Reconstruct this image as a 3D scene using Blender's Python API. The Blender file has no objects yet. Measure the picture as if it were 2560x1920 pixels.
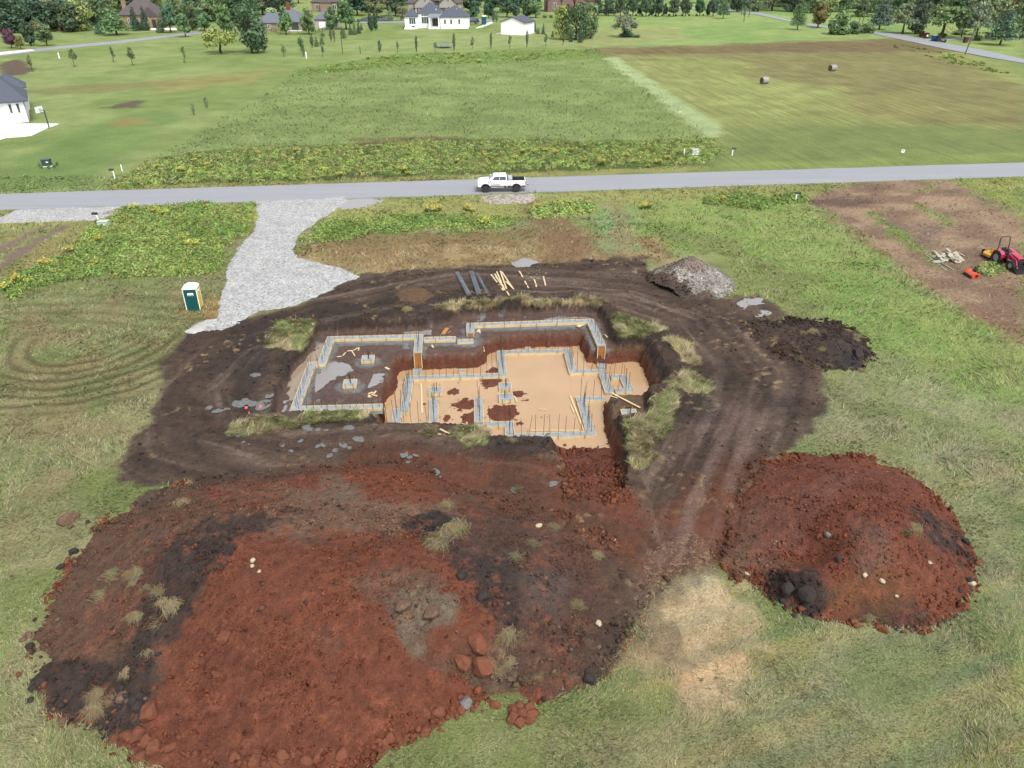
import bpy, math, random
import numpy as np
from mathutils import Vector, Matrix
random.seed(7)
RNG = np.random.default_rng(11)
PI = math.pi
scene = bpy.context.scene
col = scene.collection

# ------------------------------------------------------------------ camera, sky, sun, exposure
FPX, PITCH, CAMH = 1880.0, math.radians(30.13), 28.5      # focal length in photo pixels, tilt down, drone height
cam_d = bpy.data.cameras.new('camera')
cam_d.sensor_width = 36.0
cam_d.lens = 36.0 * FPX / 2560.0
cam_d.clip_end = 8000
cam = bpy.data.objects.new('camera', cam_d)
col.objects.link(cam)
cam.location = (0, 0, CAMH)
cam.rotation_euler = (PI / 2 - PITCH, 0, 0)
scene.camera = cam

SUN_EL, SUN_AZ = math.radians(56), math.radians(150)        # azimuth clockwise from +Y
world = bpy.data.worlds.new('World')
scene.world = world
world.use_nodes = True
nt = world.node_tree
sky = nt.nodes.new('ShaderNodeTexSky')
sky.sky_type = 'NISHITA'
sky.sun_disc = False
sky.sun_elevation = SUN_EL
sky.sun_rotation = SUN_AZ
sky.air_density, sky.dust_density, sky.ozone_density = 1.0, 4.0, 1.0
hsv = nt.nodes.new('ShaderNodeHueSaturation')               # thin high cloud: greyer than a clear sky
hsv.inputs['Saturation'].default_value = 0.2
nt.links.new(sky.outputs[0], hsv.inputs['Color'])
bgn = nt.nodes['Background']
nt.links.new(hsv.outputs[0], bgn.inputs['Color'])
bgn.inputs['Strength'].default_value = 0.14
sun_d = bpy.data.lights.new('sun', 'SUN')
sun_d.energy = 1.5
sun_d.angle = math.radians(14)
sun_d.color = (1.0, 0.985, 0.96)
sun = bpy.data.objects.new('sun', sun_d)
col.objects.link(sun)
sd = Vector((math.sin(SUN_AZ) * math.cos(SUN_EL), math.cos(SUN_AZ) * math.cos(SUN_EL), math.sin(SUN_EL)))
sun.rotation_euler = (-sd).to_track_quat('-Z', 'Y').to_euler()
sun.location = sd * 100
vs = scene.view_settings
vs.view_transform = 'Standard'
vs.look = 'None'
vs.gamma = 1.0
vs.use_curve_mapping = False
vs.exposure = 1.0

# ------------------------------------------------------------------ small helpers
S = 2560.0 / 2212.0
def G(px, py, z=0.0):
    """photo pixel (2560 wide) -> point at height z"""
    a = (px - 1280) / FPX; b = (960 - py) / FPX
    dy = math.cos(PITCH) + b * math.sin(PITCH); dz = -math.sin(PITCH) + b * math.cos(PITCH)
    t = (z - CAMH) / dz
    return Vector((a * t, dy * t, z))
def GV(px, py, z=0.0):
    return G(px * S, py * S, z)
def mpp(px, py, z=0.0):
    """metres per photo pixel at a ground point"""
    p = G(px, py, z)
    zc = p.y * math.cos(PITCH) + (CAMH - z) * math.sin(PITCH)
    return zc / FPX
def s2l(c):
    return tuple(((v / 255.0) / 12.92 if v / 255.0 <= 0.04045 else (((v / 255.0) + 0.055) / 1.055) ** 2.4) for v in c)
K = 0.55
def C(r, g, b, k=K):
    return tuple(v * k for v in s2l((r, g, b)))

def _hash(ix, iy, seed):
    h = (ix.astype(np.int64) * 374761393 + iy.astype(np.int64) * 668265263 + seed * 982451653) & 0x7fffffff
    h = (h ^ (h >> 13)) * 1274126177 & 0x7fffffff
    h = (h ^ (h >> 16)) & 0xffff
    return h / 65535.0
def vnoise(x, y, seed=0):
    ix = np.floor(x); iy = np.floor(y)
    fx = x - ix; fy = y - iy
    ux = fx * fx * (3 - 2 * fx); uy = fy * fy * (3 - 2 * fy)
    a = _hash(ix, iy, seed); b = _hash(ix + 1, iy, seed); c = _hash(ix, iy + 1, seed); d = _hash(ix + 1, iy + 1, seed)
    return (a * (1 - ux) + b * ux) * (1 - uy) + (c * (1 - ux) + d * ux) * uy
def fbm(x, y, o=4, seed=0, gain=0.5):
    s = 0.0; amp = 1.0; tot = 0.0
    for i in range(o):
        s = s + amp * vnoise(x * 2.03 ** i + i * 17.3, y * 2.03 ** i - i * 9.7, seed + i * 31)
        tot += amp; amp *= gain
    return s / tot * 2 - 1
def smooth(a, b, x):
    t = np.clip((x - a) / (b - a), 0, 1)
    return t * t * (3 - 2 * t)
def sdpoly(x, y, poly):
    """signed distance, negative inside"""
    P = np.asarray(poly, float)
    d = np.full(x.shape, 1e18); inside = np.zeros(x.shape, bool)
    n = len(P)
    for i in range(n):
        ax, ay = P[i]; bx, by = P[(i + 1) % n]
        ex, ey = bx - ax, by - ay
        wx, wy = x - ax, y - ay
        t = np.clip((wx * ex + wy * ey) / (ex * ex + ey * ey + 1e-12), 0, 1)
        d = np.minimum(d, (wx - ex * t) ** 2 + (wy - ey * t) ** 2)
        if ay != by:
            inside ^= ((ay > y) != (by > y)) & (x < (bx - ax) * (y - ay) / (by - ay) + ax)
    d = np.sqrt(d)
    return np.where(inside, -d, d)
def polyline_sd(x, y, P):
    """distance to a polyline, signed side, and arc length of the foot point"""
    P = np.asarray(P, float)
    best = np.full(x.shape, 1e18); sgn = np.zeros(x.shape); arc = np.zeros(x.shape); acc = 0.0
    for i in range(len(P) - 1):
        ax, ay = P[i]; bx, by = P[i + 1]
        ex, ey = bx - ax, by - ay; L = math.hypot(ex, ey)
        wx, wy = x - ax, y - ay
        t = np.clip((wx * ex + wy * ey) / (L * L), 0, 1)
        d = (wx - ex * t) ** 2 + (wy - ey * t) ** 2
        m = d < best
        best = np.where(m, d, best); sgn = np.where(m, np.sign(ex * wy - ey * wx), sgn); arc = np.where(m, acc + t * L, arc)
        acc += L
    return np.sqrt(best) * sgn, arc
def PV(pts, z=0.0):
    return [tuple(GV(a, b, z)[:2]) for a, b in pts]
def PP(pts, z=0.0):
    return [tuple(G(a, b, z)[:2]) for a, b in pts]

# ------------------------------------------------------------------ scene graph helpers
def tag(o, label=None, cat=None, group=None, kind=None):
    if label: o['label'] = label
    if cat: o['category'] = cat
    if group: o['group'] = group
    if kind: o['kind'] = kind
    return o
def thing(name, label, cat, loc=(0, 0, 0), rz=0.0, group=None):
    o = bpy.data.objects.new(name, None)
    o.empty_display_size = 0.2
    col.objects.link(o)
    o.location = loc; o.rotation_euler = (0, 0, rz)
    return tag(o, label, cat, group)
def link_mesh(name, me, parent=None, loc=None, rot=None, scale=None):
    o = bpy.data.objects.new(name, me)
    col.objects.link(o)
    if parent: o.parent = parent
    if loc is not None: o.location = loc
    if rot is not None: o.rotation_euler = rot
    if scale is not None: o.scale = scale if hasattr(scale, '__len__') else (scale,) * 3
    return o
def copy_tree(o, parent=None):
    c = o.copy(); col.objects.link(c)
    if parent: c.parent = parent
    for ch in list(o.children): copy_tree(ch, c)
    return c
def np_mesh(name, V, F, mat, attrs=None, smooth_=False):
    """V (n,3) floats, F (m,k) ints"""
    me = bpy.data.meshes.new(name)
    V = np.ascontiguousarray(V, np.float32); F = np.ascontiguousarray(F, np.int32)
    k = F.shape[1]
    me.vertices.add(len(V)); me.vertices.foreach_set('co', V.ravel())
    me.loops.add(F.size); me.loops.foreach_set('vertex_index', F.ravel())
    me.polygons.add(len(F))
    me.polygons.foreach_set('loop_start', np.arange(len(F), dtype=np.int32) * k)
    if smooth_: me.polygons.foreach_set('use_smooth', np.ones(len(F), bool))
    for an, arr in (attrs or {}).items():
        at = me.attributes.new(an, 'FLOAT_COLOR', 'POINT')
        a4 = np.ones((len(V), 4), np.float32); a4[:, :arr.shape[1]] = arr
        at.data.foreach_set('color', a4.ravel())
    me.update(calc_edges=True)
    me.materials.append(mat)
    return me
class MB:
    def __init__(s): s.v = []; s.f = []
    def add(s, vs, fs):
        n = len(s.v); s.v += [tuple(p) for p in vs]; s.f += [tuple(i + n for i in f) for f in fs]; return s
    def box(s, c, d, rz=0.0, M=None):
        hx, hy, hz = d[0] / 2, d[1] / 2, d[2] / 2
        vs = [Vector((x, y, z)) for z in (-hz, hz) for x, y in ((-hx, -hy), (hx, -hy), (hx, hy), (-hx, hy))]
        R = M if M is not None else Matrix.Rotation(rz, 3, 'Z')
        vs = [R @ p + Vector(c) for p in vs]
        return s.add(vs, [(3, 2, 1, 0), (4, 5, 6, 7), (0, 1, 5, 4), (1, 2, 6, 5), (2, 3, 7, 6), (3, 0, 4, 7)])
    def beam(s, a, b, w, h, up=(0, 0, 1)):
        a = Vector(a); b = Vector(b); d = (b - a); L = d.length; d.normalize()
        u = Vector(up)
        if abs(d.dot(u)) > 0.98: u = Vector((1, 0, 0))
        x = d.cross(u).normalized(); z = x.cross(d).normalized()
        vs = []
        for p in (a, b):
            for i, j in ((-1, -1), (1, -1), (1, 1), (-1, 1)):
                vs.append(p + x * (i * w / 2) + z * (j * h / 2))
        return s.add(vs, [(3, 2, 1, 0), (4, 5, 6, 7), (0, 1, 5, 4), (1, 2, 6, 5), (2, 3, 7, 6), (3, 0, 4, 7)])
    def tube(s, a, b, r, n=8, r2=None, cap=True):
        a = Vector(a); b = Vector(b); d = (b - a).normalized()
        u = Vector((0, 0, 1)) if abs(d.z) < 0.95 else Vector((1, 0, 0))
        x = d.cross(u).normalized(); y = d.cross(x)
        r2 = r if r2 is None else r2
        vs = [a + (x * math.cos(2 * PI * i / n) + y * math.sin(2 * PI * i / n)) * r for i in range(n)]
        vs += [b + (x * math.cos(2 * PI * i / n) + y * math.sin(2 * PI * i / n)) * r2 for i in range(n)]
        fs = [(i, (i + 1) % n, n + (i + 1) % n, n + i) for i in range(n)]
        if cap: fs += [tuple(range(n - 1, -1, -1)), tuple(range(n, 2 * n))]
        return s.add(vs, fs)
    def path(s, pts, r, n=8):
        for a, b in zip(pts[:-1], pts[1:]): s.tube(a, b, r, n)
        return s
    def prism(s, poly, z0, z1):
        n = len(poly)
        a = sum(poly[i][0] * poly[(i + 1) % n][1] - poly[(i + 1) % n][0] * poly[i][1] for i in range(n))
        if a < 0: poly = poly[::-1]
        vs = [(p[0], p[1], z0) for p in poly] + [(p[0], p[1], z1) for p in poly]
        fs = [tuple(range(n - 1, -1, -1)), tuple(range(n, 2 * n))] + [(i, (i + 1) % n, n + (i + 1) % n, n + i) for i in range(n)]
        return s.add(vs, fs)
    def extrude_y(s, prof, y0, y1):
        """profile in x,z extruded along y"""
        n = len(prof)
        vs = [(p[0], y0, p[1]) for p in prof] + [(p[0], y1, p[1]) for p in prof]
        fs = [tuple(range(n)), tuple(range(2 * n - 1, n - 1, -1))] + [(i, n + i, n + (i + 1) % n, (i + 1) % n) for i in range(n)]
        return s.add(vs, fs)
    def lathe(s, prof, c, axis='Z', n=16, ring=False):
        """prof: list of (r, h)"""
        c = Vector(c); m = len(prof); vs = []
        for r, h in prof:
            for i in range(n):
                t = 2 * PI * i / n; p = (r * math.cos(t), r * math.sin(t), h)
                if axis == 'Y': p = (p[0], p[2], p[1])
                if axis == 'X': p = (p[2], p[0], p[1])
                vs.append(c + Vector(p))
        fs = []
        for j in range(m - 1):
            for i in range(n):
                q = (j * n + i, j * n + (i + 1) % n, (j + 1) * n + (i + 1) % n, (j + 1) * n + i)
                fs.append(q if axis != 'Y' else q[::-1])
        if ring:
            for i in range(n):
                q = ((m - 1) * n + i, (m - 1) * n + (i + 1) % n, (i + 1) % n, i); fs.append(q if axis != 'Y' else q[::-1])
        else: fs.append(tuple(range(n - 1, -1, -1))); fs.append(tuple(range((m - 1) * n, m * n)))
        return s.add(vs, fs)
    def mesh(s, name, mat, smooth_=False, bevel=0):
        me = bpy.data.meshes.new(name)
        me.from_pydata(s.v, [], s.f)
        me.materials.append(mat)
        if smooth_:
            me.polygons.foreach_set('use_smooth', np.ones(len(me.polygons), bool))
            try: me.set_sharp_from_angle(angle=math.radians(38))
            except Exception: pass
        me.update()
        return me
    def build(s, name, mat, parent=None, smooth_=False, bevel=0, **kw):
        o = link_mesh(name, s.mesh(name, mat, smooth_), parent, **kw)
        if bevel:
            b = o.modifiers.new('bevel', 'BEVEL'); b.width = bevel; b.segments = 2; b.limit_method = 'ANGLE'; b.angle_limit = math.radians(40)
        return o

# ------------------------------------------------------------------ materials
MATS = {}
def N(nt, typ, **kw):
    n = nt.nodes.new(typ)
    for k, v in kw.items():
        if k in n.inputs: n.inputs[k].default_value = v
        else: setattr(n, k, v)
    return n
def mth(nt, op, a, b=None, clamp=False):
    n = nt.nodes.new('ShaderNodeMath'); n.operation = op; n.use_clamp = clamp
    for i, v in enumerate((a, b)):
        if v is None: continue
        if isinstance(v, (int, float)): n.inputs[i].default_value = v
        else: nt.links.new(v, n.inputs[i])
    return n.outputs[0]
def mixc(nt, fac, a, b, blend='MIX'):
    n = nt.nodes.new('ShaderNodeMix'); n.data_type = 'RGBA'; n.blend_type = blend
    for i, v in ((0, fac), (6, a), (7, b)):
        if isinstance(v, (int, float)): n.inputs[i].default_value = v
        elif isinstance(v, tuple): n.inputs[i].default_value = (*v[:3], 1)
        else: nt.links.new(v, n.inputs[i])
    return n.outputs[2]
def noise(nt, vec, scale, detail=3.0, rough=0.55):
    n = N(nt, 'ShaderNodeTexNoise'); n.inputs['Scale'].default_value = scale
    n.inputs['Detail'].default_value = detail; n.inputs['Roughness'].default_value = rough
    if vec is not None: nt.links.new(vec, n.inputs['Vector'])
    return n.outputs['Fac']
def bump(nt, h, strength, dist, normal=None):
    b = N(nt, 'ShaderNodeBump'); b.inputs['Strength'].default_value = strength; b.inputs['Distance'].default_value = dist
    nt.links.new(h, b.inputs['Height'])
    if normal is not None: nt.links.new(normal, b.inputs['Normal'])
    return b.outputs['Normal']
def new_mat(name):
    m = bpy.data.materials.new(name); m.use_nodes = True
    nt = m.node_tree
    return m, nt, nt.nodes['Principled BSDF']
def mat(name, c, rough=0.6, metal=0.0, var=0.12, scale=6.0, bmp=0.0, spec=0.4, c2=None, coat=0.0):
    """plain procedural material: two tones mixed by object-space noise, optional relief"""
    if name in MATS: return MATS[name]
    m, nt, bs = new_mat(name)
    tc = N(nt, 'ShaderNodeTexCoord')
    f = noise(nt, tc.outputs['Object'], scale, 4.0, 0.6)
    lo = tuple(v * (1 - var) for v in c); hi = c2 or tuple(min(1, v * (1 + var)) for v in c)
    f2 = mth(nt, 'MULTIPLY_ADD', f, 2.2); f2.node.inputs[2].default_value = -0.6; f2.node.use_clamp = True
    nt.links.new(mixc(nt, f2, lo, hi), bs.inputs['Base Color'])
    bs.inputs['Roughness'].default_value = rough; bs.inputs['Metallic'].default_value = metal
    bs.inputs['Specular IOR Level'].default_value = spec
    if coat: bs.inputs['Coat Weight'].default_value = coat
    if bmp: nt.links.new(bump(nt, noise(nt, tc.outputs['Object'], scale * 4, 4.0, 0.6), 0.6, bmp), bs.inputs['Normal'])
    MATS[name] = m
    return m

def ground_material(name, fine=1.0):
    m, nt, bs = new_mat(name)
    tc = N(nt, 'ShaderNodeTexCoord'); P = tc.outputs['Object']
    a = N(nt, 'ShaderNodeAttribute', attribute_name='Col'); x = N(nt, 'ShaderNodeAttribute', attribute_name='Aux')
    sep = N(nt, 'ShaderNodeSeparateColor'); nt.links.new(x.outputs['Color'], sep.inputs[0])
    soil, wet, hay = sep.outputs[0], sep.outputs[1], sep.outputs[2]
    n1 = noise(nt, P, 0.35 * fine, 4, 0.6); n2 = noise(nt, P, 2.2 * fine, 5, 0.65); n3 = noise(nt, P, 9.0 * fine, 4, 0.7)
    c = a.outputs['Color']
    # grass: yellower and greener patches, dark gaps
    yel = mixc(nt, 1.0, c, (1.16, 1.04, 0.92), 'MULTIPLY'); grn = mixc(nt, 1.0, c, (0.82, 0.92, 0.86), 'MULTIPLY')
    gm = mixc(nt, mth(nt, 'SMOOTH_MIN', mth(nt, 'MULTIPLY', n2, 1.0), 1.0), grn, yel)
    t1 = mth(nt, 'MULTIPLY_ADD', n1, 0.9); t1.node.inputs[2].default_value = 0.55
    gfac = mth(nt, 'MULTIPLY_ADD', n3, 1.3); gfac.node.inputs[2].default_value = 0.35
    gm = mixc(nt, 1.0, gm, mixc(nt, 0.0, comb(nt, mth(nt, 'MULTIPLY', gfac, t1)), (0, 0, 0)), 'MULTIPLY')
    # soil: clods, with the shade of their crevices put into the colour
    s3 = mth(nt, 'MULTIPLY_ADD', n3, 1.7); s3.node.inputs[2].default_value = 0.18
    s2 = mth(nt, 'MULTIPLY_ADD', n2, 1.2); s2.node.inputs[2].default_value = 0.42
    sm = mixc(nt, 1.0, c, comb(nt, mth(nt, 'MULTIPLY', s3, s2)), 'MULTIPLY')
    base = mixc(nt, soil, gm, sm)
    # hay stubble in cut rows
    mp = N(nt, 'ShaderNodeMapping'); mp.inputs['Rotation'].default_value = (0, 0, math.radians(HAY_ROT)); mp.inputs['Scale'].default_value = (1.0, 30.0, 1); mp.vector_type = 'TEXTURE'
    nt.links.new(P, mp.inputs['Vector'])
    h1 = noise(nt, mp.outputs['Vector'], 1.5, 3, 0.7); h2 = noise(nt, P, 0.12, 3, 0.6)
    hh = mth(nt, 'SUBTRACT', mth(nt, 'MULTIPLY', h1, 3.4), mth(nt, 'MULTIPLY', h2, -0.8)); hh = mth(nt, 'SUBTRACT', hh, 1.75, True)
    hc = mixc(nt, hh, (0.74, 0.68, 0.62), (1.12, 1.12, 1.02)); hc = mixc(nt, hay, (1, 1, 1), hc)
    base = mixc(nt, 1.0, base, hc, 'MULTIPLY')
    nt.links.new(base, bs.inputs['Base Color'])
    wn = mth(nt, 'MULTIPLY', wet, mth(nt, 'MULTIPLY_ADD', n2, 1.0), True)
    r = mth(nt, 'MULTIPLY_ADD', wn, -0.55); r.node.inputs[2].default_value = 0.95
    nt.links.new(r, bs.inputs['Roughness'])
    bs.inputs['Specular IOR Level'].default_value = 0.25
    hgt = mth(nt, 'ADD', mth(nt, 'MULTIPLY', n2, 1.6), mth(nt, 'MULTIPLY', n3, 1.3))
    nt.links.new(bump(nt, hgt, 1.0, 0.11 / fine), bs.inputs['Normal'])
    return m
def comb(nt, v):
    n = N(nt, 'ShaderNodeCombineColor')
    for i in range(3): nt.links.new(v, n.inputs[i])
    return n.outputs[0]
HAY_ROT = 9.0

def vcol_mat(name, rough=0.8, transl=0.25, spec=0.15, var=0.0):
    m, nt, bs = new_mat(name)
    a = N(nt, 'ShaderNodeAttribute', attribute_name='Col')
    c = a.outputs['Color']
    oi = N(nt, 'ShaderNodeObjectInfo')
    if var:
        f = mth(nt, 'MULTIPLY_ADD', oi.outputs['Random'], var); f.node.inputs[2].default_value = 1 - var / 2
        c = mixc(nt, 1.0, c, comb(nt, f), 'MULTIPLY')
        hs = N(nt, 'ShaderNodeHueSaturation')
        h = mth(nt, 'MULTIPLY_ADD', mth(nt, 'FRACT', mth(nt, 'MULTIPLY', oi.outputs['Random'], 7.31)), 0.05); h.node.inputs[2].default_value = 0.475
        nt.links.new(h, hs.inputs['Hue']); nt.links.new(c, hs.inputs['Color']); c = hs.outputs[0]
    nt.links.new(c, bs.inputs['Base Color'])
    bs.inputs['Roughness'].default_value = rough; bs.inputs['Specular IOR Level'].default_value = spec
    if transl:
        tr = N(nt, 'ShaderNodeBsdfTranslucent'); nt.links.new(c, tr.inputs['Color'])
        mx = N(nt, 'ShaderNodeMixShader'); mx.inputs[0].default_value = transl
        nt.links.new(bs.outputs[0], mx.inputs[1]); nt.links.new(tr.outputs[0], mx.inputs[2])
        nt.links.new(mx.outputs[0], nt.nodes['Material Output'].inputs['Surface'])
    return m
# ------------------------------------------------------------------ ground: shape and colour as functions of place
TH = math.radians(6.6)                                   # the road runs 6.6 degrees off the picture's x axis
CT, ST = math.cos(TH), math.sin(TH)
def to_uv(x, y): return x * CT + y * ST, -x * ST + y * CT
def to_xy(u, v): return u * CT - v * ST, u * ST + v * CT
ROAD_V0, ROAD_V1 = 99.4, 106.9

UP_Z, BASE_Z, WATER_Z = -0.92, -2.32, -2.13
UPPER = PP([(799,834),(900,829),(994,826),(1054,827),(1112,812),(1160,798),(1298,786),(1383,781),(1465,781),(1492,787),(1512,812),(1530,850),(1543,868),(1500,890),(1500,1000),(1000,1040),(960,1047),(690,1052),(690,1043),(693,1018),(698,991),(720,956),(734,923),(766,894)], UP_Z)
BASEMENT = PP([(1006,926),(996,940),(992,976),(967,1005),(962,1060),(964,1098),(1080,1097),(1208,1100),(1232,1132),(1300,1136),(1372,1132),(1392,1112),(1422,1112),(1465,1119),(1490,1115),(1513,1090),(1511,1012)], WATER_Z) + [(G(1521,989,-.8).x, G(1521,989,-.8).y + .5), (G(1600,983,-.8).x + .6, G(1600,983,-.8).y + .5)] + PP([(1634,990),(1624,968),(1610,940),(1597,906),(1513,910),(1494,911),(1463,906),(1453,877),(1446,866),(1330,870),(1245,877),(1218,889),(1216,906),(1197,921)], WATER_Z)
PLATFORM = PP([(1523,988),(1600,983),(1610,1017),(1607,1041),(1595,1049),(1537,1053),(1533,1029)], -0.8)
RAMP = PP([(1388,1102),(1513,1095),(1535,1130)], -2.1) + PP([(1562,1225),(1500,1258),(1425,1225)], -0.1)
RAMP_Y0, RAMP_Y1 = G(1450, 1117, -2.2).y, G(1490, 1250, 0).y
YARD = PV([(250,990),(330,900),(345,790),(400,722),(460,702),(560,682),(640,662),(740,612),(780,592),(1000,573),(1250,561),(1395,553),(1410,600),(1500,640),(1640,636),(1710,680),(1640,700),(1720,760),(1782,800),(1786,870),(1750,930),(1700,975),(1660,1000),(1720,1050),(1700,1200),(1560,1215),(1530,1225),(1440,1290),(1390,1330),(1370,1390),(1330,1450),(1250,1480),(1000,1500),(500,1400),(300,1200),(300,1080),(400,1045),(270,1040)])
TRACK = PV([(1400,1300),(1430,1200),(1480,1060),(1560,900),(1600,800),(1500,690),(1350,640),(1000,622),(700,680),(500,750),(410,850),(430,940),(600,985),(900,975),(1150,1010),(1350,1090),(1420,1180)])
PUDDLES = [  # V outline, colour of the sheet of water comes from its own material
    ([(1108,566),(1125,557),(1150,556),(1162,565),(1145,574),(1115,574)], 0.0),
    ([(1588,652),(1610,640),(1650,640),(1660,655),(1640,668),(1605,668)], 0.0),
    ([(1645,668),(1668,672),(1655,685),(1632,682)], 0.0),
    ([(660,566),(690,570),(720,578),(680,582),(655,574)], 0.0),
    ([(735,438),(770,428),(830,432),(790,446),(740,452)], 0.0),
]
PUD_W = [PV(p) for p, _ in PUDDLES]
UPUD = [PP([(770,890),(800,858),(822,862),(802,900),(776,925),(740,985),(716,985),(712,968),(735,930)], UP_Z),
        PP([(815,900),(860,905),(880,925),(815,960),(788,978),(795,930)], UP_Z),
        PP([(1390,792),(1470,786),(1480,797),(1330,804)], UP_Z), PP([(1010,830),(1075,824),(1080,836),(1020,836)], UP_Z),
        PP([(935,935),(965,930),(955,955),(920,968)], UP_Z), PP([(700,1000),(735,990),(722,1020),(698,1045)], UP_Z)]
BERMS = [  # photo pixel, radius m, height m
    (1010, 738, 3.0, 0.30), (1160, 770, 2.2, 0.30), (1250, 762, 2.2, 0.28), (1330, 765, 2.4, 0.35), (1440, 740, 2.6, 0.3), (1235, 1112, 1.5, 0.25),
    (1310, 1145, 1.9, 0.35), (1120, 1085, 1.4, 0.12), (980, 1095, 1.4, 0.12), (1180, 1092, 1.4, 0.12), (1390, 1165, 1.6, 0.35),
    (700, 838, 2.2, 0.28), (1590, 1010, 1.2, 0.25), (1660, 960, 2.2, 0.35), (1690, 880, 2.0, 0.3), (1640, 1060, 2.4, 0.25), (1580, 820, 2.2, 0.3), (660, 1055, 1.8, 0.18), (800, 1045, 1.8, 0.15)]

FOOT = [  # photo-pixel centre line, height of the top, starter-bar length, label
    ([(1044,882),(1048,841),(827,846),(804,908),(779,910),(738,1022),(957,1016)], -.55, .75, 'U shaped wet concrete footing round the higher garage floor'),
    ([(1059,848),(1140,846)], -.62, .5, 'short concrete footing running right from the garage corner'),
    ([(1143,853),(1184,852)], -.78, .3, 'small low concrete step footing beside the corner block'),
    ([(1176,833),(1176,812),(1476,802),(1504,864)], -.55, .75, 'long concrete footing along the back bank with a right hand return'),
    ([(990,1063),(994,1027),(1011,1027),(1024,945),(1257,938),(1252,881),(1418,877),(1432,929),(1505,928),(1524,983)], -1.95, 1.7, 'stepped concrete footing winding round the flooded basement'),
    ([(1504,908),(1505,919)], -1.97, .0, 'stub of concrete footing under the right plywood bulkhead'),
    ([(1527,942),(1559,942),(1573,975),(1537,976)], -1.97, 1.3, 'square concrete footing loop in the flooded right corner'),
    ([(1513,997),(1451,997),(1478,1084),(1275,1091),(1273,1060),(1215,1062)], -1.95, 1.7, 'concrete footing along the front right of the basement'),
    ([(1085,995),(1084,1058)], -1.98, 1.4, 'left straight concrete strip standing in the muddy basement'),
    ([(1197,993),(1197,1056)], -1.98, 1.4, 'straight concrete strip beside the red clay island'),
    ([(1044,921),(1042,938)], -1.99, .0, 'stub of concrete footing under the left plywood bulkhead'),
    ([(1000,1064),(1078,1061)], -1.97, 1.6, 'concrete footing at the front left of the basement')]
PADS = [(920,896,-.55,.95,'concrete column pad in the garage near the scattered board scraps'), (875,957,-.55,.95,'concrete column pad in the garage near the front footing'), (1089,976,-1.9,1.0,'white topped concrete pad at the head of the left strip'),
    (1263,965,-1.92,.95,'concrete pad in the muddy basement, rear of the pair'), (1265,993,-1.92,1.05,'concrete pad in the muddy basement, front of the pair'), (1574,1034,-.55,1.05,'concrete pad on the raised ledge by the tall grass'),
    (1155,927,-1.98,.5,'small concrete block against the clay wall of the basement'), (1320,871,-1.98,.45,'small concrete block behind the back basement footing')]
FOOT_W = [[tuple(G(a, b, z)[:2]) for a, b in p] for p, z, _, _ in FOOT]
def pit_z(x, y):
    """excavated height (0 outside)"""
    z = np.zeros(x.shape)
    bb = (x > -24) & (x < 20) & (y > 30) & (y < 70)
    if not bb.any(): return z
    X = x[bb]; Y = y[bb]
    wob = fbm(X * 0.8, Y * 0.8, 3, 5) * 0.22 + fbm(X * 3.1, Y * 3.1, 3, 6) * 0.2
    n = fbm(X * 0.9, Y * 0.9, 4, 9); n2 = fbm(X * 3.3, Y * 3.3, 3, 10)
    d = sdpoly(X, Y, UPPER)
    fl = UP_Z + n * 0.035 + n2 * 0.02
    for p in UPUD: fl = fl - 0.07 * smooth(0.3, -0.3, sdpoly(X, Y, p) + wob * 2.4)
    zz = np.minimum(0.0, np.where(d < 0, fl, UP_Z + np.maximum(0, d + wob * 0.8) * 3.2))
    d = sdpoly(X, Y, PLATFORM)
    zz = np.minimum(zz, np.where(d < 0, -0.8 + n * 0.05, -0.8 + np.maximum(0, d + wob) * 1.7))
    d = sdpoly(X, Y, BASEMENT)
    isl = np.zeros(X.shape)
    for (px, py, r, h) in ((1255, 1033, 2.6, 0.26), (1180, 1045, 1.8, 0.26), (1295, 985, 1.5, 0.2), (1135, 978, 1.2, 0.2), (1230, 955, 1.9, 0.24), (1355, 1045, 1.6, 0.12), (1160, 1010, 2.0, 0.2), (1235, 925, 1.4, 0.2), (1120, 1045, 1.6, .16), (1310, 1000, 1.2, .14), (1300, 1060, 1.3, .12), (1150, 960, 1.0, .12), (1060, 1010, .9, .08), (1390, 1020, .8, .06)):
        q = G(px, py, WATER_Z); isl = np.maximum(isl, (h + .10) * np.exp(-((X - q.x) ** 2 + (Y - q.y) ** 2) / (r * r * 0.5)))
    fl = BASE_Z - 0.06 + isl + np.maximum(0, n) * 0.17 + np.maximum(-0.05, fbm(X * 5, Y * 5, 3, 12)) * (0.08 + 0.3 * isl)
    e = np.maximum(0, d + wob * 0.9)
    prof = np.where(e < 0.42, BASE_Z + e * 3.4, BASE_Z + 0.42 * 3.4 + (e - 0.42) * 1.35)
    zz = np.minimum(zz, np.where(d < -0.15, fl, prof))
    d = sdpoly(X, Y, RAMP)
    t = np.clip((Y - RAMP_Y1) / (RAMP_Y0 - RAMP_Y1), 0, 1)
    rz = -2.2 * t ** 0.9 + (n2 * 0.16 + n * .12) * (1 - t * 0.6)
    zz = np.minimum(zz, np.where(d < 0, rz, rz + np.maximum(0, d + wob) * 2.6))
    z[bb] = zz
    return z
def soil_mask(x, y):
    return smooth(0.35, -0.35, sdpoly(x, y, YARD) + fbm(x * 0.55, y * 0.55, 4, 21) * 0.9 + fbm(x * 3, y * 3, 2, 22) * 0.25)
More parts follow.
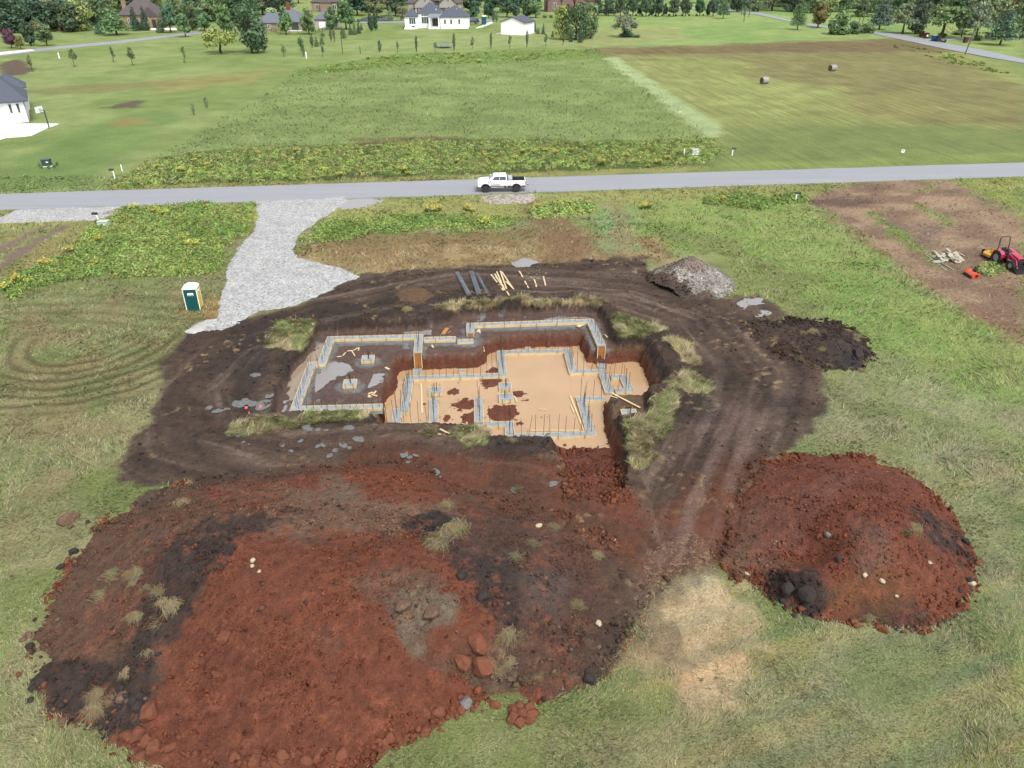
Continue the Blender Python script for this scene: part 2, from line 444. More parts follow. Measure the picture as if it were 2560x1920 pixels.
def ground_z(x, y, soil=None):
    x = np.atleast_1d(np.asarray(x, float)); y = np.atleast_1d(np.asarray(y, float))
    u, v = to_uv(x, y)
    flat = smooth(1.5, 6.0, np.minimum(np.abs(v - ROAD_V0), np.abs(v - ROAD_V1))) * np.where((v > ROAD_V0) & (v < ROAD_V1), 0, 1)
    z = fbm(x * 0.06, y * 0.06, 3, 40) * 0.10 * flat - 0.01
    near = (y < 104) & (y > 12) & (np.abs(x) < 48)
    if near.any():
        X = x[near]; Y = y[near]
        s = soil_mask(X, Y)
        d, arc = polyline_sd(X, Y, TRACK)
        w = smooth(7.0, 4.5, np.abs(d))
        rut = (fbm(d * 1.6, arc * 0.07, 3, 44)) * 0.13 * w + fbm(d * 5.0, arc * 0.9, 2, 45) * 0.05 * w
        dd_ = d + fbm(arc * .08, d * 0, 2, 53) * 1.2
        for o_ in (-3.6, -2.1, -.7, .8, 2.2, 3.7): rut = rut + (.035 * np.sin(arc * 2 * PI / .38) - .03) * smooth(.36, .22, np.abs(dd_ - o_)) * smooth(-.1, .25, fbm(arc * .12 + o_ * 7, d * .1, 2, 54))
        rel = rut + fbm(X * 0.7, Y * 0.7, 3, 46) * 0.06 + fbm(X * 3.4, Y * 3.4, 3, 47) * 0.06 + np.abs(fbm(X * 7, Y * 7, 2, 55)) * .05
        b = np.zeros(X.shape)
        for px, py, r, h in BERMS:
            q = G(px, py); g = np.exp(-((X - q.x) ** 2 + (Y - q.y) ** 2) / (r * r * 0.45))
            b += h * g * (0.55 + 0.6 * (fbm(X * 1.7, Y * 1.7, 4, 48) + 0.6))
        dp = sdpoly(X, Y, UPPER); dp = np.minimum(dp, sdpoly(X, Y, BASEMENT))
        lump = smooth(3.2, 0.8, dp) * smooth(0.0, 0.5, dp) * np.where(Y < 47, .45, 1.0) * (0.22 * np.maximum(0, fbm(X * 1.3, Y * 1.3, 4, 49) + 0.35) + 0.12 * fbm(X * 4, Y * 4, 2, 50))
        add = s * rel + b + lump + (1 - s) * fbm(X * 0.5, Y * 0.5, 3, 51) * 0.07
        for p in PUD_W:
            dd = sdpoly(X, Y, p); add = np.where(dd < 2, add * smooth(0.0, 2, np.abs(dd)) - 0.10 * smooth(0.35, -0.35, dd + fbm(X * 1.5, Y * 1.5, 3, 52) * 0.5), add)
        pz = pit_z(X, Y)
        zz = z[near] + add
        z[near] = np.where(pz < -0.02, np.minimum(zz, pz + np.where(pz > -0.75, add * 0.8, 0)), zz)
    return z
def gz(x, y): return float(ground_z(np.array([x]), np.array([y]))[0])

# ---- colour layers (photo-view outlines turned into ground outlines)
LAYERS = []
def layer(pts, c, soft=0.5, jit=0.6, js=0.5, amt=1.0, soil=None, wet=None, hay=None, var=0.0, c2=None, vs_=0.5, weeds=None):
    LAYERS.append(dict(p=PV(pts), c=c, soft=soft, jit=jit, js=js, amt=amt, soil=soil, wet=wet, hay=hay, c2=c2, vs=vs_))
# beyond the road
layer([(0,418),(245,408),(245,395),(600,185),(640,150),(860,118),(1290,105),(1330,60),(1330,0),(0,0)], C(158,172,104), 1.5, 1, .1, c2=C(140,160,86), vs_=.06)
layer([(0,345),(60,330),(130,300),(200,262),(330,240),(440,215),(330,300),(220,400),(0,418)], C(122,152,78), 2.5, 3, .12, .75)
layer([(0,195),(200,185),(400,172),(560,160),(560,170),(400,183),(200,200),(0,207)], C(140,126,76), 1.5, 3.0, .12, .6)
layer([(300,180),(560,150),(620,150),(560,185),(350,200)], C(172,158,96), 3, 4, .15, .5)
layer([(235,262),(300,255),(330,262),(260,272)], C(176,146,86), 1.5, 2, .2, .7)
layer([(245,395),(370,322),(600,185),(640,150),(860,118),(1290,105),(1420,190),(1560,320),(1540,362),(1040,385),(600,398),(245,410)], C(150,168,98), 0.8, 1.2, .3, c2=C(136,154,86), vs_=.12)
layer([(620,170),(660,145),(860,116),(1290,104),(1310,126),(900,142),(700,160)], C(128,156,70), 1.2, 2.0, .2)
layer([(245,400),(330,345),(460,325),(700,312),(1000,298),(1300,305),(1540,300),(1560,330),(1530,366),(1040,383),(600,397),(245,410)], C(110,132,58), 0.8, 1.5, .4, c2=C(96,112,52), vs_=.3)
layer([(245,402),(600,391),(1040,376),(1540,357),(1540,368),(1040,386),(600,400),(245,412)], C(166,164,96), .5, .6, .6)
layer([(760,300),(1000,292),(1010,300),(780,312)], C(120,92,60), 1, 1.5, .3, .6)
layer([(1290,0),(2212,0),(2212,130),(1960,82),(1700,92),(1290,108)], C(142,172,92), 2, 2, .1, c2=C(160,180,104), vs_=.05)
layer([(1295,106),(1480,100),(1920,84),(2000,92),(2110,120),(2180,150),(2212,165),(2212,352),(1540,368),(1560,330)], C(176,186,114), 1.0, 1.0, .3, hay=1.0, c2=C(166,174,106), vs_=.06)
layer([(1295,104),(1920,82),(2212,180),(2212,290),(1950,262),(1780,190),(1600,135),(1310,116)], C(140,116,88), 6, 9, .08, .5)
layer([(1295,105),(1920,83),(2020,92),(2100,112),(1700,112),(1310,119)], C(128,100,78), 2.5, 4, .12, .6)
layer([(1560,290),(1800,262),(2212,272),(2212,352),(1540,368)], C(134,150,84), 4, 4, .12, .85, hay=.5)
layer([(1880,215),(2000,205),(2100,260),(1900,270)], C(170,168,104), 6, 5, .1, .6)
layer([(1306,126),(1332,124),(1450,200),(1572,285),(1530,300),(1415,210)], C(186,204,146), .9, 1.0, .2, 1.0, hay=.25)
layer([(1560,355),(1800,345),(2212,330),(2212,348),(1800,364),(1540,376)], C(152,170,92), .8, 1.0, .3)
layer([(0,133),(45,128),(78,148),(50,160),(0,168)], C(112,94,76), .6, 1.5, .3, soil=1)
layer([(228,232),(272,219),(318,218),(300,232),(240,236)], C(112,100,72), .5, 1.2, .5, soil=.7)
layer([(1110,70),(1200,60),(1500,58),(1480,88),(1300,98),(1000,92),(840,86)], C(170,168,110), 3, 5, .1, .6)
layer([(700,100),(1030,68),(1180,75),(1290,90),(1290,100),(820,104)], C(164,178,110), 3, 3, .1, .6)
layer([(1960,70),(2212,118),(2212,90),(2000,45),(1900,30)], C(160,174,100), 3, 3, .1, .7)
layer([(-200,-10),(540,-10),(530,40),(420,50),(250,60),(0,72),(-200,80)], C(86,100,66), 8, 8, .05, .9)
layer([(1560,-10),(2400,-10),(2400,50),(2212,42),(1900,24),(1560,18)], C(92,108,68), 8, 8, .05, .85)
# this side of the road
layer([(0,454),(2212,384),(2212,2400),(0,2400)], C(154,150,106), .4, .3, 1, c2=C(130,140,80), vs_=.22)
layer([(0,650),(480,590),(640,640),(400,720),(345,800),(250,990),(60,1130),(0,1200)], C(132,138,88), 2.5, 2, .4, .8, c2=C(152,136,98), vs_=.35)
layer([(0,454),(560,438),(1000,424),(1640,402),(1830,396),(1740,430),(1640,460),(1000,470),(640,470),(0,500)], C(162,162,92), .5, 1.0, .5, .9)
layer([(1270,450),(1500,430),(1725,436),(1760,450),(1870,520),(2000,620),(2212,745),(2212,1000),(1960,900),(1890,800),(1700,690),(1590,640),(1560,560),(1400,530)], C(132,158,78), 3, 3, .25, .95, c2=C(148,162,88), vs_=.3)
layer([(1400,500),(1560,520),(1750,600),(1780,700),(1700,690),(1590,640),(1570,560)], C(132,134,82), 2, 2, .3, .7)
layer([(1900,780),(2212,900),(2212,1659),(1500,1659),(1700,1400),(2130,1300),(2060,1080),(1900,970),(1720,960)], C(160,156,122), 4, 3, .25, .9, c2=C(136,144,94), vs_=.3)
layer([(640,555),(720,525),(1050,510),(1250,505),(1420,510),(1450,560),(1390,566),(1000,582),(790,598),(690,575)], C(172,146,106), 1.0, 1.6, .5, .95, soil=.3, c2=C(150,122,84), vs_=.6)
layer([(640,530),(800,505),(1100,498),(1250,500),(1200,520),(700,545)], C(142,118,80), 1, 1.5, .5, .8)
layer([(1120,430),(1160,430),(1290,520),(1300,560),(1200,560),(1150,500)], C(132,98,72), 1.0, 1.4, .6, .75, soil=.6)
layer([(1290,440),(1360,440),(1390,540),(1290,550)], C(140,164,112), 1.0, 1.4, .5, .6)
layer([(1310,430),(1350,430),(1370,545),(1330,550)], C(150,118,88), .6, 1.0, .6, .5, soil=.6)
layer([(1738,430),(1800,408),(1870,393),(2045,388),(2212,472),(2212,745),(2120,690),(1990,610),(1860,500),(1770,446)], C(170,140,112), .7, .8, .6, soil=.75, c2=C(136,108,88), vs_=.35)
layer([(1740,428),(1850,425),(1900,440),(1850,448),(1770,446)], C(100,78,70), .6, 1.2, .8, .8)
layer([(1900,480),(1990,490),(2090,540),(2000,540)], C(112,94,88), 2, 3, .5, .6)
layer([(1760,450),(1920,560),(2212,720),(2212,745),(2120,690),(1990,610),(1860,500)], C(150,112,86), 1, 1, .6, .6)
layer([(1868,455),(1885,462),(1960,510),(2060,580),(2070,592),(2030,580),(1950,525)], C(124,146,70), .5, .9, .8, .9, soil=0)
layer([(1975,440),(1985,438),(2060,485),(2075,500),(2050,490)], C(130,150,76), .4, .7, .8, .9, soil=0)
layer([(1950,408),(2010,400),(2030,410),(1990,414)], C(150,156,82), .4, .7, .8, .8, soil=0)
layer([(2052,387),(2212,380),(2212,468)], C(164,166,84), .5, .6, .6, .95, c2=C(140,156,76), vs_=.4)
layer([(0,505),(75,500),(150,482),(255,482),(225,500),(150,560),(0,620)], C(160,146,92), .8, .8, .6, .95, c2=C(140,148,82), vs_=.5)
layer([(0,560),(130,485),(150,485),(10,580),(0,590)], C(128,104,96), .4, .6, .8, .9, soil=.9)
layer([(0,530),(95,487),(110,487),(0,548)], C(132,108,98), .4, .6, .8, .9, soil=.9)
layer([(1440,1280),(1530,1218),(1560,1300),(1650,1400),(1560,1490),(1490,1530),(1330,1450),(1360,1380),(1400,1320)], C(184,158,120), 1.0, 1.5, .6, .95, c2=C(200,176,136), vs_=.5, soil=.8)
layer([(1360,1340),(1430,1270),(1475,1330),(1450,1410),(1370,1430)], C(104,86,74), 1.0, 2.6, .8, .7, soil=.9)
layer([(400,668),(470,640),(490,690),(440,705)], C(176,140,90), .8, 1, .8, .8)
WROW = (GV(2150, 1420) - GV(1600, 1600)).normalized()[:2]
def mow_ring(X, Y):
    q = G(215, 850); r = np.hypot(X - q.x, (Y - q.y) * 1.05) + fbm(X * .35, Y * .35, 2, 90) * .45
    a = (0.5 + 0.5 * np.sin(r * 2 * PI / 1.35)) ** 1.6 * smooth(2.2, 4.0, r) * smooth(13.5, 11, r) * smooth(2.5, -1.5, Y - q.y)
    v = to_uv(X, Y)[1] + X * .12; b = (0.5 + 0.5 * np.sin((v + fbm(X * .1, Y * .1, 2, 92) * 1.5) * 2 * PI / 2.0)) ** 2 * smooth(-.5, 3, Y - q.y) * smooth(12, 8, Y - q.y) * smooth(-14, -20, X) * .55
    return np.maximum(a, b)
def paint(x, y):
    x = np.asarray(x, float); y = np.asarray(y, float)
    n = len(x)
    colr = np.tile(np.array(C(146, 160, 92)), (n, 1)); aux = np.zeros((n, 3))
    nz = {}
    def nn(sc, seed, o=4):
        k = (sc, seed)
        if k not in nz: nz[k] = fbm(x * sc, y * sc, o, seed)
        return nz[k]
    for i, L in enumerate(LAYERS):
        P = np.array(L['p']); m = L['soft'] + L['jit'] * 1.2 + .5
        bb = (x > P[:, 0].min() - m) & (x < P[:, 0].max() + m) & (y > P[:, 1].min() - m) & (y < P[:, 1].max() + m)
        if not bb.any(): continue
        d = sdpoly(x[bb], y[bb], P) + nn(L['js'], 60 + i % 5)[bb] * L['jit'] * 1.6
        a = smooth(L['soft'], -L['soft'], d) * L['amt']
        c = np.array(L['c'])[None, :]
        if L['c2'] is not None:
            t = smooth(-.3, .3, nn(L['vs'], 80)[bb])[:, None]; c = c * (1 - t) + np.array(L['c2'])[None, :] * t
        colr[bb] = colr[bb] * (1 - a[:, None]) + c * a[:, None]
        for k, nm in enumerate(('soil', 'wet', 'hay')):
            tgt = L[nm]
            if tgt is None and nm == 'hay': tgt = None
            if tgt is not None: aux[bb, k] = aux[bb, k] * (1 - a) + tgt * a
    lum = colr @ np.array([.3, .6, .1]); colr = colr * np.array([[.89, .93, .93]]) + lum[:, None] * np.array([[.055, .06, .07]])
    near = (y < 100) & (y > 10) & (np.abs(x) < 60)
    if near.any():
        X = x[near]; Y = y[near]; c = colr[near].copy(); ax = aux[near].copy()
        # swirls left by the mower
        ring = mow_ring(X, Y)
        c *= (1.12 - 0.62 * ring)[:, None] * np.array([1.04, 1.0, .94])[None, :] ** ring[:, None]
        al = X * WROW[0] + Y * WROW[1]; ac = -X * WROW[1] + Y * WROW[0]; wr = fbm(ac * 1.1, al * .07, 3, 98) * smooth(2, 8, X) * smooth(42, 34, Y)
        c *= (1 + .28 * wr)[:, None] * np.array([[1.06, 1.0, .98]]) ** (wr * 4)[:, None]
        s = soil_mask(X, Y)
        d, arc = polyline_sd(X, Y, TRACK)
        st = fbm(d * 1.3, arc * .10, 4, 91); n1 = fbm(X * .35, Y * .35, 4, 92); n2 = fbm(X * 1.6, Y * 1.6, 4, 93)
        dark = np.array(C(76, 61, 51)); mid = np.array(C(100, 81, 67)); lite = np.array(C(136, 115, 100)); red = np.array(C(116, 70, 50)); blk = np.array(C(54, 46, 42))
        t = smooth(-.35, .5, st * .7 + n1 * .4)[:, None]
        sc = dark * (1 - t) + mid * t
        w = smooth(6.0, 2.0, np.abs(d)); t = (smooth(.15, .6, st + n2 * .3) * w * .75)[:, None]
        sc = sc * (1 - t) + lite * t
        t = (smooth(.1, .5, n2 - n1 * .5) * .6)[:, None]; sc = sc * (1 - t) + blk * t
        def area(pts, soft, jit=1.2): return smooth(soft, -soft, sdpoly(X, Y, PV(pts)) + n1 * jit * 2 + n2 * .5)
        t = (area([(640,1000),(880,950),(1100,985),(1210,960),(1300,985),(1400,1080),(1560,1010),(1600,1000),(1700,1000),(1720,1060),(1600,1240),(1390,1260),(1000,1090),(700,1060)], 2.0, 1.6) * (.45 + .5 * smooth(-.3, .3, n1 + n2 * .4)))[:, None]
        sc = sc * (1 - t) + red * t
        t = (area([(1380,1250),(1450,1000),(1560,880),(1640,900),(1560,1030),(1540,1200)], 1.0) * .55 * smooth(-.4, .3, st))[:, None]
        sc = sc * (1 - t) + np.array(C(136, 112, 102)) * t
        t = (area([(1300,985),(1400,1080),(1370,1130),(1280,1080)], .8, .6) * .9)[:, None]; sc = sc * (1 - t) + np.array(C(122, 72, 54)) * t
        for pts in ([(500,700),(680,660),(1000,640),(1300,640),(1330,690),(1250,672),(760,690),(690,700),(570,780),(540,890),(520,800)], [(1430,740),(1560,830),(1530,900),(1380,950),(1400,860),(1500,800)], [(1080,945),(1240,940),(1200,1010),(1060,960)], [(900,945),(1100,960),(1080,985),(880,965)]):
            t = (area(pts, 1.0, .8) * .65)[:, None]; sc = sc * (1 - t) + blk * t
        t = (smooth(.28, .5, fbm(X * 2.3, Y * 2.3, 3, 94)) * smooth(.0, .4, fbm(X * .3, Y * .3, 3, 95)) * .55)[:, None]; sc = sc * (1 - t) + np.array(C(178, 152, 112)) * t
        # soil layers in the cut faces, and the floors
        z = pit_z(X, Y); pit = smooth(-.08, -.3, z)[:, None]
        lay = z + fbm(X * .9, Y * .9, 3, 96) * .14
        pc = np.where((lay > -.72)[:, None], np.array(C(64, 52, 46)), np.where((lay > -1.25)[:, None], np.array(C(108, 84, 62)), np.array(C(116, 68, 50))))
        dU = sdpoly(X, Y, UPPER); dB = sdpoly(X, Y, BASEMENT); dP = sdpoly(X, Y, PLATFORM)
        rp = smooth(.6, -.3, sdpoly(X, Y, RAMP))[:, None]; pc = pc * (1 - rp) + (np.array(C(118, 70, 52)) * (1 + .2 * n2[:, None])) * rp
        fl = (smooth(.2, -.1, dU) * smooth(-.05, .1, dB) * smooth(-1.15, -1.0, z))[:, None]
        mud = np.array(C(104, 84, 76)) * (1 + .25 * n2[:, None])
        pc = pc * (1 - fl) + mud * fl
        t = (fl[:, 0] * smooth(.35, .55, fbm(X * 1.1, Y * 1.1, 4, 97)) * .8)[:, None]; pc = pc * (1 - t) + np.array(C(146, 148, 148)) * t
        t = (smooth(1.0, .2, dB) * fl[:, 0] * .6)[:, None]; pc = pc * (1 - t) + np.array(C(126, 84, 66)) * t
        df = np.full(X.shape, 9.)
        for P_ in FOOT_W[:4]: df = np.minimum(df, np.abs(polyline_sd(X, Y, P_)[0]))
        for px, py, pz_, w_, _ in PADS[:2]:
            q = G(px, py, pz_); df = np.minimum(df, np.hypot(X - q.x, Y - q.y) - .35)
        t = (fl[:, 0] * smooth(.95, .45, df + n2 * .35) * .8)[:, None]; pc = pc * (1 - t) + np.array(C(134, 138, 138)) * t
        sc = sc * (1 - pit) + pc * pit
        s = np.maximum(s, pit[:, 0])
        c = c * (1 - s[:, None]) + sc * s[:, None]
        # torn sod and unmown islands along the pit edge
        for pts, cc in GRASS_ISLES:
            t = (smooth(.25, -.25, sdpoly(X, Y, PV(pts)) + n2 * .5) * smooth(-.35, -.1, z))[:, None]
            c = c * (1 - t) + np.array(cc) * t; s = s * (1 - t[:, 0])
        colr[near] = c
        ax[:, 0] = ax[:, 0] * (1 - s) + s; ax[:, 1] = np.maximum(ax[:, 1], s * smooth(-.2, .5, st + n1 * .4) * .8); ax[:, 2] *= (1 - s)
        aux[near] = ax
    return colr, aux
GRN, TAN = C(178, 182, 128), C(196, 176, 134)
GRASS_ISLES = [
    ([(570,752),(574,735),(600,705),(640,692),(682,694),(672,715),(670,748),(640,758),(600,752)], GRN),
    ([(500,938),(505,920),(560,905),(640,900),(720,892),(800,888),(806,896),(740,908),(660,914),(600,928),(540,938)], GRN),
    ([(1318,688),(1350,680),(1378,690),(1400,705),(1440,712),(1400,722),(1360,735),(1330,715)], GRN),
    ([(1430,728),(1480,745),(1510,790),(1480,780),(1450,750)], TAN), ([(1440,838),(1490,800),(1525,820),(1528,845),(1500,850)], GRN),
    ([(1400,860),(1440,845),(1462,860),(1445,900),(1450,930),(1400,965),(1350,945),(1340,910),(1395,905),(1410,880)], GRN),
    ([(1360,960),(1400,960),(1412,985),(1385,1020),(1365,1000)], TAN), ([(972,935),(985,920),(1030,915),(1052,935),(1050,962),(1010,965)], GRN),
    ([(915,932),(935,925),(938,942),(920,948)], TAN), ([(940,662),(1060,655),(1130,640),(1140,646),(1060,664),(960,672)], TAN), ([(1130,655),(1300,648),(1310,655),(1180,662)], TAN),
]

# ---- sheets
def lattice(segs):
    out = [segs[0][0]]
    for a, b, s0, s1 in segs:
        p = a; n = 0
        while p < b - 1e-6:
            t = (p - a) / (b - a); p = min(b, p + s0 + (s1 - s0) * t); out.append(p)
    return np.array(out)
def grid_sheet(us, vs_):
    U, W = np.meshgrid(us, vs_); x, y = to_xy(U.ravel(), W.ravel())
    nu, nv = len(us), len(vs_)
    i = np.arange(nu * nv).reshape(nv, nu)
    F = np.stack([i[:-1, :-1], i[:-1, 1:], i[1:, 1:], i[1:, :-1]], -1).reshape(-1, 4)
    return x, y, F
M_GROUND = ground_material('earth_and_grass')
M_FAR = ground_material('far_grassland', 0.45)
us = lattice([(-150, -48, 6, 0.8), (-48, -20, .5, .2), (-20, 19, .11, .11), (19, 48, .2, .5), (48, 150, .8, 6)])
vs_ = lattice([(4, 28, .6, .3), (28, 37, .3, .11), (37, 64, .11, .11), (64, 80, .14, .4), (80, 103.3, .5, .6)])
gx, gy, GF = grid_sheet(us, vs_)
gcol, gaux = paint(gx, gy)
gzv = ground_z(gx, gy)
V = np.stack([gx, gy, gzv], 1)
# the excavation is a piece of its own inside the sheet
pitv = pit_z(gx, gy) < -0.12
pf = pitv[GF].any(1)
for nm, sel in (('ground', ~pf), ('excavation_pit', pf)):
    F = GF[sel]; used, inv = np.unique(F, return_inverse=True)
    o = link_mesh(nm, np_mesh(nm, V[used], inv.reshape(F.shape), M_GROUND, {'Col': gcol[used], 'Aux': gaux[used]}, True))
    tag(o, {'ground': 'trampled soil, mown meadow and grass on the near side of the road', 'excavation_pit': 'stepped red and black earth excavation holding the house footings'}[nm], kind='structure')
us = lattice([(-3000, -450, 500, 30), (-450, -150, 12, 2), (-150, 190, 1.0, 1.0), (190, 450, 2, 12), (450, 3000, 30, 500)])
vs_ = lattice([(103.3, 130, .6, .7), (130, 330, .8, 1.8), (330, 700, 2.0, 12), (700, 6000, 40, 900)])
fx, fy, FF = grid_sheet(us, vs_)
fcol, faux = paint(fx, fy)
fz = ground_z(fx, fy)
o = link_mesh('grassland', np_mesh('grassland', np.stack([fx, fy, fz], 1), FF, M_FAR, {'Col': fcol, 'Aux': faux}, True))
tag(o, 'lawns, meadow and cut hay field beyond the road', kind='structure')
# ------------------------------------------------------------------ roads, gravel, water
def road_mat(name, c, sc=1.0):
    m, nt, bs = new_mat(name)
    tc = N(nt, 'ShaderNodeTexCoord'); P = tc.outputs['Object']
    mp = N(nt, 'ShaderNodeMapping'); mp.inputs['Scale'].default_value = (0.04, 1.0, 1.0); mp.inputs['Rotation'].default_value = (0, 0, -TH)
    nt.links.new(P, mp.inputs['Vector'])
    a = noise(nt, mp.outputs[0], 0.9, 4, .6); b = noise(nt, P, 14.0, 3, .7); d = noise(nt, P, .22, 4, .6)
    f = mth(nt, 'ADD', mth(nt, 'MULTIPLY', a, .75), mth(nt, 'ADD', mth(nt, 'MULTIPLY', b, .25), mth(nt, 'MULTIPLY', d, .35)))
    f = mth(nt, 'SUBTRACT', f, .2, True)
    nt.links.new(mixc(nt, f, tuple(v * .72 for v in c), tuple(v * 1.18 for v in c)), bs.inputs['Base Color'])
    r = mth(nt, 'MULTIPLY_ADD', d, .5); r.node.inputs[2].default_value = .35
    nt.links.new(r, bs.inputs['Roughness'])
    nt.links.new(bump(nt, b, .4, .01), bs.inputs['Normal'])
    return m
M_ROAD = road_mat('asphalt', C(166, 168, 174))
def strip_mesh(name, left, right, z, mat_, th=0.12):
    n = len(left); vs_ = [(p[0], p[1], z) for p in left] + [(p[0], p[1], z) for p in right] + [(p[0], p[1], z - th) for p in left] + [(p[0], p[1], z - th) for p in right]
    fs = []
    for i in range(n - 1):
        fs += [(i, i + 1, n + i + 1, n + i), (i, 2 * n + i, 2 * n + i + 1, i + 1), (n + i, n + i + 1, 3 * n + i + 1, 3 * n + i)]
    me = bpy.data.meshes.new(name); me.from_pydata(vs_, [], fs); me.materials.append(mat_); me.update()
    return link_mesh(name, me)
L_, R_ = [], []
for i in range(301):
    u = -300 + i * 2.0
    e = 0.12 * float(fbm(np.array([u * .3]), np.array([0.]), 3, 3)[0]); e2 = 0.12 * float(fbm(np.array([u * .3]), np.array([9.]), 3, 4)[0])
    L_.append(to_xy(u, ROAD_V1 + e)); R_.append(to_xy(u, ROAD_V0 + e2))
tag(strip_mesh('road', L_, R_, 0.035, M_ROAD), 'grey asphalt lane crossing behind the building site', kind='structure')
def px_strip(name, up, lo, z, mat_, lab, k=3.456, ox=0):
    A = [G(ox + a / k, b / k) for a, b in up]; B = [G(ox + a / k, b / k) for a, b in lo]
    tag(strip_mesh(name, A, B, z, mat_, .3), lab, kind='structure')
px_strip('road', [(-200,480),(0,462),(500,404),(1000,358),(1500,300),(1745,277)], [(-200,508),(0,486),(500,426),(1000,380),(1500,320),(1750,291)], .14, M_ROAD, 'narrow asphalt drive in front of the wooded house')
px_strip('road', [(-800,62),(-450,70),(-60,112),(200,177),(420,216),(920,273),(1200,308),(1500,368),(1900,444),(2212,514),(2600,610)], [(-800,72),(-470,84),(-90,130),(190,190),(400,232),(890,291),(1200,355),(1500,420),(1900,497),(2212,550),(2600,652)], .14, M_ROAD, 'asphalt road curving past the brick gate pillars', 3.456, 1920)
px_strip('road', [(1430,343),(1560,338),(1800,322),(2212,330)], [(1430,356),(1560,350),(1800,332),(2212,342)], .16, M_ROAD, 'grey side drive between the brick pillars', 3.456, 1920)
px_strip('road', [(900,190),(1290,183),(1840,176),(2040,165)], [(900,202),(1290,196),(1840,190),(2050,184)], .14, M_ROAD, 'distant lane passing behind the white ranch house', 3.456, 640)
def gravel_mat(name, hi, lo, sc):
    m, nt, bs = new_mat(name)
    tc = N(nt, 'ShaderNodeTexCoord'); P = tc.outputs['Object']
    v = N(nt, 'ShaderNodeTexVoronoi'); v.inputs['Scale'].default_value = sc; nt.links.new(P, v.inputs['Vector'])
    v2 = N(nt, 'ShaderNodeTexVoronoi'); v2.inputs['Scale'].default_value = sc * .45; nt.links.new(P, v2.inputs['Vector'])
    sepc = N(nt, 'ShaderNodeSeparateColor'); nt.links.new(v.outputs['Color'], sepc.inputs[0])
    sepd = N(nt, 'ShaderNodeSeparateColor'); nt.links.new(v2.outputs['Color'], sepd.inputs[0])
    n1 = noise(nt, P, .5, 4, .6)
    f = mth(nt, 'MULTIPLY', mth(nt, 'ADD', mth(nt, 'MULTIPLY', sepc.outputs[0], .65), mth(nt, 'MULTIPLY', sepd.outputs[1], .5)), mth(nt, 'ADD', n1, .55), True)
    nt.links.new(mixc(nt, f, lo, hi), bs.inputs['Base Color'])
    bs.inputs['Roughness'].default_value = .85; bs.inputs['Specular IOR Level'].default_value = .2
    h = mth(nt, 'SUBTRACT', mth(nt, 'MULTIPLY', sepc.outputs[1], .6), v.outputs['Distance'])
    nt.links.new(bump(nt, h, .8, .03), bs.inputs['Normal'])
    return m
M_GRAVEL = gravel_mat('white_gravel', C(214, 214, 213), C(128, 127, 126), 11.0)
M_RUBBLE = gravel_mat('brown_rubble', C(205, 198, 188), C(104, 86, 72), 5.0)
def patch(name, pts, mat_, h, res, jit=.4, label=None, kind='structure', smooth_=True, soft=.35, to_w=PV, dome=0.0):
    P = to_w(pts); A = np.array(P)
    xs = np.arange(A[:, 0].min() - .8, A[:, 0].max() + .8, res); ys = np.arange(A[:, 1].min() - .8, A[:, 1].max() + .8, res)
    X, Y = np.meshgrid(xs, ys); sh = X.shape; X = X.ravel(); Y = Y.ravel()
    d = sdpoly(X, Y, P) + fbm(X * .7, Y * .7, 4, 33) * jit + fbm(X * 3, Y * 3, 2, 34) * jit * .5
    Z = ground_z(X, Y) + h * smooth(soft * .6, -soft, d) - .07 * smooth(0, soft, d) + dome * smooth(0, -3, d) + fbm(X * 1.1, Y * 1.1, 3, 35) * .02
    i = np.arange(len(X)).reshape(sh)
    F = np.stack([i[:-1, :-1], i[:-1, 1:], i[1:, 1:], i[1:, :-1]], -1).reshape(-1, 4)
    F = F[(d[F] < soft).any(1)]
    used, inv = np.unique(F, return_inverse=True)
    o = link_mesh(name, np_mesh(name, np.stack([X, Y, Z], 1)[used], inv.reshape(F.shape), mat_, None, smooth_))
    if label: tag(o, label, kind=kind)
    return o
patch('gravel_driveway', [(553,434),(556,470),(548,500),(520,530),(490,578),(487,620),(474,650),(470,690),(430,712),(480,712),(505,700),(560,672),(640,660),(735,615),(776,598),(740,583),(690,568),(642,558),(632,540),(642,510),(680,480),(752,437),(745,425)], M_GRAVEL, .06, .2, .35, 'white crushed stone driveway running from road to excavation')
patch('gravel_driveway', [(40,452),(258,446),(255,462),(200,476),(0,482),(-40,482),(10,466)], M_GRAVEL, .05, .25, .3, 'pale crushed stone apron beside the rutted track')
patch('gravel_patch', [(1050,422),(1150,418),(1158,428),(1140,438),(1060,440),(1040,430)], M_RUBBLE, .05, .2, .3, 'mottled stone patch on the verge below the pickup')
patch('gravel_patch', [(215,462),(262,447),(255,462),(225,474)], M_RUBBLE, .08, .2, .3, 'rough stone heap round the culvert end')
M_PAD = mat('pale_concrete', (.62, .62, .60), .7, 0, .06, .8)
def flat_poly(name, pts, z, th, mat_, label, to_w=PP):
    P = to_w(pts); o = MB().prism([tuple(p) for p in P], z - th, z).build(name, mat_); return tag(o, label, kind='structure')
flat_poly('concrete_drive', [(-160,310),(0,309),(20,310.5),(147,310.5),(122,320),(80,340),(60,343),(15,346),(-30,360),(-160,378)], .12, .3, M_PAD, 'white concrete court beside the gabled house')
flat_poly('concrete_drive', [(640+1900/3.456,245/3.456),(640+2030/3.456,190/3.456),(640+2060/3.456,196/3.456),(640+1900/3.456+14,238/3.456),(1190,71)], .16, .3, M_PAD, 'white concrete drive beside the white ranch house')
flat_poly('concrete_path', [(-40,137),(0,132),(75,125),(88,127),(60,131),(0,138),(-40,143)], .18, .3, M_PAD, 'white concrete path meeting the narrow drive')
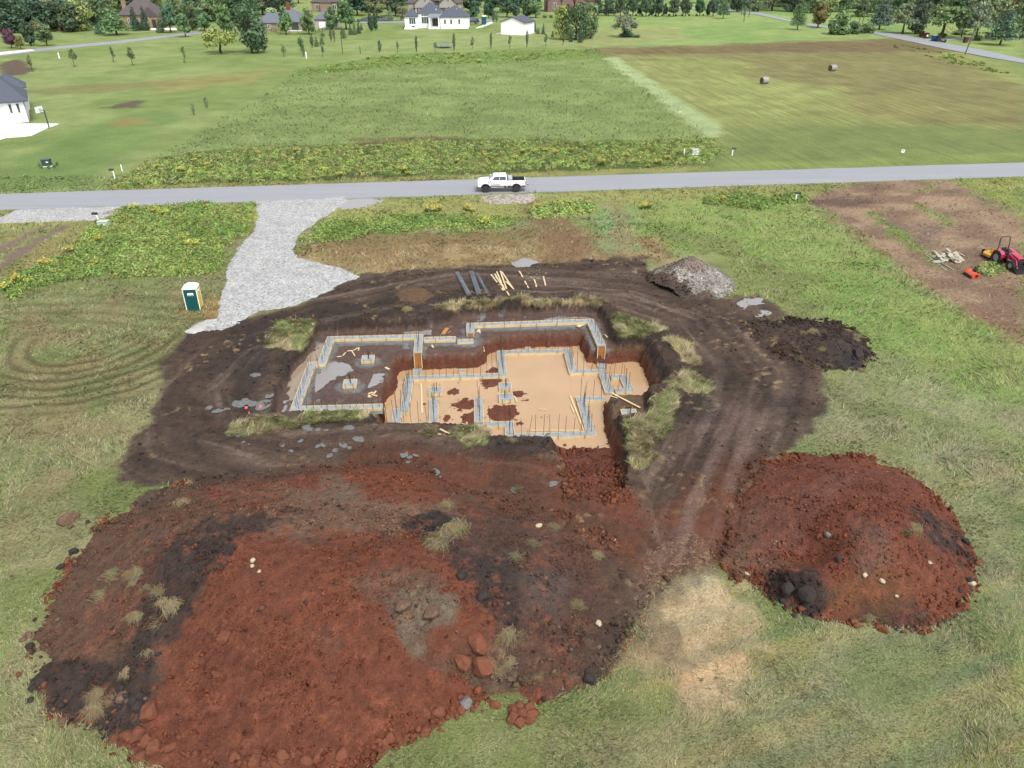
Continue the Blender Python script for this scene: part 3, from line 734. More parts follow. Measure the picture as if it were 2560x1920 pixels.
flat_poly('concrete_drive', [(355,72),(440,71),(500,73),(500,76),(440,75),(355,75)], .18, .3, M_PAD, 'white concrete drive before the stone house')

def water_mat(name, c, rough=.03):
    m, nt, bs = new_mat(name)
    tc = N(nt, 'ShaderNodeTexCoord')
    f = noise(nt, tc.outputs['Object'], .35, 3, .6)
    nt.links.new(mixc(nt, f, tuple(v * .85 for v in c), tuple(v * 1.12 for v in c)), bs.inputs['Base Color'])
    bs.inputs['Roughness'].default_value = rough; bs.inputs['IOR'].default_value = 1.45; bs.inputs['Specular IOR Level'].default_value = .9
    nt.links.new(bump(nt, noise(nt, tc.outputs['Object'], 3.0, 2, .5), .05, .01), bs.inputs['Normal'])
    return m
M_MUDWATER = water_mat('muddy_water', C(204, 168, 128)); M_PUDDLE = water_mat('puddle_water', C(158, 154, 152)); M_POND = water_mat('pond_water', C(150, 156, 150))
def sheet(name, P, z, m, label):
    me = bpy.data.meshes.new(name); me.from_pydata([(p[0], p[1], z) for p in P], [], [tuple(range(len(P)))]); me.materials.append(m); me.update()
    return tag(link_mesh(name, me), label, kind='structure')
a_ = PP([(955,1100),(1640,1000),(1640,890),(1200,855),(985,905)], WATER_Z)
B2 = np.array(BASEMENT); bx0, by0 = B2.min(0) - .6; bx1, by1 = B2.max(0) + .6
sheet('water', [(bx0, by0), (bx1, by0), (bx1, by1), (bx0, by1)], WATER_Z, M_MUDWATER, 'beige muddy rainwater flooding the basement floor')
def grow(P, k):
    c = np.mean(np.array(P), 0); return [tuple(c + (np.array(p) - c) * k) for p in P]
for i, p in enumerate(UPUD):
    sheet('puddle', grow(p, 1.12), UP_Z - .035 - .002 * i, M_PUDDLE if i else water_mat('channel_water', C(168, 148, 126)), ['beige water lying in the trench left of the footing','grey puddle inside the garage footing by its left leg','water pooled behind the back footing','shallow water behind the corner of the footings','small puddle beside the middle garage pad','grey slurry puddle at the front of the trench'][i])
for i, p in enumerate(PUD_W):
    gp = grow(p, 1.2); zz_ = ground_z(np.array([a for a, _ in gp]), np.array([b for _, b in gp]))
    sheet('puddle', gp, float(zz_.min()) - .012, M_PUDDLE, ['puddle on the tan grass behind the lumber','forked puddle in front of the gravel pile','small puddle joined to the forked puddle','puddle at the inner edge of the gravel driveway','puddle in the ditch beside the driveway mouth'][i])
sheet('pond', PP([(880,52),(940,40),(970,41),(975,52),(900,55)]), .2, M_POND, 'far pond behind the leafy trees')

# ------------------------------------------------------------------ soil mounds
def proj(x, y, z):
    zc = y * math.cos(PITCH) + (CAMH - z) * math.sin(PITCH)
    return (1280 + FPX * x / zc) / S, (960 + FPX * ((CAMH - z) * math.cos(PITCH) - y * math.sin(PITCH)) / zc) / S
def tps_fit(P, z):
    n = len(P); d = np.linalg.norm(P[:, None] - P[None], axis=2)
    Kk = np.where(d > 0, d * d * np.log(d + 1e-9), 0) + np.eye(n) * .05
    A = np.zeros((n + 3, n + 3)); A[:n, :n] = Kk; A[:n, n] = 1; A[:n, n + 1:] = P; A[n, :n] = 1; A[n + 1:, :n] = P.T
    w = np.linalg.solve(A, np.concatenate([z, np.zeros(3)]))
    def ev(x, y):
        out = w[n] + w[n + 1] * x + w[n + 2] * y
        for i in range(n):
            r2 = (x - P[i, 0]) ** 2 + (y - P[i, 1]) ** 2; out = out + w[i] * .5 * r2 * np.log(r2 + 1e-12)
        return out
    return ev
class Mound:
    def __init__(s, outline, ctrl, base, paints, rough=1.0, seed=1, soft=.5, alt=C(138,84,60), alt2=C(92,58,46), blend=True):
        s.P = PV(outline)
        dens = []
        for i in range(len(s.P)):
            a, b = np.array(s.P[i]), np.array(s.P[(i + 1) % len(s.P)])
            for t in (0, .5): dens.append(a + (b - a) * t)
        pts = [tuple(GV(a, b, z)[:2]) for a, b, z in ctrl]
        s.ev = tps_fit(np.array(list(map(tuple, dens)) + pts), np.array([0.0] * len(dens) + [c[2] for c in ctrl]))
        s.base, s.paints, s.rough, s.seed, s.soft = base, paints, rough, seed, soft
        s.alt, s.alt2, s.blend = alt, alt2, blend
    def _alts(s):
        s.alt, s.alt2 = C(86,70,60), C(48,43,42); return s
    def sdf(s, x, y): return sdpoly(x, y, s.P) + fbm(x * .8, y * .8, 3, s.seed) * .5
    cone = None
    def z(s, x, y):
        d = s.sdf(x, y); r = s.rough
        k = smooth(.1, -1.2, d)
        h = np.maximum(s.ev(x, y), 0) * (.35 + .65 * k)
        if s.cone is not None: h = np.maximum(0, s.cone[2] - np.hypot(x - s.cone[0], (y - s.cone[1])) * s.cone[3]); h = h - .3 * smooth(.12, .0, h)
        w = smooth(.3, -.5, d)
        h = h + r * w * (fbm(x * .55, y * .55, 3, s.seed + 1) * .16 - np.abs(fbm(x * 1.1, y * 1.1, 4, s.seed + 2)) * .26 + np.abs(fbm(x * 4.2, y * 4.2, 3, s.seed + 3)) * .08 * (.4 + smooth(-.2, .3, fbm(x * .7, y * .7, 2, s.seed + 4))))
        return ground_z(x, y) * smooth(-2, 0, d) + h + .04 * w - .18 * smooth(-.05, .5, d)
    def color(s, x, y, z):
        vx, vy = proj(x, y, z)
        n1 = fbm(x * .5, y * .5, 4, s.seed + 5); n2 = fbm(x * 2.2, y * 2.2, 4, s.seed + 6)
        n3 = fbm(x * 6, y * 6, 3, s.seed + 7); n4 = fbm(x * 1.3, y * 1.3, 4, s.seed + 8)
        c = np.tile(np.array(s.base), (len(x), 1)); c = c * (1 + .2 * n2[:, None] + .16 * n1[:, None])
        for pts, cc, soft, jit, amt in s.paints:
            t = (smooth(soft, -soft, sdpoly(vx, vy, pts) + (n1 * 26 + n2 * 22 + n3 * 16) * jit) * amt)[:, None]
            c = c * (1 - t) + np.array(cc)[None, :] * (1 + .2 * n2[:, None]) * t
        t = (smooth(.25, .5, n4 + n3 * .5) * .5)[:, None]; c = c * (1 - t) + np.array(s.alt) * t
        t = (smooth(.3, .55, -n4 + n3 * .5) * .45)[:, None]; c = c * (1 - t) + np.array(s.alt2) * t
        c = c * (1 + .25 * n3[:, None])
        if s.blend:
            d = s.sdf(x, y); k = d > -2.6
            if k.any():
                g, ax = paint(x[k], y[k]); t = (smooth(-2.4, -.2, d[k] + n2[k] * .9) * smooth(.5, .9, ax[:, 0]))[:, None]; c[k] = c[k] * (1 - t) + g * t
        return np.clip(c, .002, 1)
    def build(s, name, res, label, cat):
        A = np.array(s.P)
        xs = np.arange(A[:, 0].min() - .9, A[:, 0].max() + .9, res); ys = np.arange(A[:, 1].min() - .9, A[:, 1].max() + .9, res)
        X, Y = np.meshgrid(xs, ys); sh = X.shape; X = X.ravel(); Y = Y.ravel()
        X = X + (fbm(X * 9, Y * 9, 1, 3)) * res * .3; Y = Y + (fbm(X * 9, Y * 9, 1, 4)) * res * .3
        d = s.sdf(X, Y); Z = s.z(X, Y)
        i = np.arange(len(X)).reshape(sh); F = np.stack([i[:-1, :-1], i[:-1, 1:], i[1:, 1:], i[1:, :-1]], -1).reshape(-1, 4)
        F = F[(d[F] < .45).any(1)]
        used, inv = np.unique(F, return_inverse=True)
        cl = s.color(X[used], Y[used], Z[used]); ax = np.zeros((len(used), 3)); ax[:, 0] = 1; ax[:, 1] = .25
        s.obj = link_mesh(name, np_mesh(name, np.stack([X, Y, Z], 1)[used], inv.reshape(F.shape), M_GROUND, {'Col': cl, 'Aux': ax}, True))
        tag(s.obj, label, cat)
        return s
RED, BRED, BRN, DBR, BLK, PNK, OLV, TANS = C(118,68,48), C(128,74,50), C(104,80,64), C(84,66,56), C(54,48,46), C(126,98,80), C(122,112,94), C(164,130,86)
M1 = Mound([(385,1043),(300,1085),(200,1135),(140,1225),(90,1330),(50,1400),(70,1500),(150,1570),(240,1610),(330,1665),(450,1720),(760,1690),(850,1625),(930,1585),(985,1550),(1040,1515),(1095,1500),(1200,1512),(1285,1480),(1335,1425),(1378,1340),(1395,1270),(1345,1180),(1260,1115),(1140,1085),(985,1055),(950,1010),(850,995),(750,1005),(600,1020),(500,1028)],
    [(500,1165,3.0),(600,1175,3.2),(720,1185,3.3),(860,1200,3.2),(980,1225,2.9),(1080,1250,2.4),(1200,1290,1.35),(450,1400,1.7),(600,1400,2.1),(750,1410,2.1),(900,1430,1.7),(1100,1400,1.1),(1010,1420,1.5),(700,1560,.8),(900,1530,.7),(500,1560,.8),(430,1500,1.0),(430,1100,2.2),(700,1110,2.5),(900,1115,2.2),(1100,1140,1.2),(640,1065,1.6),(1000,1110,1.6),(1250,1200,.8),(1200,1400,.8),(1320,1300,.35),
     (290,1200,1.3),(220,1340,.8),(320,1400,1.4),(240,1500,.6),(390,1160,2.2),(360,1090,1.0),(400,1280,2.2),(850,1030,1.3),(800,1050,1.5),(920,1045,1.1),(180,1430,.45)],
    C(120,69,49), [
    ([(385,1040),(300,1085),(200,1135),(50,1400),(70,1500),(230,1610),(330,1560),(370,1390),(430,1290),(480,1220),(510,1160),(480,1090)], BRN, 14, .8, .9),
    ([(300,1240),(330,1190),(380,1150),(500,1150),(520,1180),(470,1230),(420,1300),(385,1380),(340,1420),(330,1560),(240,1610),(110,1560),(70,1450),(160,1430),(260,1420),(290,1330)], BLK, 12, .9, .8),
    ([(200,1330),(300,1200),(350,1180),(330,1260),(280,1380),(200,1430)], C(112,78,62), 16, .8, .7),
    ([(480,1045),(620,1050),(760,1060),(980,1080),(1000,1110),(1100,1120),(960,1140),(760,1155),(560,1155),(490,1110)], PNK, 14, .8, .95),
    ([(760,1000),(950,1010),(975,1060),(900,1088),(780,1075),(740,1040)], BRED, 8, .5, .95), ([(700,1020),(770,1030),(780,1070),(730,1080),(690,1050)], OLV, 12, .9, .6), ([(480,1060),(560,1050),(600,1080),(560,1110),(490,1100)], RED, 12, .9, .7), ([(440,1130),(560,1105),(640,1120),(560,1150),(500,1165)], BLK, 10, .9, .75),
    ([(990,1100),(1180,1100),(1310,1180),(1390,1260),(1370,1350),(1320,1450),(1230,1500),(1100,1495),(1060,1420),(1080,1330),(1000,1240),(940,1180)], DBR, 18, 1.0, .85),
    ([(1000,1190),(1100,1180),(1160,1260),(1100,1340),(1050,1330),(990,1260)], BLK, 16, 1.2, .7), ([(1110,1230),(1250,1230),(1200,1330),(1130,1320)], C(98,84,78), 14, 1.0, .6), ([(1100,1390),(1250,1380),(1240,1490),(1110,1490)], C(110,74,58), 20, 1.3, .7), ([(1150,1140),(1300,1180),(1290,1230),(1180,1210)], C(112,78,64), 18, 1.1, .6),
    ([(870,1115),(950,1100),(1000,1120),(985,1150),(920,1165),(880,1145)], BLK, 7, .5, .95), ([(960,1190),(1010,1180),(1020,1220),(970,1230)], BLK, 7, .6, .8),
    ([(830,1290),(900,1270),(990,1295),(985,1335),(930,1360),(910,1420),(870,1390),(850,1330)], OLV, 12, .7, .85), ([(760,1250),(880,1230),(960,1260),(880,1290),(800,1300)], C(120,98,80), 14, 1.0, .6),
    ([(640,1340),(720,1350),(740,1400),(680,1400)], C(116,84,66), 14, 1, .5), ([(1010,1360),(1050,1380),(1060,1450),(1020,1480)], C(122,78,62), 8, .5, .6)], 1.0, 101).build('soil_mound', .13, 'huge red clay and black soil mound filling the foreground', 'soil mound')
M2 = Mound([(1600,1005),(1700,978),(1800,978),(1900,988),(2000,1042),(2068,1110),(2108,1200),(2115,1280),(2080,1335),(1990,1368),(1880,1350),(1740,1330),(1640,1272),(1580,1240),(1535,1215),(1562,1150),(1580,1080)],
    [(1800,1055,2.0),(1880,1090,2.7),(1960,1150,2.6),(1760,1110,1.8),(1660,1120,.7),(1850,1200,2.1),(1980,1230,1.6),(1740,1210,.7),(1730,1275,1.0),(1690,1260,.7),(1850,1290,.8),(2040,1270,.6),(1620,1180,.25),(2040,1170,1.0),(1900,1040,.9)],
    C(118,67,48), [
    ([(1570,1100),(1700,1050),(1850,1020),(1800,1080),(1720,1130),(1740,1190),(1560,1190)], C(128,84,70), 14, .8, .75),
    ([(1660,1240),(1760,1230),(1800,1280),(1780,1330),(1720,1330),(1660,1280)], BLK, 8, .6, .92), ([(1880,1310),(1960,1290),(2000,1340),(1960,1365),(1860,1345)], BLK, 14, 1.0, .65),
    ([(1980,1090),(2040,1130),(2110,1210),(2110,1240),(2060,1200),(1990,1140)], BLK, 8, .7, .85), ([(1780,1270),(1900,1200),(1960,1240),(1960,1310),(1850,1320),(1790,1310)], C(132,96,60), 16, 1.1, .38),
    ([(1850,1140),(1920,1150),(1950,1220),(1860,1240)], C(116,92,82), 16, 1, .55), ([(1540,1200),(1640,1190),(1700,1215),(1600,1235)], PNK, 12, .7, .7)], .85, 131).build('soil_mound', .13, 'rounded red clay mound with tyre prints in the tall grass', 'soil mound')
M3 = Mound([(1595,705),(1640,692),(1700,690),(1770,686),(1830,700),(1870,730),(1890,770),(1872,800),(1800,803),(1760,795),(1700,775),(1640,742)],
    [(1770,715,.85),(1820,735,1.0),(1700,722,.7),(1840,770,.6),(1780,755,.8),(1660,715,.4),(1720,760,.4)], C(66,54,48), [([(1600,700),(1720,700),(1760,790),(1700,775)], C(84,64,54), 12, .8, .7), ([(1820,755),(1870,765),(1860,795),(1815,790)], C(50,47,50), 6, .5, .9)], 1.0, 151)._alts().build('soil_mound', .13, 'black topsoil mound beside the bright green grass', 'soil mound')
M4 = Mound([(1385,592),(1400,575),(1440,560),(1500,545),(1560,548),(1592,585),(1592,618),(1555,640),(1500,645),(1440,622),(1405,606)],
    [(1497,551,3.1),(1466,570,1.7),(1532,575,1.7),(1498,592,1.5),(1430,583,.75),(1500,622,.5),(1560,605,.6),(1520,560,2.4),(1478,562,2.3)], C(146,140,133), [([(1440,560),(1500,550),(1520,575),(1480,590),(1430,585)], C(120,94,78), 9, .9, .75), ([(1390,580),(1440,560),(1450,585),(1410,600)], C(112,88,74), 9, .9, .8)], .6, 171, .5, C(200,194,186), C(120,104,92))
_q = GV(1497, 553, 2.7); M4.cone = (_q.x, _q.y, 2.75, .62)
M4.build('gravel_pile', .12, 'cone shaped pile of grey crushed stone beside the yard', 'gravel pile')
m, nt, bs = new_mat('pile_stone')
tc = N(nt, 'ShaderNodeTexCoord'); v = N(nt, 'ShaderNodeTexVoronoi'); v.inputs['Scale'].default_value = 8.0; nt.links.new(tc.outputs['Object'], v.inputs['Vector'])
sp = N(nt, 'ShaderNodeSeparateColor'); nt.links.new(v.outputs['Color'], sp.inputs[0]); at = N(nt, 'ShaderNodeAttribute', attribute_name='Col')
k = mth(nt, 'MULTIPLY_ADD', sp.outputs[0], 1.1); k.node.inputs[2].default_value = .4
nt.links.new(mixc(nt, 1.0, at.outputs['Color'], comb(nt, k), 'MULTIPLY'), bs.inputs['Base Color']); bs.inputs['Roughness'].default_value = .9
nt.links.new(bump(nt, mth(nt, 'SUBTRACT', sp.outputs[1], v.outputs['Distance']), .8, .05), bs.inputs['Normal'])
M4.obj.data.materials[0] = m
patch('soil_mound', [(858,640),(880,628),(920,630),(935,642),(910,652),(870,652)], M_GROUND, .3, .15, .25, None)
o = bpy.data.objects['soil_mound.003']; tag(o, 'low crumbly brown heap between driveway and pit', 'soil mound')
me = o.data
for an, cc in (('Col', (*C(108,84,62), 1)), ('Aux', (1, .1, 0, 1))):
    at = me.attributes.new(an, 'FLOAT_COLOR', 'POINT'); at.data.foreach_set('color', np.tile(np.array(cc, np.float32), len(me.vertices)))
def site_z(x, y):
    z = ground_z(x, y)
    for M in (M1, M2, M3, M4):
        P = np.array(M.P); bb = (x > P[:, 0].min() - 1) & (x < P[:, 0].max() + 1) & (y > P[:, 1].min() - 1) & (y < P[:, 1].max() + 1)
        if bb.any():
            d = M.sdf(x[bb], y[bb]); z[bb] = np.where(d < .3, np.maximum(z[bb], M.z(x[bb], y[bb])), z[bb])
    return z
RX0, RY0, RST = -36.0, 13.0, .14
_rx = np.arange(RX0, 40, RST); _ry = np.arange(RY0, 76, RST)
_X, _Y = np.meshgrid(_rx, _ry)
RAST = site_z(_X.ravel(), _Y.ravel()).reshape(_X.shape)
def zlook(x, y):
    """height of the finished surface: table near the site, formula elsewhere"""
    x = np.asarray(x, float); y = np.asarray(y, float)
    i = (x - RX0) / RST; j = (y - RY0) / RST
    ins = (i >= 0) & (j >= 0) & (i < len(_rx) - 1.01) & (j < len(_ry) - 1.01)
    z = np.empty(x.shape)
    if (~ins).any(): z[~ins] = ground_z(x[~ins], y[~ins])
    a = i[ins]; b = j[ins]; ia = a.astype(int); ib = b.astype(int); fa = a - ia; fb = b - ib
    z[ins] = (RAST[ib, ia] * (1 - fa) + RAST[ib, ia + 1] * fa) * (1 - fb) + (RAST[ib + 1, ia] * (1 - fa) + RAST[ib + 1, ia + 1] * fa) * fb
    return z
def gz(x, y): return float(zlook(np.array([x]), np.array([y]))[0])
def on_site(vx, vy):
    """photo-view pixel -> first point where its ray meets the surface"""
    zs = np.linspace(4.2, -2.6, 240)
    a = (vx * S - 1280) / FPX; b = (960 - vy * S) / FPX
    dy = math.cos(PITCH) + b * math.sin(PITCH); dz = -math.sin(PITCH) + b * math.cos(PITCH); t = (zs - CAMH) / dz
    s = zlook(a * t, dy * t); k = int(np.argmax(zs <= s))
    return Vector((a * t[k], dy * t[k], float(s[k])))
# ------------------------------------------------------------------ footings
M_CONC = mat('wet_concrete', C(166,171,172), .35, 0, .22, 1.6, .02, .5)
M_WOOD = mat('new_pine', C(236,212,164), .7, 0, .15, 3.0)
M_STAKE = mat('stake_pine', C(196,140,74), .75, 0, .2, 5.0)
M_PLY = mat('plywood', C(176,116,56), .7, 0, .25, 4.0, .01)
M_STEEL = mat('rebar_steel', C(84,84,88), .55, .5, .2, 8.0)
M_STEELB = mat('bundle_steel', C(140,150,158), .5, .2, .2, 8.0)
me_rod = MB().tube((0, 0, 0), (0, 0, 1), .016, 5).mesh('rebar', M_STEEL)
me_stake = MB().box((0, 0, -.1), (.05, .035, .62)).mesh('stake', M_STAKE)
def offset_line(P, o):
    P = [Vector((p[0], p[1])) for p in P]; out = []
    for i, p in enumerate(P):
        ns = []
        if i > 0: d = (p - P[i - 1]).normalized(); ns.append(Vector((-d.y, d.x)))
        if i < len(P) - 1: d = (P[i + 1] - p).normalized(); ns.append(Vector((-d.y, d.x)))
        n = sum(ns, Vector((0, 0))).normalized(); k = 1.0 / max(.45, n.dot(ns[0]))
        out.append(p + n * o * k)
    return out
rr = random.Random(3)
def rods(t, pts, zt, h, sp=.52):
    n = 0
    for a, b in zip(pts[:-1], pts[1:]):
        a = Vector(a); b = Vector(b); L = (b - a).length
        k = max(1, int(L / sp))
        for i in range(k):
            p = a + (b - a) * ((i + .5) / k); hh = h * rr.uniform(.85, 1.3)
            link_mesh('rebar', me_rod, t, (p.x + rr.uniform(-.06, .06), p.y + rr.uniform(-.06, .06), zt - .1), (rr.gauss(0, .05), rr.gauss(0, .05), 0), (1, 1, hh + .1)); n += 1
FW = .62
def footing(pts, zt, rod_h, label, width=FW):
    c0 = pts[0]; t = thing('concrete_footing', label, 'footing')
    floor = BASE_Z if zt < -1.5 else UP_Z
    Lf = offset_line(pts, width / 2); Rt = offset_line(pts, -width / 2); n = len(pts)
    b = MB(); v = []; f = []
    zz = [zt + rr.uniform(-.012, .012) for _ in range(n)]
    for i in range(n):
        v += [(Lf[i].x, Lf[i].y, floor - .08), (Lf[i].x, Lf[i].y, zz[i]), (Rt[i].x, Rt[i].y, zz[i]), (Rt[i].x, Rt[i].y, floor - .08)]
    for i in range(n - 1):
        a = i * 4; e = a + 4
        f += [(a, e, e + 1, a + 1), (a + 1, e + 1, e + 2, a + 2), (a + 2, e + 2, e + 3, a + 3)]
    f += [(0, 1, 2, 3), (4 * n - 1, 4 * n - 2, 4 * n - 3, 4 * n - 4)]
    b.add(v, f); b.build('concrete', M_CONC, t)
    for side, o in ((1, width / 2 + .022), (-1, -width / 2 - .022)):
        Q = offset_line(pts, o)
        for i in range(n - 1):
            a, c = Q[i], Q[i + 1]; d = (c - a); L = d.length
            if L < .35: continue
            d.normalize(); a = a + d * .03; c = c - d * .03; L -= .06
            k = max(1, round(L / 4.2))
            for j in range(k):
                p0 = a + d * (L * j / k + .01); p1 = a + d * (L * (j + 1) / k - .01); zo = rr.uniform(.0, .03)
                MB().beam((p0.x, p0.y, zt - .1 + zo), (p1.x, p1.y, zt - .1 + zo + rr.uniform(-.015, .015)), .038, .24).build('form_board', M_WOOD, t)
            for j in range(max(1, int(L / 1.5))):
                if rr.random() < .2: continue
                p = a + d * (L * (j + .5 + rr.uniform(-.2, .2)) / max(1, int(L / 1.5))); nn = Vector((-d.y, d.x)) * side * .055
                link_mesh('stake', me_stake, t, (p.x + nn.x, p.y + nn.y, zt + rr.uniform(0, .06)), (rr.gauss(0, .06), rr.gauss(0, .06), math.atan2(d.y, d.x)))
    if rod_h: rods(t, [(p[0], p[1]) for p in pts], zt, rod_h)
    return t
FT = [footing(P, z, h, lab) for P, (_, z, h, lab) in zip(FOOT_W, FOOT)]
def bulkhead(t, px, py, ztop, zbot, w):
    p = G(px, py, ztop)
    MB().box((p.x, p.y - .06, (ztop + zbot) / 2), (w, .03, ztop - zbot), .075).build('plywood_panel', M_PLY, t)
    for s in (-1, 1): MB().box((p.x + s * (w / 2 - .05), p.y - .095, (ztop + zbot) / 2), (.06, .035, ztop - zbot - .02), .075).build('cleat', M_WOOD, t)
bulkhead(FT[0], 1044, 882, -.53, -1.94, .72)
bulkhead(FT[3], 1504, 865, -.53, -1.94, .72)
bulkhead(FT[3], 1176, 834, -.53, -.85, .66)
q = G(960, 1016, -.55)
MB().box((q.x + .06, q.y, -1.25), (.03, .7, 1.42), .03).build('plywood_panel', M_PLY, FT[0]); MB().box((q.x + .09, q.y - .3, -1.25), (.05, .09, 1.44), .03).build('cleat', M_WOOD, FT[0]); MB().box((q.x + .09, q.y + .3, -1.25), (.05, .09, 1.44), .03).build('cleat', M_WOOD, FT[0])
for px, py, z, w, lab in PADS:
    p = G(px, py, z); t = thing('concrete_pad', lab, 'footing', (p.x, p.y, 0), .07 + rr.uniform(-.03, .03))
    fl = BASE_Z if z < -1.5 else UP_Z
    MB().box((0, 0, (z + fl - .08) / 2), (w, w * 1.1, z - fl + .08)).build('concrete', M_CONC, t)
    for sx, sy, l in ((0, -1, w + .08), (0, 1, w + .08), (-1, 0, w * 1.1), (1, 0, w * 1.1)):
        b = MB(); b.box((sx * (w / 2 + .022), sy * (w * .55 + .022), z - .09), ((l, .036, .22) if sy else (.036, l - .02, .22))); b.build('form_board', M_WOOD, t)
    if w > .7:
        for sx in (-.3, .3):
            for sy in (-1, 1): link_mesh('stake', me_stake, t, (sx * w, sy * (w * .55 + .07), z + .03), (rr.gauss(0, .05), rr.gauss(0, .05), 0))
        for k in range(4): link_mesh('rebar', me_rod, t, (rr.uniform(-.14, .14), rr.uniform(-.14, .14), z - .05), (rr.gauss(0, .03), rr.gauss(0, .03), 0), (1, 1, .75))

# ------------------------------------------------------------------ loose boards, steel, flags
def surf(x, y):
    z = gz(x, y)
    if z < -1.8: z = max(z, WATER_Z)
    return z
def plank(a, b, w, th, label, group, m=None, lift=(0, 0), name='lumber_plank', z0=None):
    def hit(p):
        q = G(p[0], p[1], -.72) if z0 in (-.6, -.7) else on_site(p[0] / S, p[1] / S)
        if q.z < WATER_Z: q = G(p[0], p[1], WATER_Z)
        return q
    A = hit(a); B = hit(b); A.z += th / 2 + lift[0]; B.z += th / 2 + lift[1]
    o = MB().beam(A, B, w, th).build(name, m or M_WOOD); return tag(o, label, 'plank', group)
def zz5(l): return [tuple((1080 + a / 5.53, 620 + b / 5.53) for a, b in s) for s in l]
for i, s in enumerate(zz5([((815,370),(985,590)), ((868,365),(990,588)), ((895,340),(1005,590)), ((882,408),(998,575)), ((945,335),(1030,580)), ((965,345),(1118,580)), ((1020,480),(1128,588))])):
    plank(s[0], s[1], .14, .06, 'fresh pine plank in the fanned lumber heap beside the rebar bundles', 'fanned lumber heap', lift=(.02 * i, .02 * i))
for s, lab in zip(zz5([((1035,605),(1065,660)), ((1205,320),(1335,560)), ((1415,440),(1445,540)), ((1540,400),(1570,530))]), ('short pine offcut just below the fanned lumber heap', 'single long pine plank lying right of the lumber heap', 'short thin pine plank beside the white spatter', 'short wide pine plank at the end of the lumber row')):
    plank(s[0], s[1], .14, .05, lab, None)
def Z1(a, b): return (560 + a / 3.687, 720 + b / 3.687)
def Z2(a, b): return (900 + a / 4.1475, 740 + b / 4.1475)
def Z3(a, b): return (1200 + a / 4.148, 740 + b / 4.148)
SCR = [(Z1(1040,637),Z1(1085,632)),(Z1(1095,625),Z1(1122,598)),(Z1(1135,585),Z1(1190,578)),(Z1(1195,578),Z1(1235,555)),(Z1(1178,582),Z1(1207,628)),(Z1(1238,578),Z1(1247,552))]
for a, b in SCR: plank(a, b, .09, .04, 'pine board scrap in the scatter on the garage floor by the back footing', 'scraps near back footing', name='board_scrap', z0=-.9)
for a, b in [(Z1(1330,978),Z1(1375,965)),(Z1(1380,978),Z1(1402,955)),(Z1(1360,985),Z1(1412,1000)),(Z1(1325,1005),Z1(1362,1010)),(Z1(1330,990),Z1(1350,1000))]:
    plank(a, b, .12, .04, 'pine board scrap in the small heap at the basement edge', 'scraps at basement edge', name='board_scrap', z0=-.9)
for a, b, w, lab, z0 in [(Z1(1488,738),Z1(1522,757),.18,'single board offcut lying near the basement drop',-.9),(Z2(862,402),Z2(905,338),.36,'orange plywood offcut behind the short footing',-.9),(Z2(910,390),Z2(942,372),.1,'small board scrap beside the orange plywood offcut',-.9),
    (Z2(1215,382),Z2(1247,345),.14,'board scrap above the leaning plank',-.9),(Z2(745,515),Z2(760,542),.16,'board scrap in front of the short footing',-.9),(Z3(1012,335),Z3(1082,300),.36,'stack of short boards by the right hand footing return',-.9),(Z3(1295,405),Z3(1320,435),.1,'board scrap outside the right hand footing return',-.6),
    (Z2(1238,362),Z2(1287,582),.12,'long plank leaning from the ledge into the basement',-1.2),(Z2(635,915),Z2(645,1218),.13,'long plank standing out of the muddy water by the left strip',-2),(Z2(1107,1318),Z2(1130,1532),.13,'plank lying over the grass tuft at the front rim',0),(Z2(1060,1325),Z2(1070,1390),.13,'short plank beside the plank on the front rim',0),
    (Z2(830,1390),Z2(925,1437),.13,'board lying on black soil at the front rim',0),(Z2(810,1438),Z2(840,1442),.1,'small scrap at the front rim beside the straw tuft',0),(Z3(935,1040),Z3(1080,1405),.13,'long pale plank afloat beside the front right footing',-2),(Z3(940,1140),Z3(975,1218),.1,'short plank afloat beside the long pale plank',-2),
    (Z3(1360,1010),Z3(1660,1165),.13,'long plank across the raised ledge by the pad',-.6),(Z3(1350,1040),Z3(1425,1065),.08,'thin strip of wood beside the long plank on the ledge',-.7),(Z3(530,1400),Z3(1025,1400),.08,'long thin board floating along the front footing',-2),(Z3(355,1045),Z3(385,1105),.1,'board scrap against the front column pad',-2),(Z3(610,1180),Z3(690,1185),.08,'scrap floating over the dark mud',-2)]:
    plank(a, b, w, .05, lab, None, M_STAKE if 'orange' in lab else None, (.12, .12) if 'stack' in lab else ((.03, .03)), 'lumber_plank', z0)
plank((572, 714.5), (596, 709.5), .12, .05, 'pine board lying across the gravel driveway', None)
plank((583, 711), (584.5, 717), .14, .05, 'short pine offcut touching the board on the gravel driveway', None, lift=(.06, .06))
def bundle(a, b, n, w, h, label):
    A = G(*a); B = G(*b); A.z = gz(A.x, A.y); B.z = gz(B.x, B.y); t = thing('rebar_bundle', label, 'rebar')
    d = (B - A); L = d.length
    rx = MB().tube((0, 0, 0), (0, 0, 1), .016, 5).mesh('rebar', M_STEELB)
    sx = Vector((d.y, -d.x, 0)).normalized()
    for i in range(n):
        o0 = sx * rr.uniform(-w / 2, w / 2) + Vector((0, 0, .04 + rr.random() * h)); o1 = sx * rr.uniform(-w / 2, w / 2) + Vector((0, 0, .04 + rr.random() * h))
        if n > 12: o1 = o0 + sx * rr.uniform(-.05, .05)
        p = A + o0 + d * rr.uniform(-.015, .015); q_ = B + o1
        link_mesh('rebar', rx, t, p, (q_ - p).to_track_quat('Z', 'Y').to_euler(), (1, 1, (q_ - p).length))
bundle((1142,682), (1173,741), 46, .42, .16, 'thick bundle of steel bars nearest the gravel driveway')
bundle((1177.6,681), (1197.5,740), 46, .42, .16, 'thick middle bundle of steel bars on the dark soil')
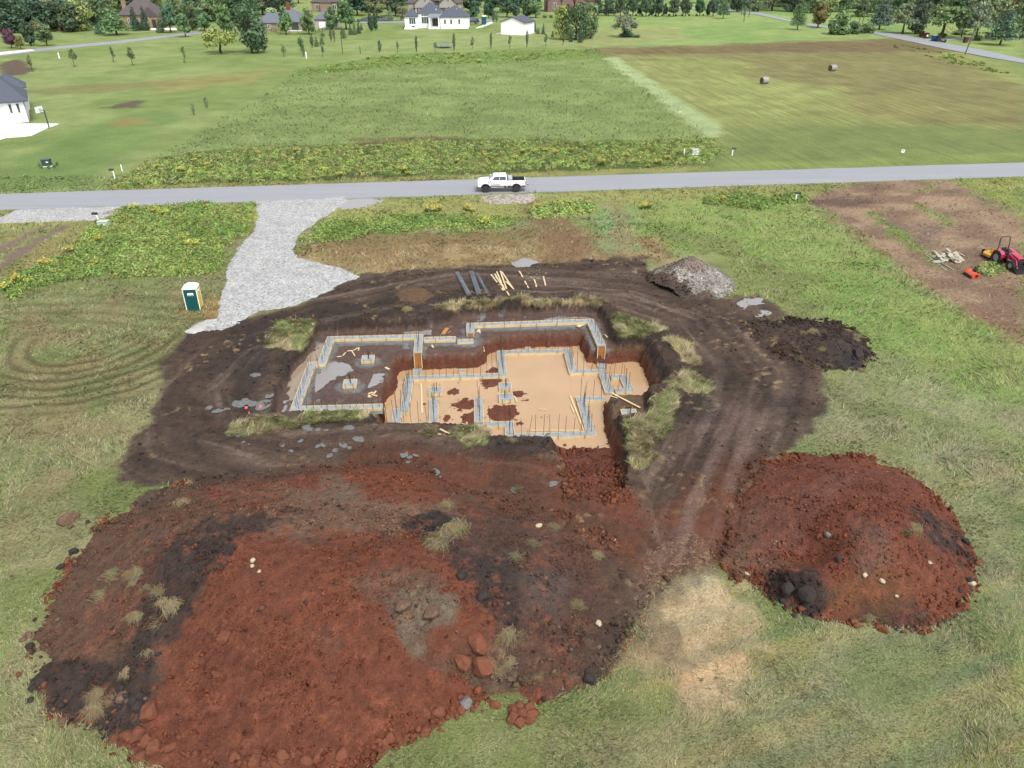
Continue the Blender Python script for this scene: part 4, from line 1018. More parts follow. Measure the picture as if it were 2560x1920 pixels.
bundle((1192,681.5), (1220,736.6), 9, .3, .04, 'loose splayed steel bars beside the lumber heap')
for i, (a, b) in enumerate([((1369,1092), (1325,1139)), ((1373,1093), (1329,1141))]):
    A = G(*a); B = G(*b); A = on_site(a[0] / S, a[1] / S); B = on_site(b[0] / S, b[1] / S); A.z += .3; B.z += .3
    tag(MB().tube(A, B, .032, 6).build('steel_rod', M_STEEL), 'long steel rod laid down the slope at the ramp', 'rod', 'rods at the ramp')
M_PINK = mat('pink_flag', (.8, .12, .16), .6)
me_wire = MB().tube((0, 0, -.1), (0, 0, .5), .006, 4).mesh('wire', M_STEEL); me_flag = MB().add([(0, 0, .38), (.14, .02, .36), (.13, -.02, .5), (0, 0, .5)], [(0, 1, 2, 3)]).add([(0, .004, .38), (.14, .024, .36), (.13, -.016, .5), (0, .004, .5)], [(3, 2, 1, 0)]).mesh('flag', M_PINK)
for k, (p, lab) in enumerate([(Z1(625,515),'a'),(Z1(675,370),'a'),(Z1(825,310),'a'),(Z1(630,335),'a'),(Z1(230,1165),'b'),(Z1(362,1155),'b'),(Z1(250,1215),'b'),(Z3(1875,1050),'c'),(Z3(1845,1095),'c'),(Z3(1465,190),'d'),(Z3(1400,480),'d')]):
    q = G(*p); lb = {'a': 'small pink marker flag in the grass block at the back of the pit', 'b': 'small pink marker flag in the grass strip before the garage', 'c': 'small pink marker flag in the grass by the raised ledge', 'd': 'small pink marker flag near the right hand footing return'}[lab]
    t = thing('marker_flag', lb, 'flag', (q.x, q.y, gz(q.x, q.y)), rr.uniform(0, 6), 'pink marker flags ' + lab)
    link_mesh('wire', me_wire, t); link_mesh('flag', me_flag, t, scale=1.3)

# ------------------------------------------------------------------ rocks, clods, splats
def rock_mesh(name, m, seed, flat=1.0, sub=2, rough=.28):
    import bmesh
    bm = bmesh.new(); bmesh.ops.create_icosphere(bm, subdivisions=sub, radius=1.0)
    r = random.Random(seed); planes = [(Vector((r.gauss(0, 1), r.gauss(0, 1), r.gauss(0, 1))).normalized(), r.uniform(.55, .85)) for _ in range(9)]
    for v in bm.verts:
        p = v.co.copy()
        for nn, d in planes:
            e = p.dot(nn) - d
            if e > 0: p -= nn * e * .9
        p *= 1 + r.uniform(-rough, rough) * .35
        p.z *= flat; v.co = p
    me = bpy.data.meshes.new(name); bm.to_mesh(me); bm.free(); me.materials.append(m); return me
M_RCLAY = mat('red_clay', C(126,78,58), .9, 0, .25, 2.5, .03, .2); M_BSOIL = mat('black_soil', C(60,53,51), .85, 0, .25, 2.5, .03, .25); M_BRSOIL = mat('brown_soil', C(118,94,78), .9, 0, .25, 2.5, .03, .2); M_GREYR = mat('grey_stone', C(126,122,120), .85, 0, .2, 2.5, .02, .3); M_PALE = mat('pale_limestone', C(200,186,158), .8, 0, .12, 2.5, .02, .3); M_SPLAT = mat('spilt_concrete', C(116,118,117), .85, 0, .18, 3, .02)
RK = {k: [rock_mesh('rock', m, 10 * i + j) for j in range(4)] for i, (k, m) in enumerate((('red', M_RCLAY), ('black', M_BSOIL), ('brown', M_BRSOIL), ('grey', M_GREYR), ('pale', M_PALE)))}
def rock(vx, vy, size, kind, label, group=None, name='clay_clod', cat='clod', sink=.3, flat=None):
    p = on_site(vx, vy); s = size * rr.uniform(.85, 1.15)
    o = link_mesh(name, rr.choice(RK[kind]), None, (p.x, p.y, p.z + s * (.5 - sink)), (rr.uniform(-.5, .5), rr.uniform(-.5, .5), rr.uniform(0, 6)), (s * rr.uniform(.85, 1.25), s * rr.uniform(.8, 1.1), s * rr.uniform(.65, .95)))
    return tag(o, label, cat, group)
for vx, vy, s, k, lab in [(325,1540,.42,'red','large round red clay boulder low on the mound beside dark clods'),(1030,1395,.62,'red','biggest dark stained red boulder on the mound face'),(1040,1445,.6,'red','long red boulder under the biggest boulder'),(1000,1432,.42,'red','pointed red boulder left of the two biggest'),(1275,1473,.34,'black','black soil lump at the edge of the straw'),(1268,1455,.22,'black','smaller black lump behind the black soil lump'),
    (1005,1523,.36,'grey','dark grey stone at the grass edge of the big mound'),(485,1380,.3,'red','pale red boulder alone on the smooth red face'),(468,1458,.24,'red','round red clod below the lone pale boulder'),(930,1330,.5,'brown','olive lump of clay in the grey patch'),(870,1310,.4,'brown','second olive lump of clay in the grey patch'),
    (1175,1512,.2,'black','black lump half hidden in the grass fringe'),(1788,1158,.22,'grey','grey boulder high on the rounded red mound'),(1770,1160,.2,'red','red boulder touching the grey boulder'),(1810,1210,.26,'black','dark flat stone on the rounded red mound'),(1740,1285,.62,'black','huge cracked black soil block on the rounded red mound'),(1700,1275,.45,'black','black soil block beside the huge cracked block'),
    (2085,1170,.3,'black','black lump on the far grass side of the rounded mound'),(1000,1245,.42,'black','black block with a red stain on the big mound'),(1045,1290,.4,'black','black overhanging slab on the dark slope'),(1690,1300,.2,'black','small black clod below the black blocks'),(1845,1345,.3,'red','broken red slab at the front of the rounded mound'),(1842,712,.3,'black','black lump alone in the green grass beyond the topsoil mound'),(1850,770,.6,'black','smooth cracked slab on the topsoil mound'),
    (145,1128,.45,'brown','brown clod cluster main lump in the left grass'),(160,1118,.3,'brown','brown lump behind the left grass clod'),(152,1140,.26,'brown','small brown lump below the left grass clod')]:
    rock(vx, vy, s, k, lab, name='boulder', cat='boulder')
for i in range(8):
    a = i * 2 * PI / 7; q = (1128 + 22 * math.cos(a) * (i < 7), 1547 + 17 * math.sin(a) * (i < 7))
    rock(q[0], q[1], .3, 'red', 'reddish boulder in the ring of boulders dumped on the grass', 'ring of boulders on grass', 'boulder', 'boulder', .15)
for vx, vy, s, lab in [(546,1213,.18,'white limestone chunk, larger of two high on the red face'),(546,1224,.12,'white limestone chip just under the larger chunk'),(560,1236,.12,'curved white chip on the red face'),(1163,1137,.2,'round white stone by the pale smear'),(1326,1168,.12,'white stone at the edge of the wheel track'),(1294,1348,.16,'white ring shaped stone on the dark slope'),(1905,1257,.18,'white chunk high on the yellow streak'),(1868,1245,.14,'yellowish chip beside the white chunk'),(2008,1216,.16,'white stone on the right flank of the rounded mound'),(2098,1262,.2,'pale slab lying in the grass past the rounded mound'),(1612,1241,.14,'white stone at the straw edge of the rounded mound'),(1935,1290,.14,'white chip low on the rounded mound')]:
    rock(vx, vy, s, 'pale', lab, None, 'pale_stone', 'stone')
foot = PV([(60,1400),(85,1500),(160,1560),(250,1600),(330,1648),(420,1690),(560,1690),(700,1690),(820,1632),(900,1590),(960,1560),(1040,1510)])
def scatter_line(pts, n, spread, lo, hi, kinds, lab, group):
    for i in range(n):
        t = rr.random() * (len(pts) - 1); k = int(t); f = t - k
        vx = pts[k][0] * (1 - f) + pts[k + 1][0] * f + rr.gauss(0, spread); vy = pts[k][1] * (1 - f) + pts[k + 1][1] * f + rr.gauss(0, spread * .6)
        kd = rr.choice(kinds); rock(vx, vy, lo + (hi - lo) * rr.random() ** 2.2, kd, lab % {'red': 'red clay', 'black': 'black soil', 'brown': 'brown soil', 'grey': 'grey'}[kd], group + ' ' + kd)
scatter_line([(260,1590),(350,1625),(450,1640),(600,1640),(760,1625),(880,1590),(980,1545),(1040,1520)], 78, 16, .1, .34, ['red'], '%s clod tumbled along the foot of the huge mound', 'clods along the mound foot')
scatter_line([(55,1395),(75,1470),(120,1530),(200,1560),(260,1520),(300,1480)], 44, 20, .09, .28, ['black', 'black', 'brown', 'red'], '%s clod among the dark rubble at the left foot of the mound', 'rubble at left foot')
scatter_line([(300,1080),(200,1140),(140,1230),(100,1320),(60,1390)], 34, 14, .08, .26, ['black', 'brown', 'brown'], '%s clod strewn down the left edge of the mound', 'clods on left edge')
scatter_line([(340,1290),(400,1230),(440,1190),(330,1400),(310,1450)], 28, 18, .07, .2, ['black'], '%s clod in the dark band of the left slope', 'clods in dark band')
scatter_line([(1060,1300),(1150,1350),(1250,1400),(1150,1480),(1080,1450),(1200,1300),(1100,1200)], 34, 34, .06, .18, ['black', 'brown', 'red'], '%s clod on the dark right slope of the huge mound', 'clods on right slope')
scatter_line([(1680,1320),(1780,1335),(1880,1350),(1990,1362),(2070,1330),(2105,1270),(2100,1200),(2050,1120)], 38, 12, .07, .24, ['red', 'black', 'red'], '%s clod round the edge of the rounded red mound', 'clods round rounded mound')
scatter_line([(1690,700),(1780,700),(1860,740),(1870,790),(1780,800),(1700,770)], 20, 12, .1, .28, ['black'], '%s clod on the black topsoil mound', 'clods on topsoil mound')
scatter_line([(1090,965),(1180,955),(1230,1000),(1300,1010),(1260,960)], 14, 12, .08, .24, ['black'], '%s clod on the spoil beside the ramp', 'clods beside ramp')
scatter_line([(560,900),(600,830),(640,770)], 8, 9, .1, .22, ['black'], '%s clod along the left rim of the trench', 'clods on trench rim')
me_spl = [rock_mesh('concrete_splat', M_SPLAT, 90 + j, .3, 2, .4) for j in range(3)]
for p, s in [(Z1(295,805),.42),(Z1(130,1070),.6),(Z1(200,1050),.6),(Z1(270,1060),.5),(Z1(355,1085),.7),(Z1(425,995),.4),(Z1(50,1370),.25),(Z1(135,1355),.22),(Z1(760,1290),.42),(Z1(790,1305),.3),(Z1(865,1305),.25),(Z1(945,1310),.2),(Z1(1100,1295),.25),(Z1(1150,1288),.4),(Z1(705,1410),.22),(Z1(535,1450),.22),(Z1(625,1500),.3),(Z1(870,1458),.25),(Z1(915,1445),.3),(Z1(1100,1450),.35),(Z1(1140,1470),.35),(Z1(1025,1500),.28),(Z1(970,1550),.25),(Z1(1240,1395),.45),(Z1(1660,1535),.4),(Z1(1700,1555),.3),(Z1(1770,1540),.25),(Z1(1700,1605),.2),(Z1(175,1425),.2),(Z1(230,1445),.15)] + [((a * S, b * S), s) for a, b, s in [(455,880,.35),(470,888,.4),(490,884,.3),(1112,1058,.3),(1195,1045,.35),(940,1020,.4),(950,1032,.25)]]:
    q = on_site(p[0] / S, p[1] / S)
    tag(link_mesh('concrete_splat', rr.choice(me_spl), None, (q.x, q.y, q.z + .0), (0, 0, rr.uniform(0, 6)), (s * 1.2, s * .8, s * .35)), 'grey splat of spilt concrete dried on the dark yard soil', 'concrete splat', 'spilt concrete on the yard')
patch('concrete_washout', [(398,716),(420,700),(448,688),(470,690),(462,703),(440,712),(415,718)], mat('washout_slurry', C(196,196,192), .5, 0, .15, 2.0, .02), .05, .15, .25, 'pale concrete washout slurry beside the portable toilet')
# small clods on every slope: too many to pick apart
def clods(M, n, name, label, lo=.022, hi=.13, edge_bias=0.0, colk=1.0):
    A = np.array(M.P); out = []
    x = RNG.uniform(A[:, 0].min(), A[:, 0].max(), n * 3); y = RNG.uniform(A[:, 1].min(), A[:, 1].max(), n * 3)
    d = M.sdf(x, y); dens = .18 + .82 * smooth(-.1, .35, fbm(x * .6, y * .6, 3, M.seed + 9)); k = (d < .25) & (RNG.random(len(x)) < dens)
    x = x[k][:n]; y = y[k][:n]; d = d[k][:n]; z = M.z(x, y); c = M.color(x, y, z)
    n = len(x); s = lo + (hi - lo) * RNG.random(n) ** 4.0 * (1 + .8 * smooth(-1.6, 0, d))
    base = np.array([[1, 0, 0], [-1, 0, 0], [0, 1, 0], [0, -1, 0], [0, 0, 1], [0, 0, -1]], float)
    T = np.array([[0, 2, 4], [2, 1, 4], [1, 3, 4], [3, 0, 4], [2, 0, 5], [1, 2, 5], [3, 1, 5], [0, 3, 5]])
    V = base[None] * RNG.uniform(.55, 1.25, (n, 6, 1)) + RNG.normal(0, .28, (n, 6, 3))
    a = RNG.uniform(0, 2 * PI, n); ca, sa = np.cos(a)[:, None], np.sin(a)[:, None]
    V = np.stack([V[..., 0] * ca - V[..., 1] * sa, V[..., 0] * sa + V[..., 1] * ca, V[..., 2] * .75], -1) * s[:, None, None]
    V += np.stack([x, y, z + s * .25], -1)[:, None, :]
    F = (T[None] + (np.arange(n) * 6)[:, None, None]).reshape(-1, 3)
    c = c * RNG.uniform(.65, 1.35, (n, 1)) * colk
    o = link_mesh(name, np_mesh(name, V.reshape(-1, 3), F, M_CLOD, {'Col': np.repeat(c, 6, 0)}))
    return tag(o, label, kind='stuff')
M_CLOD = vcol_mat('loose_clods', .95, 0, .1)
clods(M1, 17000, 'loose_clods', 'loose small clods covering the huge foreground mound')
clods(M2, 5500, 'loose_clods', 'loose small clods covering the rounded red mound')
clods(M3, 2200, 'loose_clods', 'loose small clods covering the black topsoil mound', .03, .16)
class YardClods:
    P = YARD; seed = 700
    def sdf(s, x, y): return np.where(pit_z(x, y) < -.25, 1.0, sdpoly(x, y, YARD) + .6)
    def z(s, x, y): return zlook(x, y)
    def color(s, x, y, z): return paint(x, y)[0]
clods(YardClods(), 9000, 'loose_clods', 'loose crumbs of soil strewn over the dark yard', .025, .13)
class RampClods(YardClods):
    P = RAMP; seed = 720
    def sdf(s, x, y): return sdpoly(x, y, RAMP) - .8
clods(RampClods(), 1500, 'loose_clods', 'loose red crumbs on the ramp into the pit', .04, .22)
clods(M4, 3500, 'loose_stones', 'loose stones covering the grey gravel pile', .03, .13)
# ------------------------------------------------------------------ grass, weeds, tufts
DRIVE = [PV([(553,434),(556,470),(548,500),(520,530),(490,578),(487,620),(474,650),(470,690),(430,712),(480,712),(505,700),(560,672),(640,660),(735,615),(776,598),(740,583),(690,568),(642,558),(632,540),(642,510),(680,480),(752,437),(745,425)]), PV([(40,452),(258,446),(255,462),(200,476),(0,482),(-40,482),(10,466)]), PV([(1050,422),(1150,418),(1158,428),(1140,438),(1060,440),(1040,430)])]
def free_ground(x, y, m=.1):
    u, v = to_uv(x, y); ok = (v < ROAD_V0 - .15) | (v > ROAD_V1 + .15)
    for M in (M1, M2, M3, M4):
        P = np.array(M.P); bb = (x > P[:, 0].min() - 1) & (x < P[:, 0].max() + 1) & (y > P[:, 1].min() - 1) & (y < P[:, 1].max() + 1)
        ok[bb] &= M.sdf(x[bb], y[bb]) > m - .25
    for P in DRIVE + PUD_W: ok &= sdpoly(x, y, P) > .05
    return ok
def px_ground(px, py):
    a = (px - 1280) / FPX; b = (960 - py) / FPX
    t = -CAMH / (-math.sin(PITCH) + b * math.cos(PITCH))
    return a * t, (math.cos(PITCH) + b * math.sin(PITCH)) * t
M_BLADE = vcol_mat('grass_blades', .8, .25, .12)
def blades(name, label, x, y, L, W, up, c, ang=None, spread=.7, parent=None):
    n = len(x); z = zlook(x, y)
    if ang is None: ang = fbm(x * .22, y * .22, 3, 301) * 5.0 + fbm(x * .9, y * .9, 2, 302) * 1.6
    a = ang + RNG.normal(0, spread, n)
    dx, dy = np.cos(a), np.sin(a)
    w = W * RNG.uniform(.6, 1.3, n) * .5; L = L * RNG.uniform(.55, 1.3, n); h = L * up * RNG.uniform(.5, 1.4, n)
    tw = RNG.normal(0, .5, n)
    px_, py_ = -dy * np.cos(tw), dx * np.cos(tw); pz_ = np.sin(tw) * .6
    V = np.empty((n, 3, 3))
    V[:, 0] = np.stack([x - px_ * w, y - py_ * w, z - .02 - pz_ * w], 1); V[:, 1] = np.stack([x + px_ * w, y + py_ * w, z - .02 + pz_ * w], 1)
    V[:, 2] = np.stack([x + dx * L * .8, y + dy * L * .8, z + h], 1)
    F = np.arange(n * 3).reshape(-1, 3)
    c = np.clip(c, .003, .8)
    o = link_mesh(name, np_mesh(name, V.reshape(-1, 3), F, M_BLADE, {'Col': np.repeat(c, 3, 0)}))
    return tag(o, label, kind='stuff')
def tint(c, n, straw=.22, dark=.16):
    r = RNG.random(n); k = RNG.uniform(.55, 1.5, (n, 1)); out = c * k
    out = np.where((r < straw)[:, None], np.array(C(196,184,150)) * RNG.uniform(.6, 1.15, (n, 1)), out)
    out = np.where((r > 1 - dark)[:, None], np.array(C(92,112,60)) * RNG.uniform(.5, 1.2, (n, 1)), out)
    return out
def meadow(name, label, n, y0, y1, dens_fn=None, lpx=9.0, wpx=1.5, up=.45, straw=.22, dark=.16):
    px = RNG.uniform(-160, 2720, n); py = RNG.uniform(y0, y1, n)
    x, y = px_ground(px, py)
    c, ax = paint(x, y)
    ok = free_ground(x, y) & (RNG.random(n) > ax[:, 0] * 1.15) & (pit_z(x, y) > -.3)
    if dens_fn is not None: ok &= RNG.random(n) < dens_fn(x, y)
    x, y, c = x[ok], y[ok], c[ok]; m = len(x)
    mp = (y * math.cos(PITCH) + CAMH * math.sin(PITCH)) / FPX
    L = np.clip(lpx * mp, .26, .75); W = np.clip(wpx * mp, .03, .2)
    f1 = fbm(x * 1.7, y * 1.7, 3, 311) + .6 * fbm(x * .5, y * .5, 3, 312); f2 = fbm(x * 1.1 + 50, y * 1.1, 3, 313)
    c = c * (1 + .58 * f1[:, None]) * (1 + f2[:, None] * np.array([[.22, -.02, .12]]))
    L = L * (1 - .55 * mow_ring(x, y) * (x < -12))
    patchy = .65 + .55 * smooth(-.3, .4, fbm(x * .35, y * .35, 3, 310))
    return blades(name, label, x, y, L * patchy, W, up, tint(c, m, straw, dark))
meadow('grass', 'matted tan and green meadow grass around the near mounds', 210000, 930, 2080, None, 15, 2.6, .42, .36, .1)
meadow('grass', 'cut green grass between the site and the road', 120000, 440, 930, None, 12, 2.8, .4, .18, .16)
MEAD_W = PV([(245,395),(370,322),(600,185),(640,150),(860,118),(1290,105),(1420,190),(1560,320),(1540,362),(1040,385),(600,398),(245,410)])
meadow('grass', 'rough uncut meadow grass across the road', 60000, 120, 470, lambda x, y: smooth(.8, -.8, sdpoly(x, y, MEAD_W)), 8, 3.2, .5, .2, .06)
# sod islands on the pit rim
xs, ys, cs, al = [], [], [], []
for pts, cc in GRASS_ISLES:
    P = np.array(PV(pts)); n = int(900 * (np.ptp(P[:, 0]) * np.ptp(P[:, 1])) ** .9)
    x = RNG.uniform(P[:, 0].min() - .2, P[:, 0].max() + .2, n); y = RNG.uniform(P[:, 1].min() - .2, P[:, 1].max() + .2, n)
    k = (sdpoly(x, y, P) + fbm(x * 1.6, y * 1.6, 3, 93) * .4 < .1) & (pit_z(x, y) > -.35); x, y = x[k], y[k]
    xs.append(x); ys.append(y); cs.append(np.tile(np.array(cc), (len(x), 1)))
x = np.concatenate(xs); y = np.concatenate(ys); c = np.concatenate(cs)
t = smooth(-.25, .3, fbm(x * 1.4, y * 1.4, 3, 350))[:, None]; k = (.75 + .5 * smooth(-.3, .3, fbm(x * 3.2, y * 3.2, 2, 351)))[:, None]
c = (c * np.array([[.86, .98, .8]]) * (1 - t) + np.array(C(206,190,150)) * t) * k
tus = .45 + .8 * smooth(-.3, .4, fbm(x * 2.1, y * 2.1, 3, 352))
blades('sod_grass', 'long drooping grass left on sod islands along the pit rim', x, y, .6 * tus, np.full(len(x), .04), .5, tint(c, len(x), .2, .06))

def leaf_clumps(name, label, cx, cy, R, Hh, base, nl=40, leaf=.16):
    n = len(cx); z0 = zlook(cx, cy)
    u = RNG.normal(0, 1, (n, nl, 3)); u /= np.linalg.norm(u, axis=2, keepdims=True); u[..., 2] = np.abs(u[..., 2])
    r = RNG.uniform(.55, 1.05, (n, nl, 1)); p = u * r
    ctr = np.stack([cx, cy, z0], 1)[:, None, :] + p * np.stack([R, R, Hh], 1)[:, None, :]
    nor = u + RNG.normal(0, .55, u.shape) + np.array([0, 0, .5]); nor /= np.linalg.norm(nor, axis=2, keepdims=True)
    t = np.cross(nor, RNG.normal(0, 1, nor.shape)); t /= np.linalg.norm(t, axis=2, keepdims=True); b = np.cross(nor, t)
    s = leaf * RNG.uniform(.6, 1.4, (n, nl, 1)) * (1 + .15 * (R[:, None, None] - .5))
    V = np.stack([ctr - t * s * .5 - b * s * .6, ctr + t * s * .6 - b * s * .3, ctr + b * s * .9], 2).reshape(-1, 3)
    cl = np.array(base)[None, None, :] if np.ndim(base) == 1 else base[:, None, :]
    cl = cl * RNG.uniform(.72, 1.3, (n, 1, 1)) * RNG.uniform(.6, 1.4, (n, nl, 1)) * (1 + RNG.normal(0, .08, (n, 1, 3)))
    cl = np.repeat(cl, 3, 1).reshape(-1, 3)
    F = np.arange(len(V)).reshape(-1, 3)
    return tag(link_mesh(name, np_mesh(name, V, F, M_BLADE, {'Col': np.clip(cl, .003, .7)})), label, kind='stuff')
def weed_bed(label, poly, n, base, R=(.3, .7), Hh=(.35, .9), leaf=.17, nl=40, base2=None):
    A = np.array(poly) * S; x0, y0 = A.min(0); x1, y1 = A.max(0)
    px = RNG.uniform(x0 - 10, x1 + 10, n * 3); py = RNG.uniform(y0 - 6, y1 + 6, n * 3)
    x, y = px_ground(px, py); d = sdpoly(x, y, PV(poly)) + fbm(x * .3, y * .3, 3, 320) * 2.2
    k = (d < 0) & free_ground(x, y); x, y = x[k][:n], y[k][:n]; m = len(x)
    k2 = smooth(-.4, .4, fbm(x * .25, y * .25, 3, 321)); b = np.array(base)[None] * (1 - k2[:, None]) + np.array(base2 or base)[None] * k2[:, None]
    sc = .7 + .5 * smooth(-.3, .4, fbm(x * .4, y * .4, 2, 322))
    return leaf_clumps('weeds', label, x, y, RNG.uniform(*R, m) * sc, RNG.uniform(*Hh, m) * sc, b, nl, leaf)
WG, WG2 = C(174,194,112), C(150,176,98)
weed_bed('dense green roadside weeds between meadow and road', [(245,400),(320,350),(460,328),(700,316),(1000,304),(1300,308),(1540,302),(1562,330),(1530,352),(1040,370),(600,388),(250,402)], 2300, WG, (.35, .8), (.22, .62), .15, 56, C(172,184,112))
weed_bed('dense green weed bed left of the gravel driveway', [(0,648),(120,608),(300,600),(462,590),(495,545),(540,495),(548,462),(545,442),(262,448),(236,480),(150,540),(60,580),(0,606)], 2300, WG, (.35, .75), (.3, .75), .13, 58, WG2)
weed_bed('green weed bed between driveway and pickup', [(650,520),(690,490),(800,468),(900,462),(1100,470),(1112,486),(1000,496),(900,500),(760,512)], 1000, WG, (.35, .75), (.3, .7), .13, 58, WG2)
weed_bed('green weed island beside the bare earth path', [(1145,455),(1180,446),(1270,442),(1275,456),(1200,468),(1150,470)], 260, WG, (.3, .7), (.3, .7), .18, 36)
weed_bed('green weeds round the right hand mailbox', [(1500,440),(1560,425),(1725,420),(1735,436),(1600,446)], 330, WG2, (.3, .7), (.3, .7), .18, 36)
weed_bed('tall green growth along the back of the meadow', [(640,165),(680,145),(860,118),(1290,106),(1310,124),(900,142),(700,160)], 420, C(170,188,112), (.5, 1.1), (.2, .45), .26, 26, C(146,160,98))
weed_bed('weed tufts around the orange flail mower', [(2116,590),(2128,578),(2160,580),(2172,592),(2142,604)], 45, C(166,184,112), (.2, .5), (.25, .6), .14, 40)
weed_bed('green verge tufts in the cut hay field', [(1880,96),(1990,100),(2110,130),(2180,160),(2100,150),(1960,108)], 120, C(130,158,80), (.4, 1.0), (.25, .5), .3, 24)
# goldenrod
M_GOLD = vcol_mat('goldenrod', .8, .2, .1, .2)
def goldenrod_mesh(seed):
    r = random.Random(seed); b = []; cl = []
    for i in range(16):
        a = r.uniform(0, 6.28); d = r.uniform(0, .55) ** .8; x0, y0 = d * math.cos(a), d * math.sin(a); h = r.uniform(.8, 1.25); lx, ly = x0 * 1.25, y0 * 1.25
        b += [(x0 - .02, y0, 0), (x0 + .02, y0, 0), (lx, ly, h)]; cl += [C(110,130,66)] * 3
        for k in range(9):
            p = Vector((lx + r.gauss(0, .05), ly + r.gauss(0, .05), h - r.random() * .34)); s = r.uniform(.05, .11)
            b += [p + Vector((r.gauss(0, s), r.gauss(0, s), r.gauss(0, s * .6))) for _ in range(3)]; cl += [tuple(v * r.uniform(.8, 1.2) for v in C(244,234,120))] * 3
        for k in range(7):
            p = Vector((x0 + r.gauss(0, .08), y0 + r.gauss(0, .08), r.uniform(.1, .6))); s = .11
            b += [p + Vector((r.gauss(0, s), r.gauss(0, s), r.gauss(0, s * .6))) for _ in range(3)]; cl += [tuple(v * r.uniform(.7, 1.3) for v in C(108,132,64))] * 3
    V = np.array([tuple(p) for p in b]); return np_mesh('goldenrod_clump', V, np.arange(len(V)).reshape(-1, 3), M_GOLD, {'Col': np.array(cl)})
GM = [goldenrod_mesh(i) for i in range(3)]
GOLD = {'goldenrod clump flowering yellow in the roadside weeds across the road': [(1115,346),(1130,332),(1165,324),(1178,330),(1200,335),(1232,330),(1350,340),(1365,352),(1420,354),(1440,348),(655,352),(668,350),(700,372),(735,380),(870,372),(880,378),(1500,345),(1470,350),(640,330),(560,335),(420,350),(450,360),(1050,340),(990,352),(1260,352),(1300,358),(780,375),(340,365),(390,372),(480,372),(1400,362)],
    'goldenrod clump flowering yellow in the weed bed left of the driveway': [(198,528),(212,524),(225,522),(105,576),(118,574),(200,578),(212,574),(35,614),(15,626),(65,612),(410,536),(422,534),(400,522),(290,455),(335,462),(352,465),(360,464),(448,452),(150,545),(90,570)],
    'goldenrod clump flowering yellow in the weeds beside the pickup': [(925,456),(938,458),(945,455),(1008,454),(1020,456),(1045,488),(1050,486),(1160,452),(1168,450),(1390,452),(1400,450),(1560,434),(1548,436)],
    'goldenrod patch flowering yellow at the back of the meadow': [(795,128),(838,126),(860,125),(1000,122),(880,138),(1035,136)], 'goldenrod flowering yellow under the bushes by the right road': [(2115,72),(2125,72),(2108,72)]}
for lab, pts in GOLD.items():
    for vx, vy in pts:
        q = GV(vx, vy); s = rr.uniform(.5, .9) * (1.3 if vy < 140 else 1)
        tag(link_mesh('goldenrod_clump', rr.choice(GM), None, (q.x, q.y, gz(q.x, q.y) - .03), (0, 0, rr.uniform(0, 6)), (s, s, s * rr.uniform(.8, 1.1))), lab, 'wildflower', lab[10:])
# straw tufts
def tuft_mesh(seed, n=200, L=.62, cbase=(160,146,112)):
    r = random.Random(seed); V = []; cl = []
    main = r.uniform(0, 6.28)
    for i in range(n):
        a = main + r.gauss(0, .62); d = r.uniform(0, .22); x0, y0 = r.gauss(0, .16), r.gauss(0, .16); l = L * r.uniform(.5, 1.2); w = .016
        h = r.uniform(.08, .3)
        V += [(x0 - w * math.sin(a), y0 + w * math.cos(a), h * .8), (x0 + w * math.sin(a), y0 - w * math.cos(a), h * .8), (x0 + l * math.cos(a), y0 + l * math.sin(a), r.uniform(-.18, .12))]
        cl += [tuple(v * r.uniform(.65, 1.25) for v in C(*cbase))] * 3
    return np_mesh('straw_tuft', np.array(V), np.arange(len(V)).reshape(-1, 3), M_BLADE, {'Col': np.array(cl)})
TM = [tuft_mesh(i) for i in range(4)]
TUFTS = {'dry straw tuft hanging on the dark left slope of the huge mound': [(318,1195),(300,1240),(290,1258),(345,1285),(370,1310),(352,1300),(318,1270),(235,1245),(212,1290),(395,1088),(340,1350),(275,1450),(320,1410),(240,1515),(215,1500),(205,1530),(295,1330)],
    'pale straw tuft in the pair on top of the huge mound': [(985,1135),(975,1145),(995,1142),(955,1172),(945,1178),(960,1165)], 'dry straw tuft caught on the black topsoil mound': [(1780,755),(1790,790),(1735,720),(1755,716),(1830,715),(1850,735),(1862,800),(1845,728)],
    'dry straw wisp on the dark right slope of the huge mound': [(1100,1370),(1125,1375),(1080,1455),(1105,1430),(1240,1310),(1110,1210),(1150,1180),(1290,1200),(1190,1140)], 'dry straw tuft on the rim soil in front of the pit': [(925,938),(934,934),(1105,952),(1430,990),(960,1090),(1120,1060)], 'dry straw wisp on the rounded red mound': [(1880,1335),(1910,1340),(1960,1155),(1975,1140),(1990,1330)],
    'dry straw tuft torn up along the back bank of the pit': [(860,665),(880,668),(950,668),(975,660),(1010,655),(1050,650),(1090,645),(1120,648),(1160,655),(1200,650),(810,672),(1450,740),(1470,755),(1490,770),(1480,800),(1460,820)]}
for lab, pts in TUFTS.items():
    for vx, vy in pts:
        q = on_site(vx, vy); s = rr.uniform(.6, 1.1) * (1.5 if 'pair' in lab else 1)
        tag(link_mesh('straw_tuft', rr.choice(TM), None, (q.x, q.y, q.z - .03), (rr.uniform(-.2, .2), rr.uniform(-.2, .2), rr.uniform(0, 6)), s), lab, 'straw tuft', lab[4:])
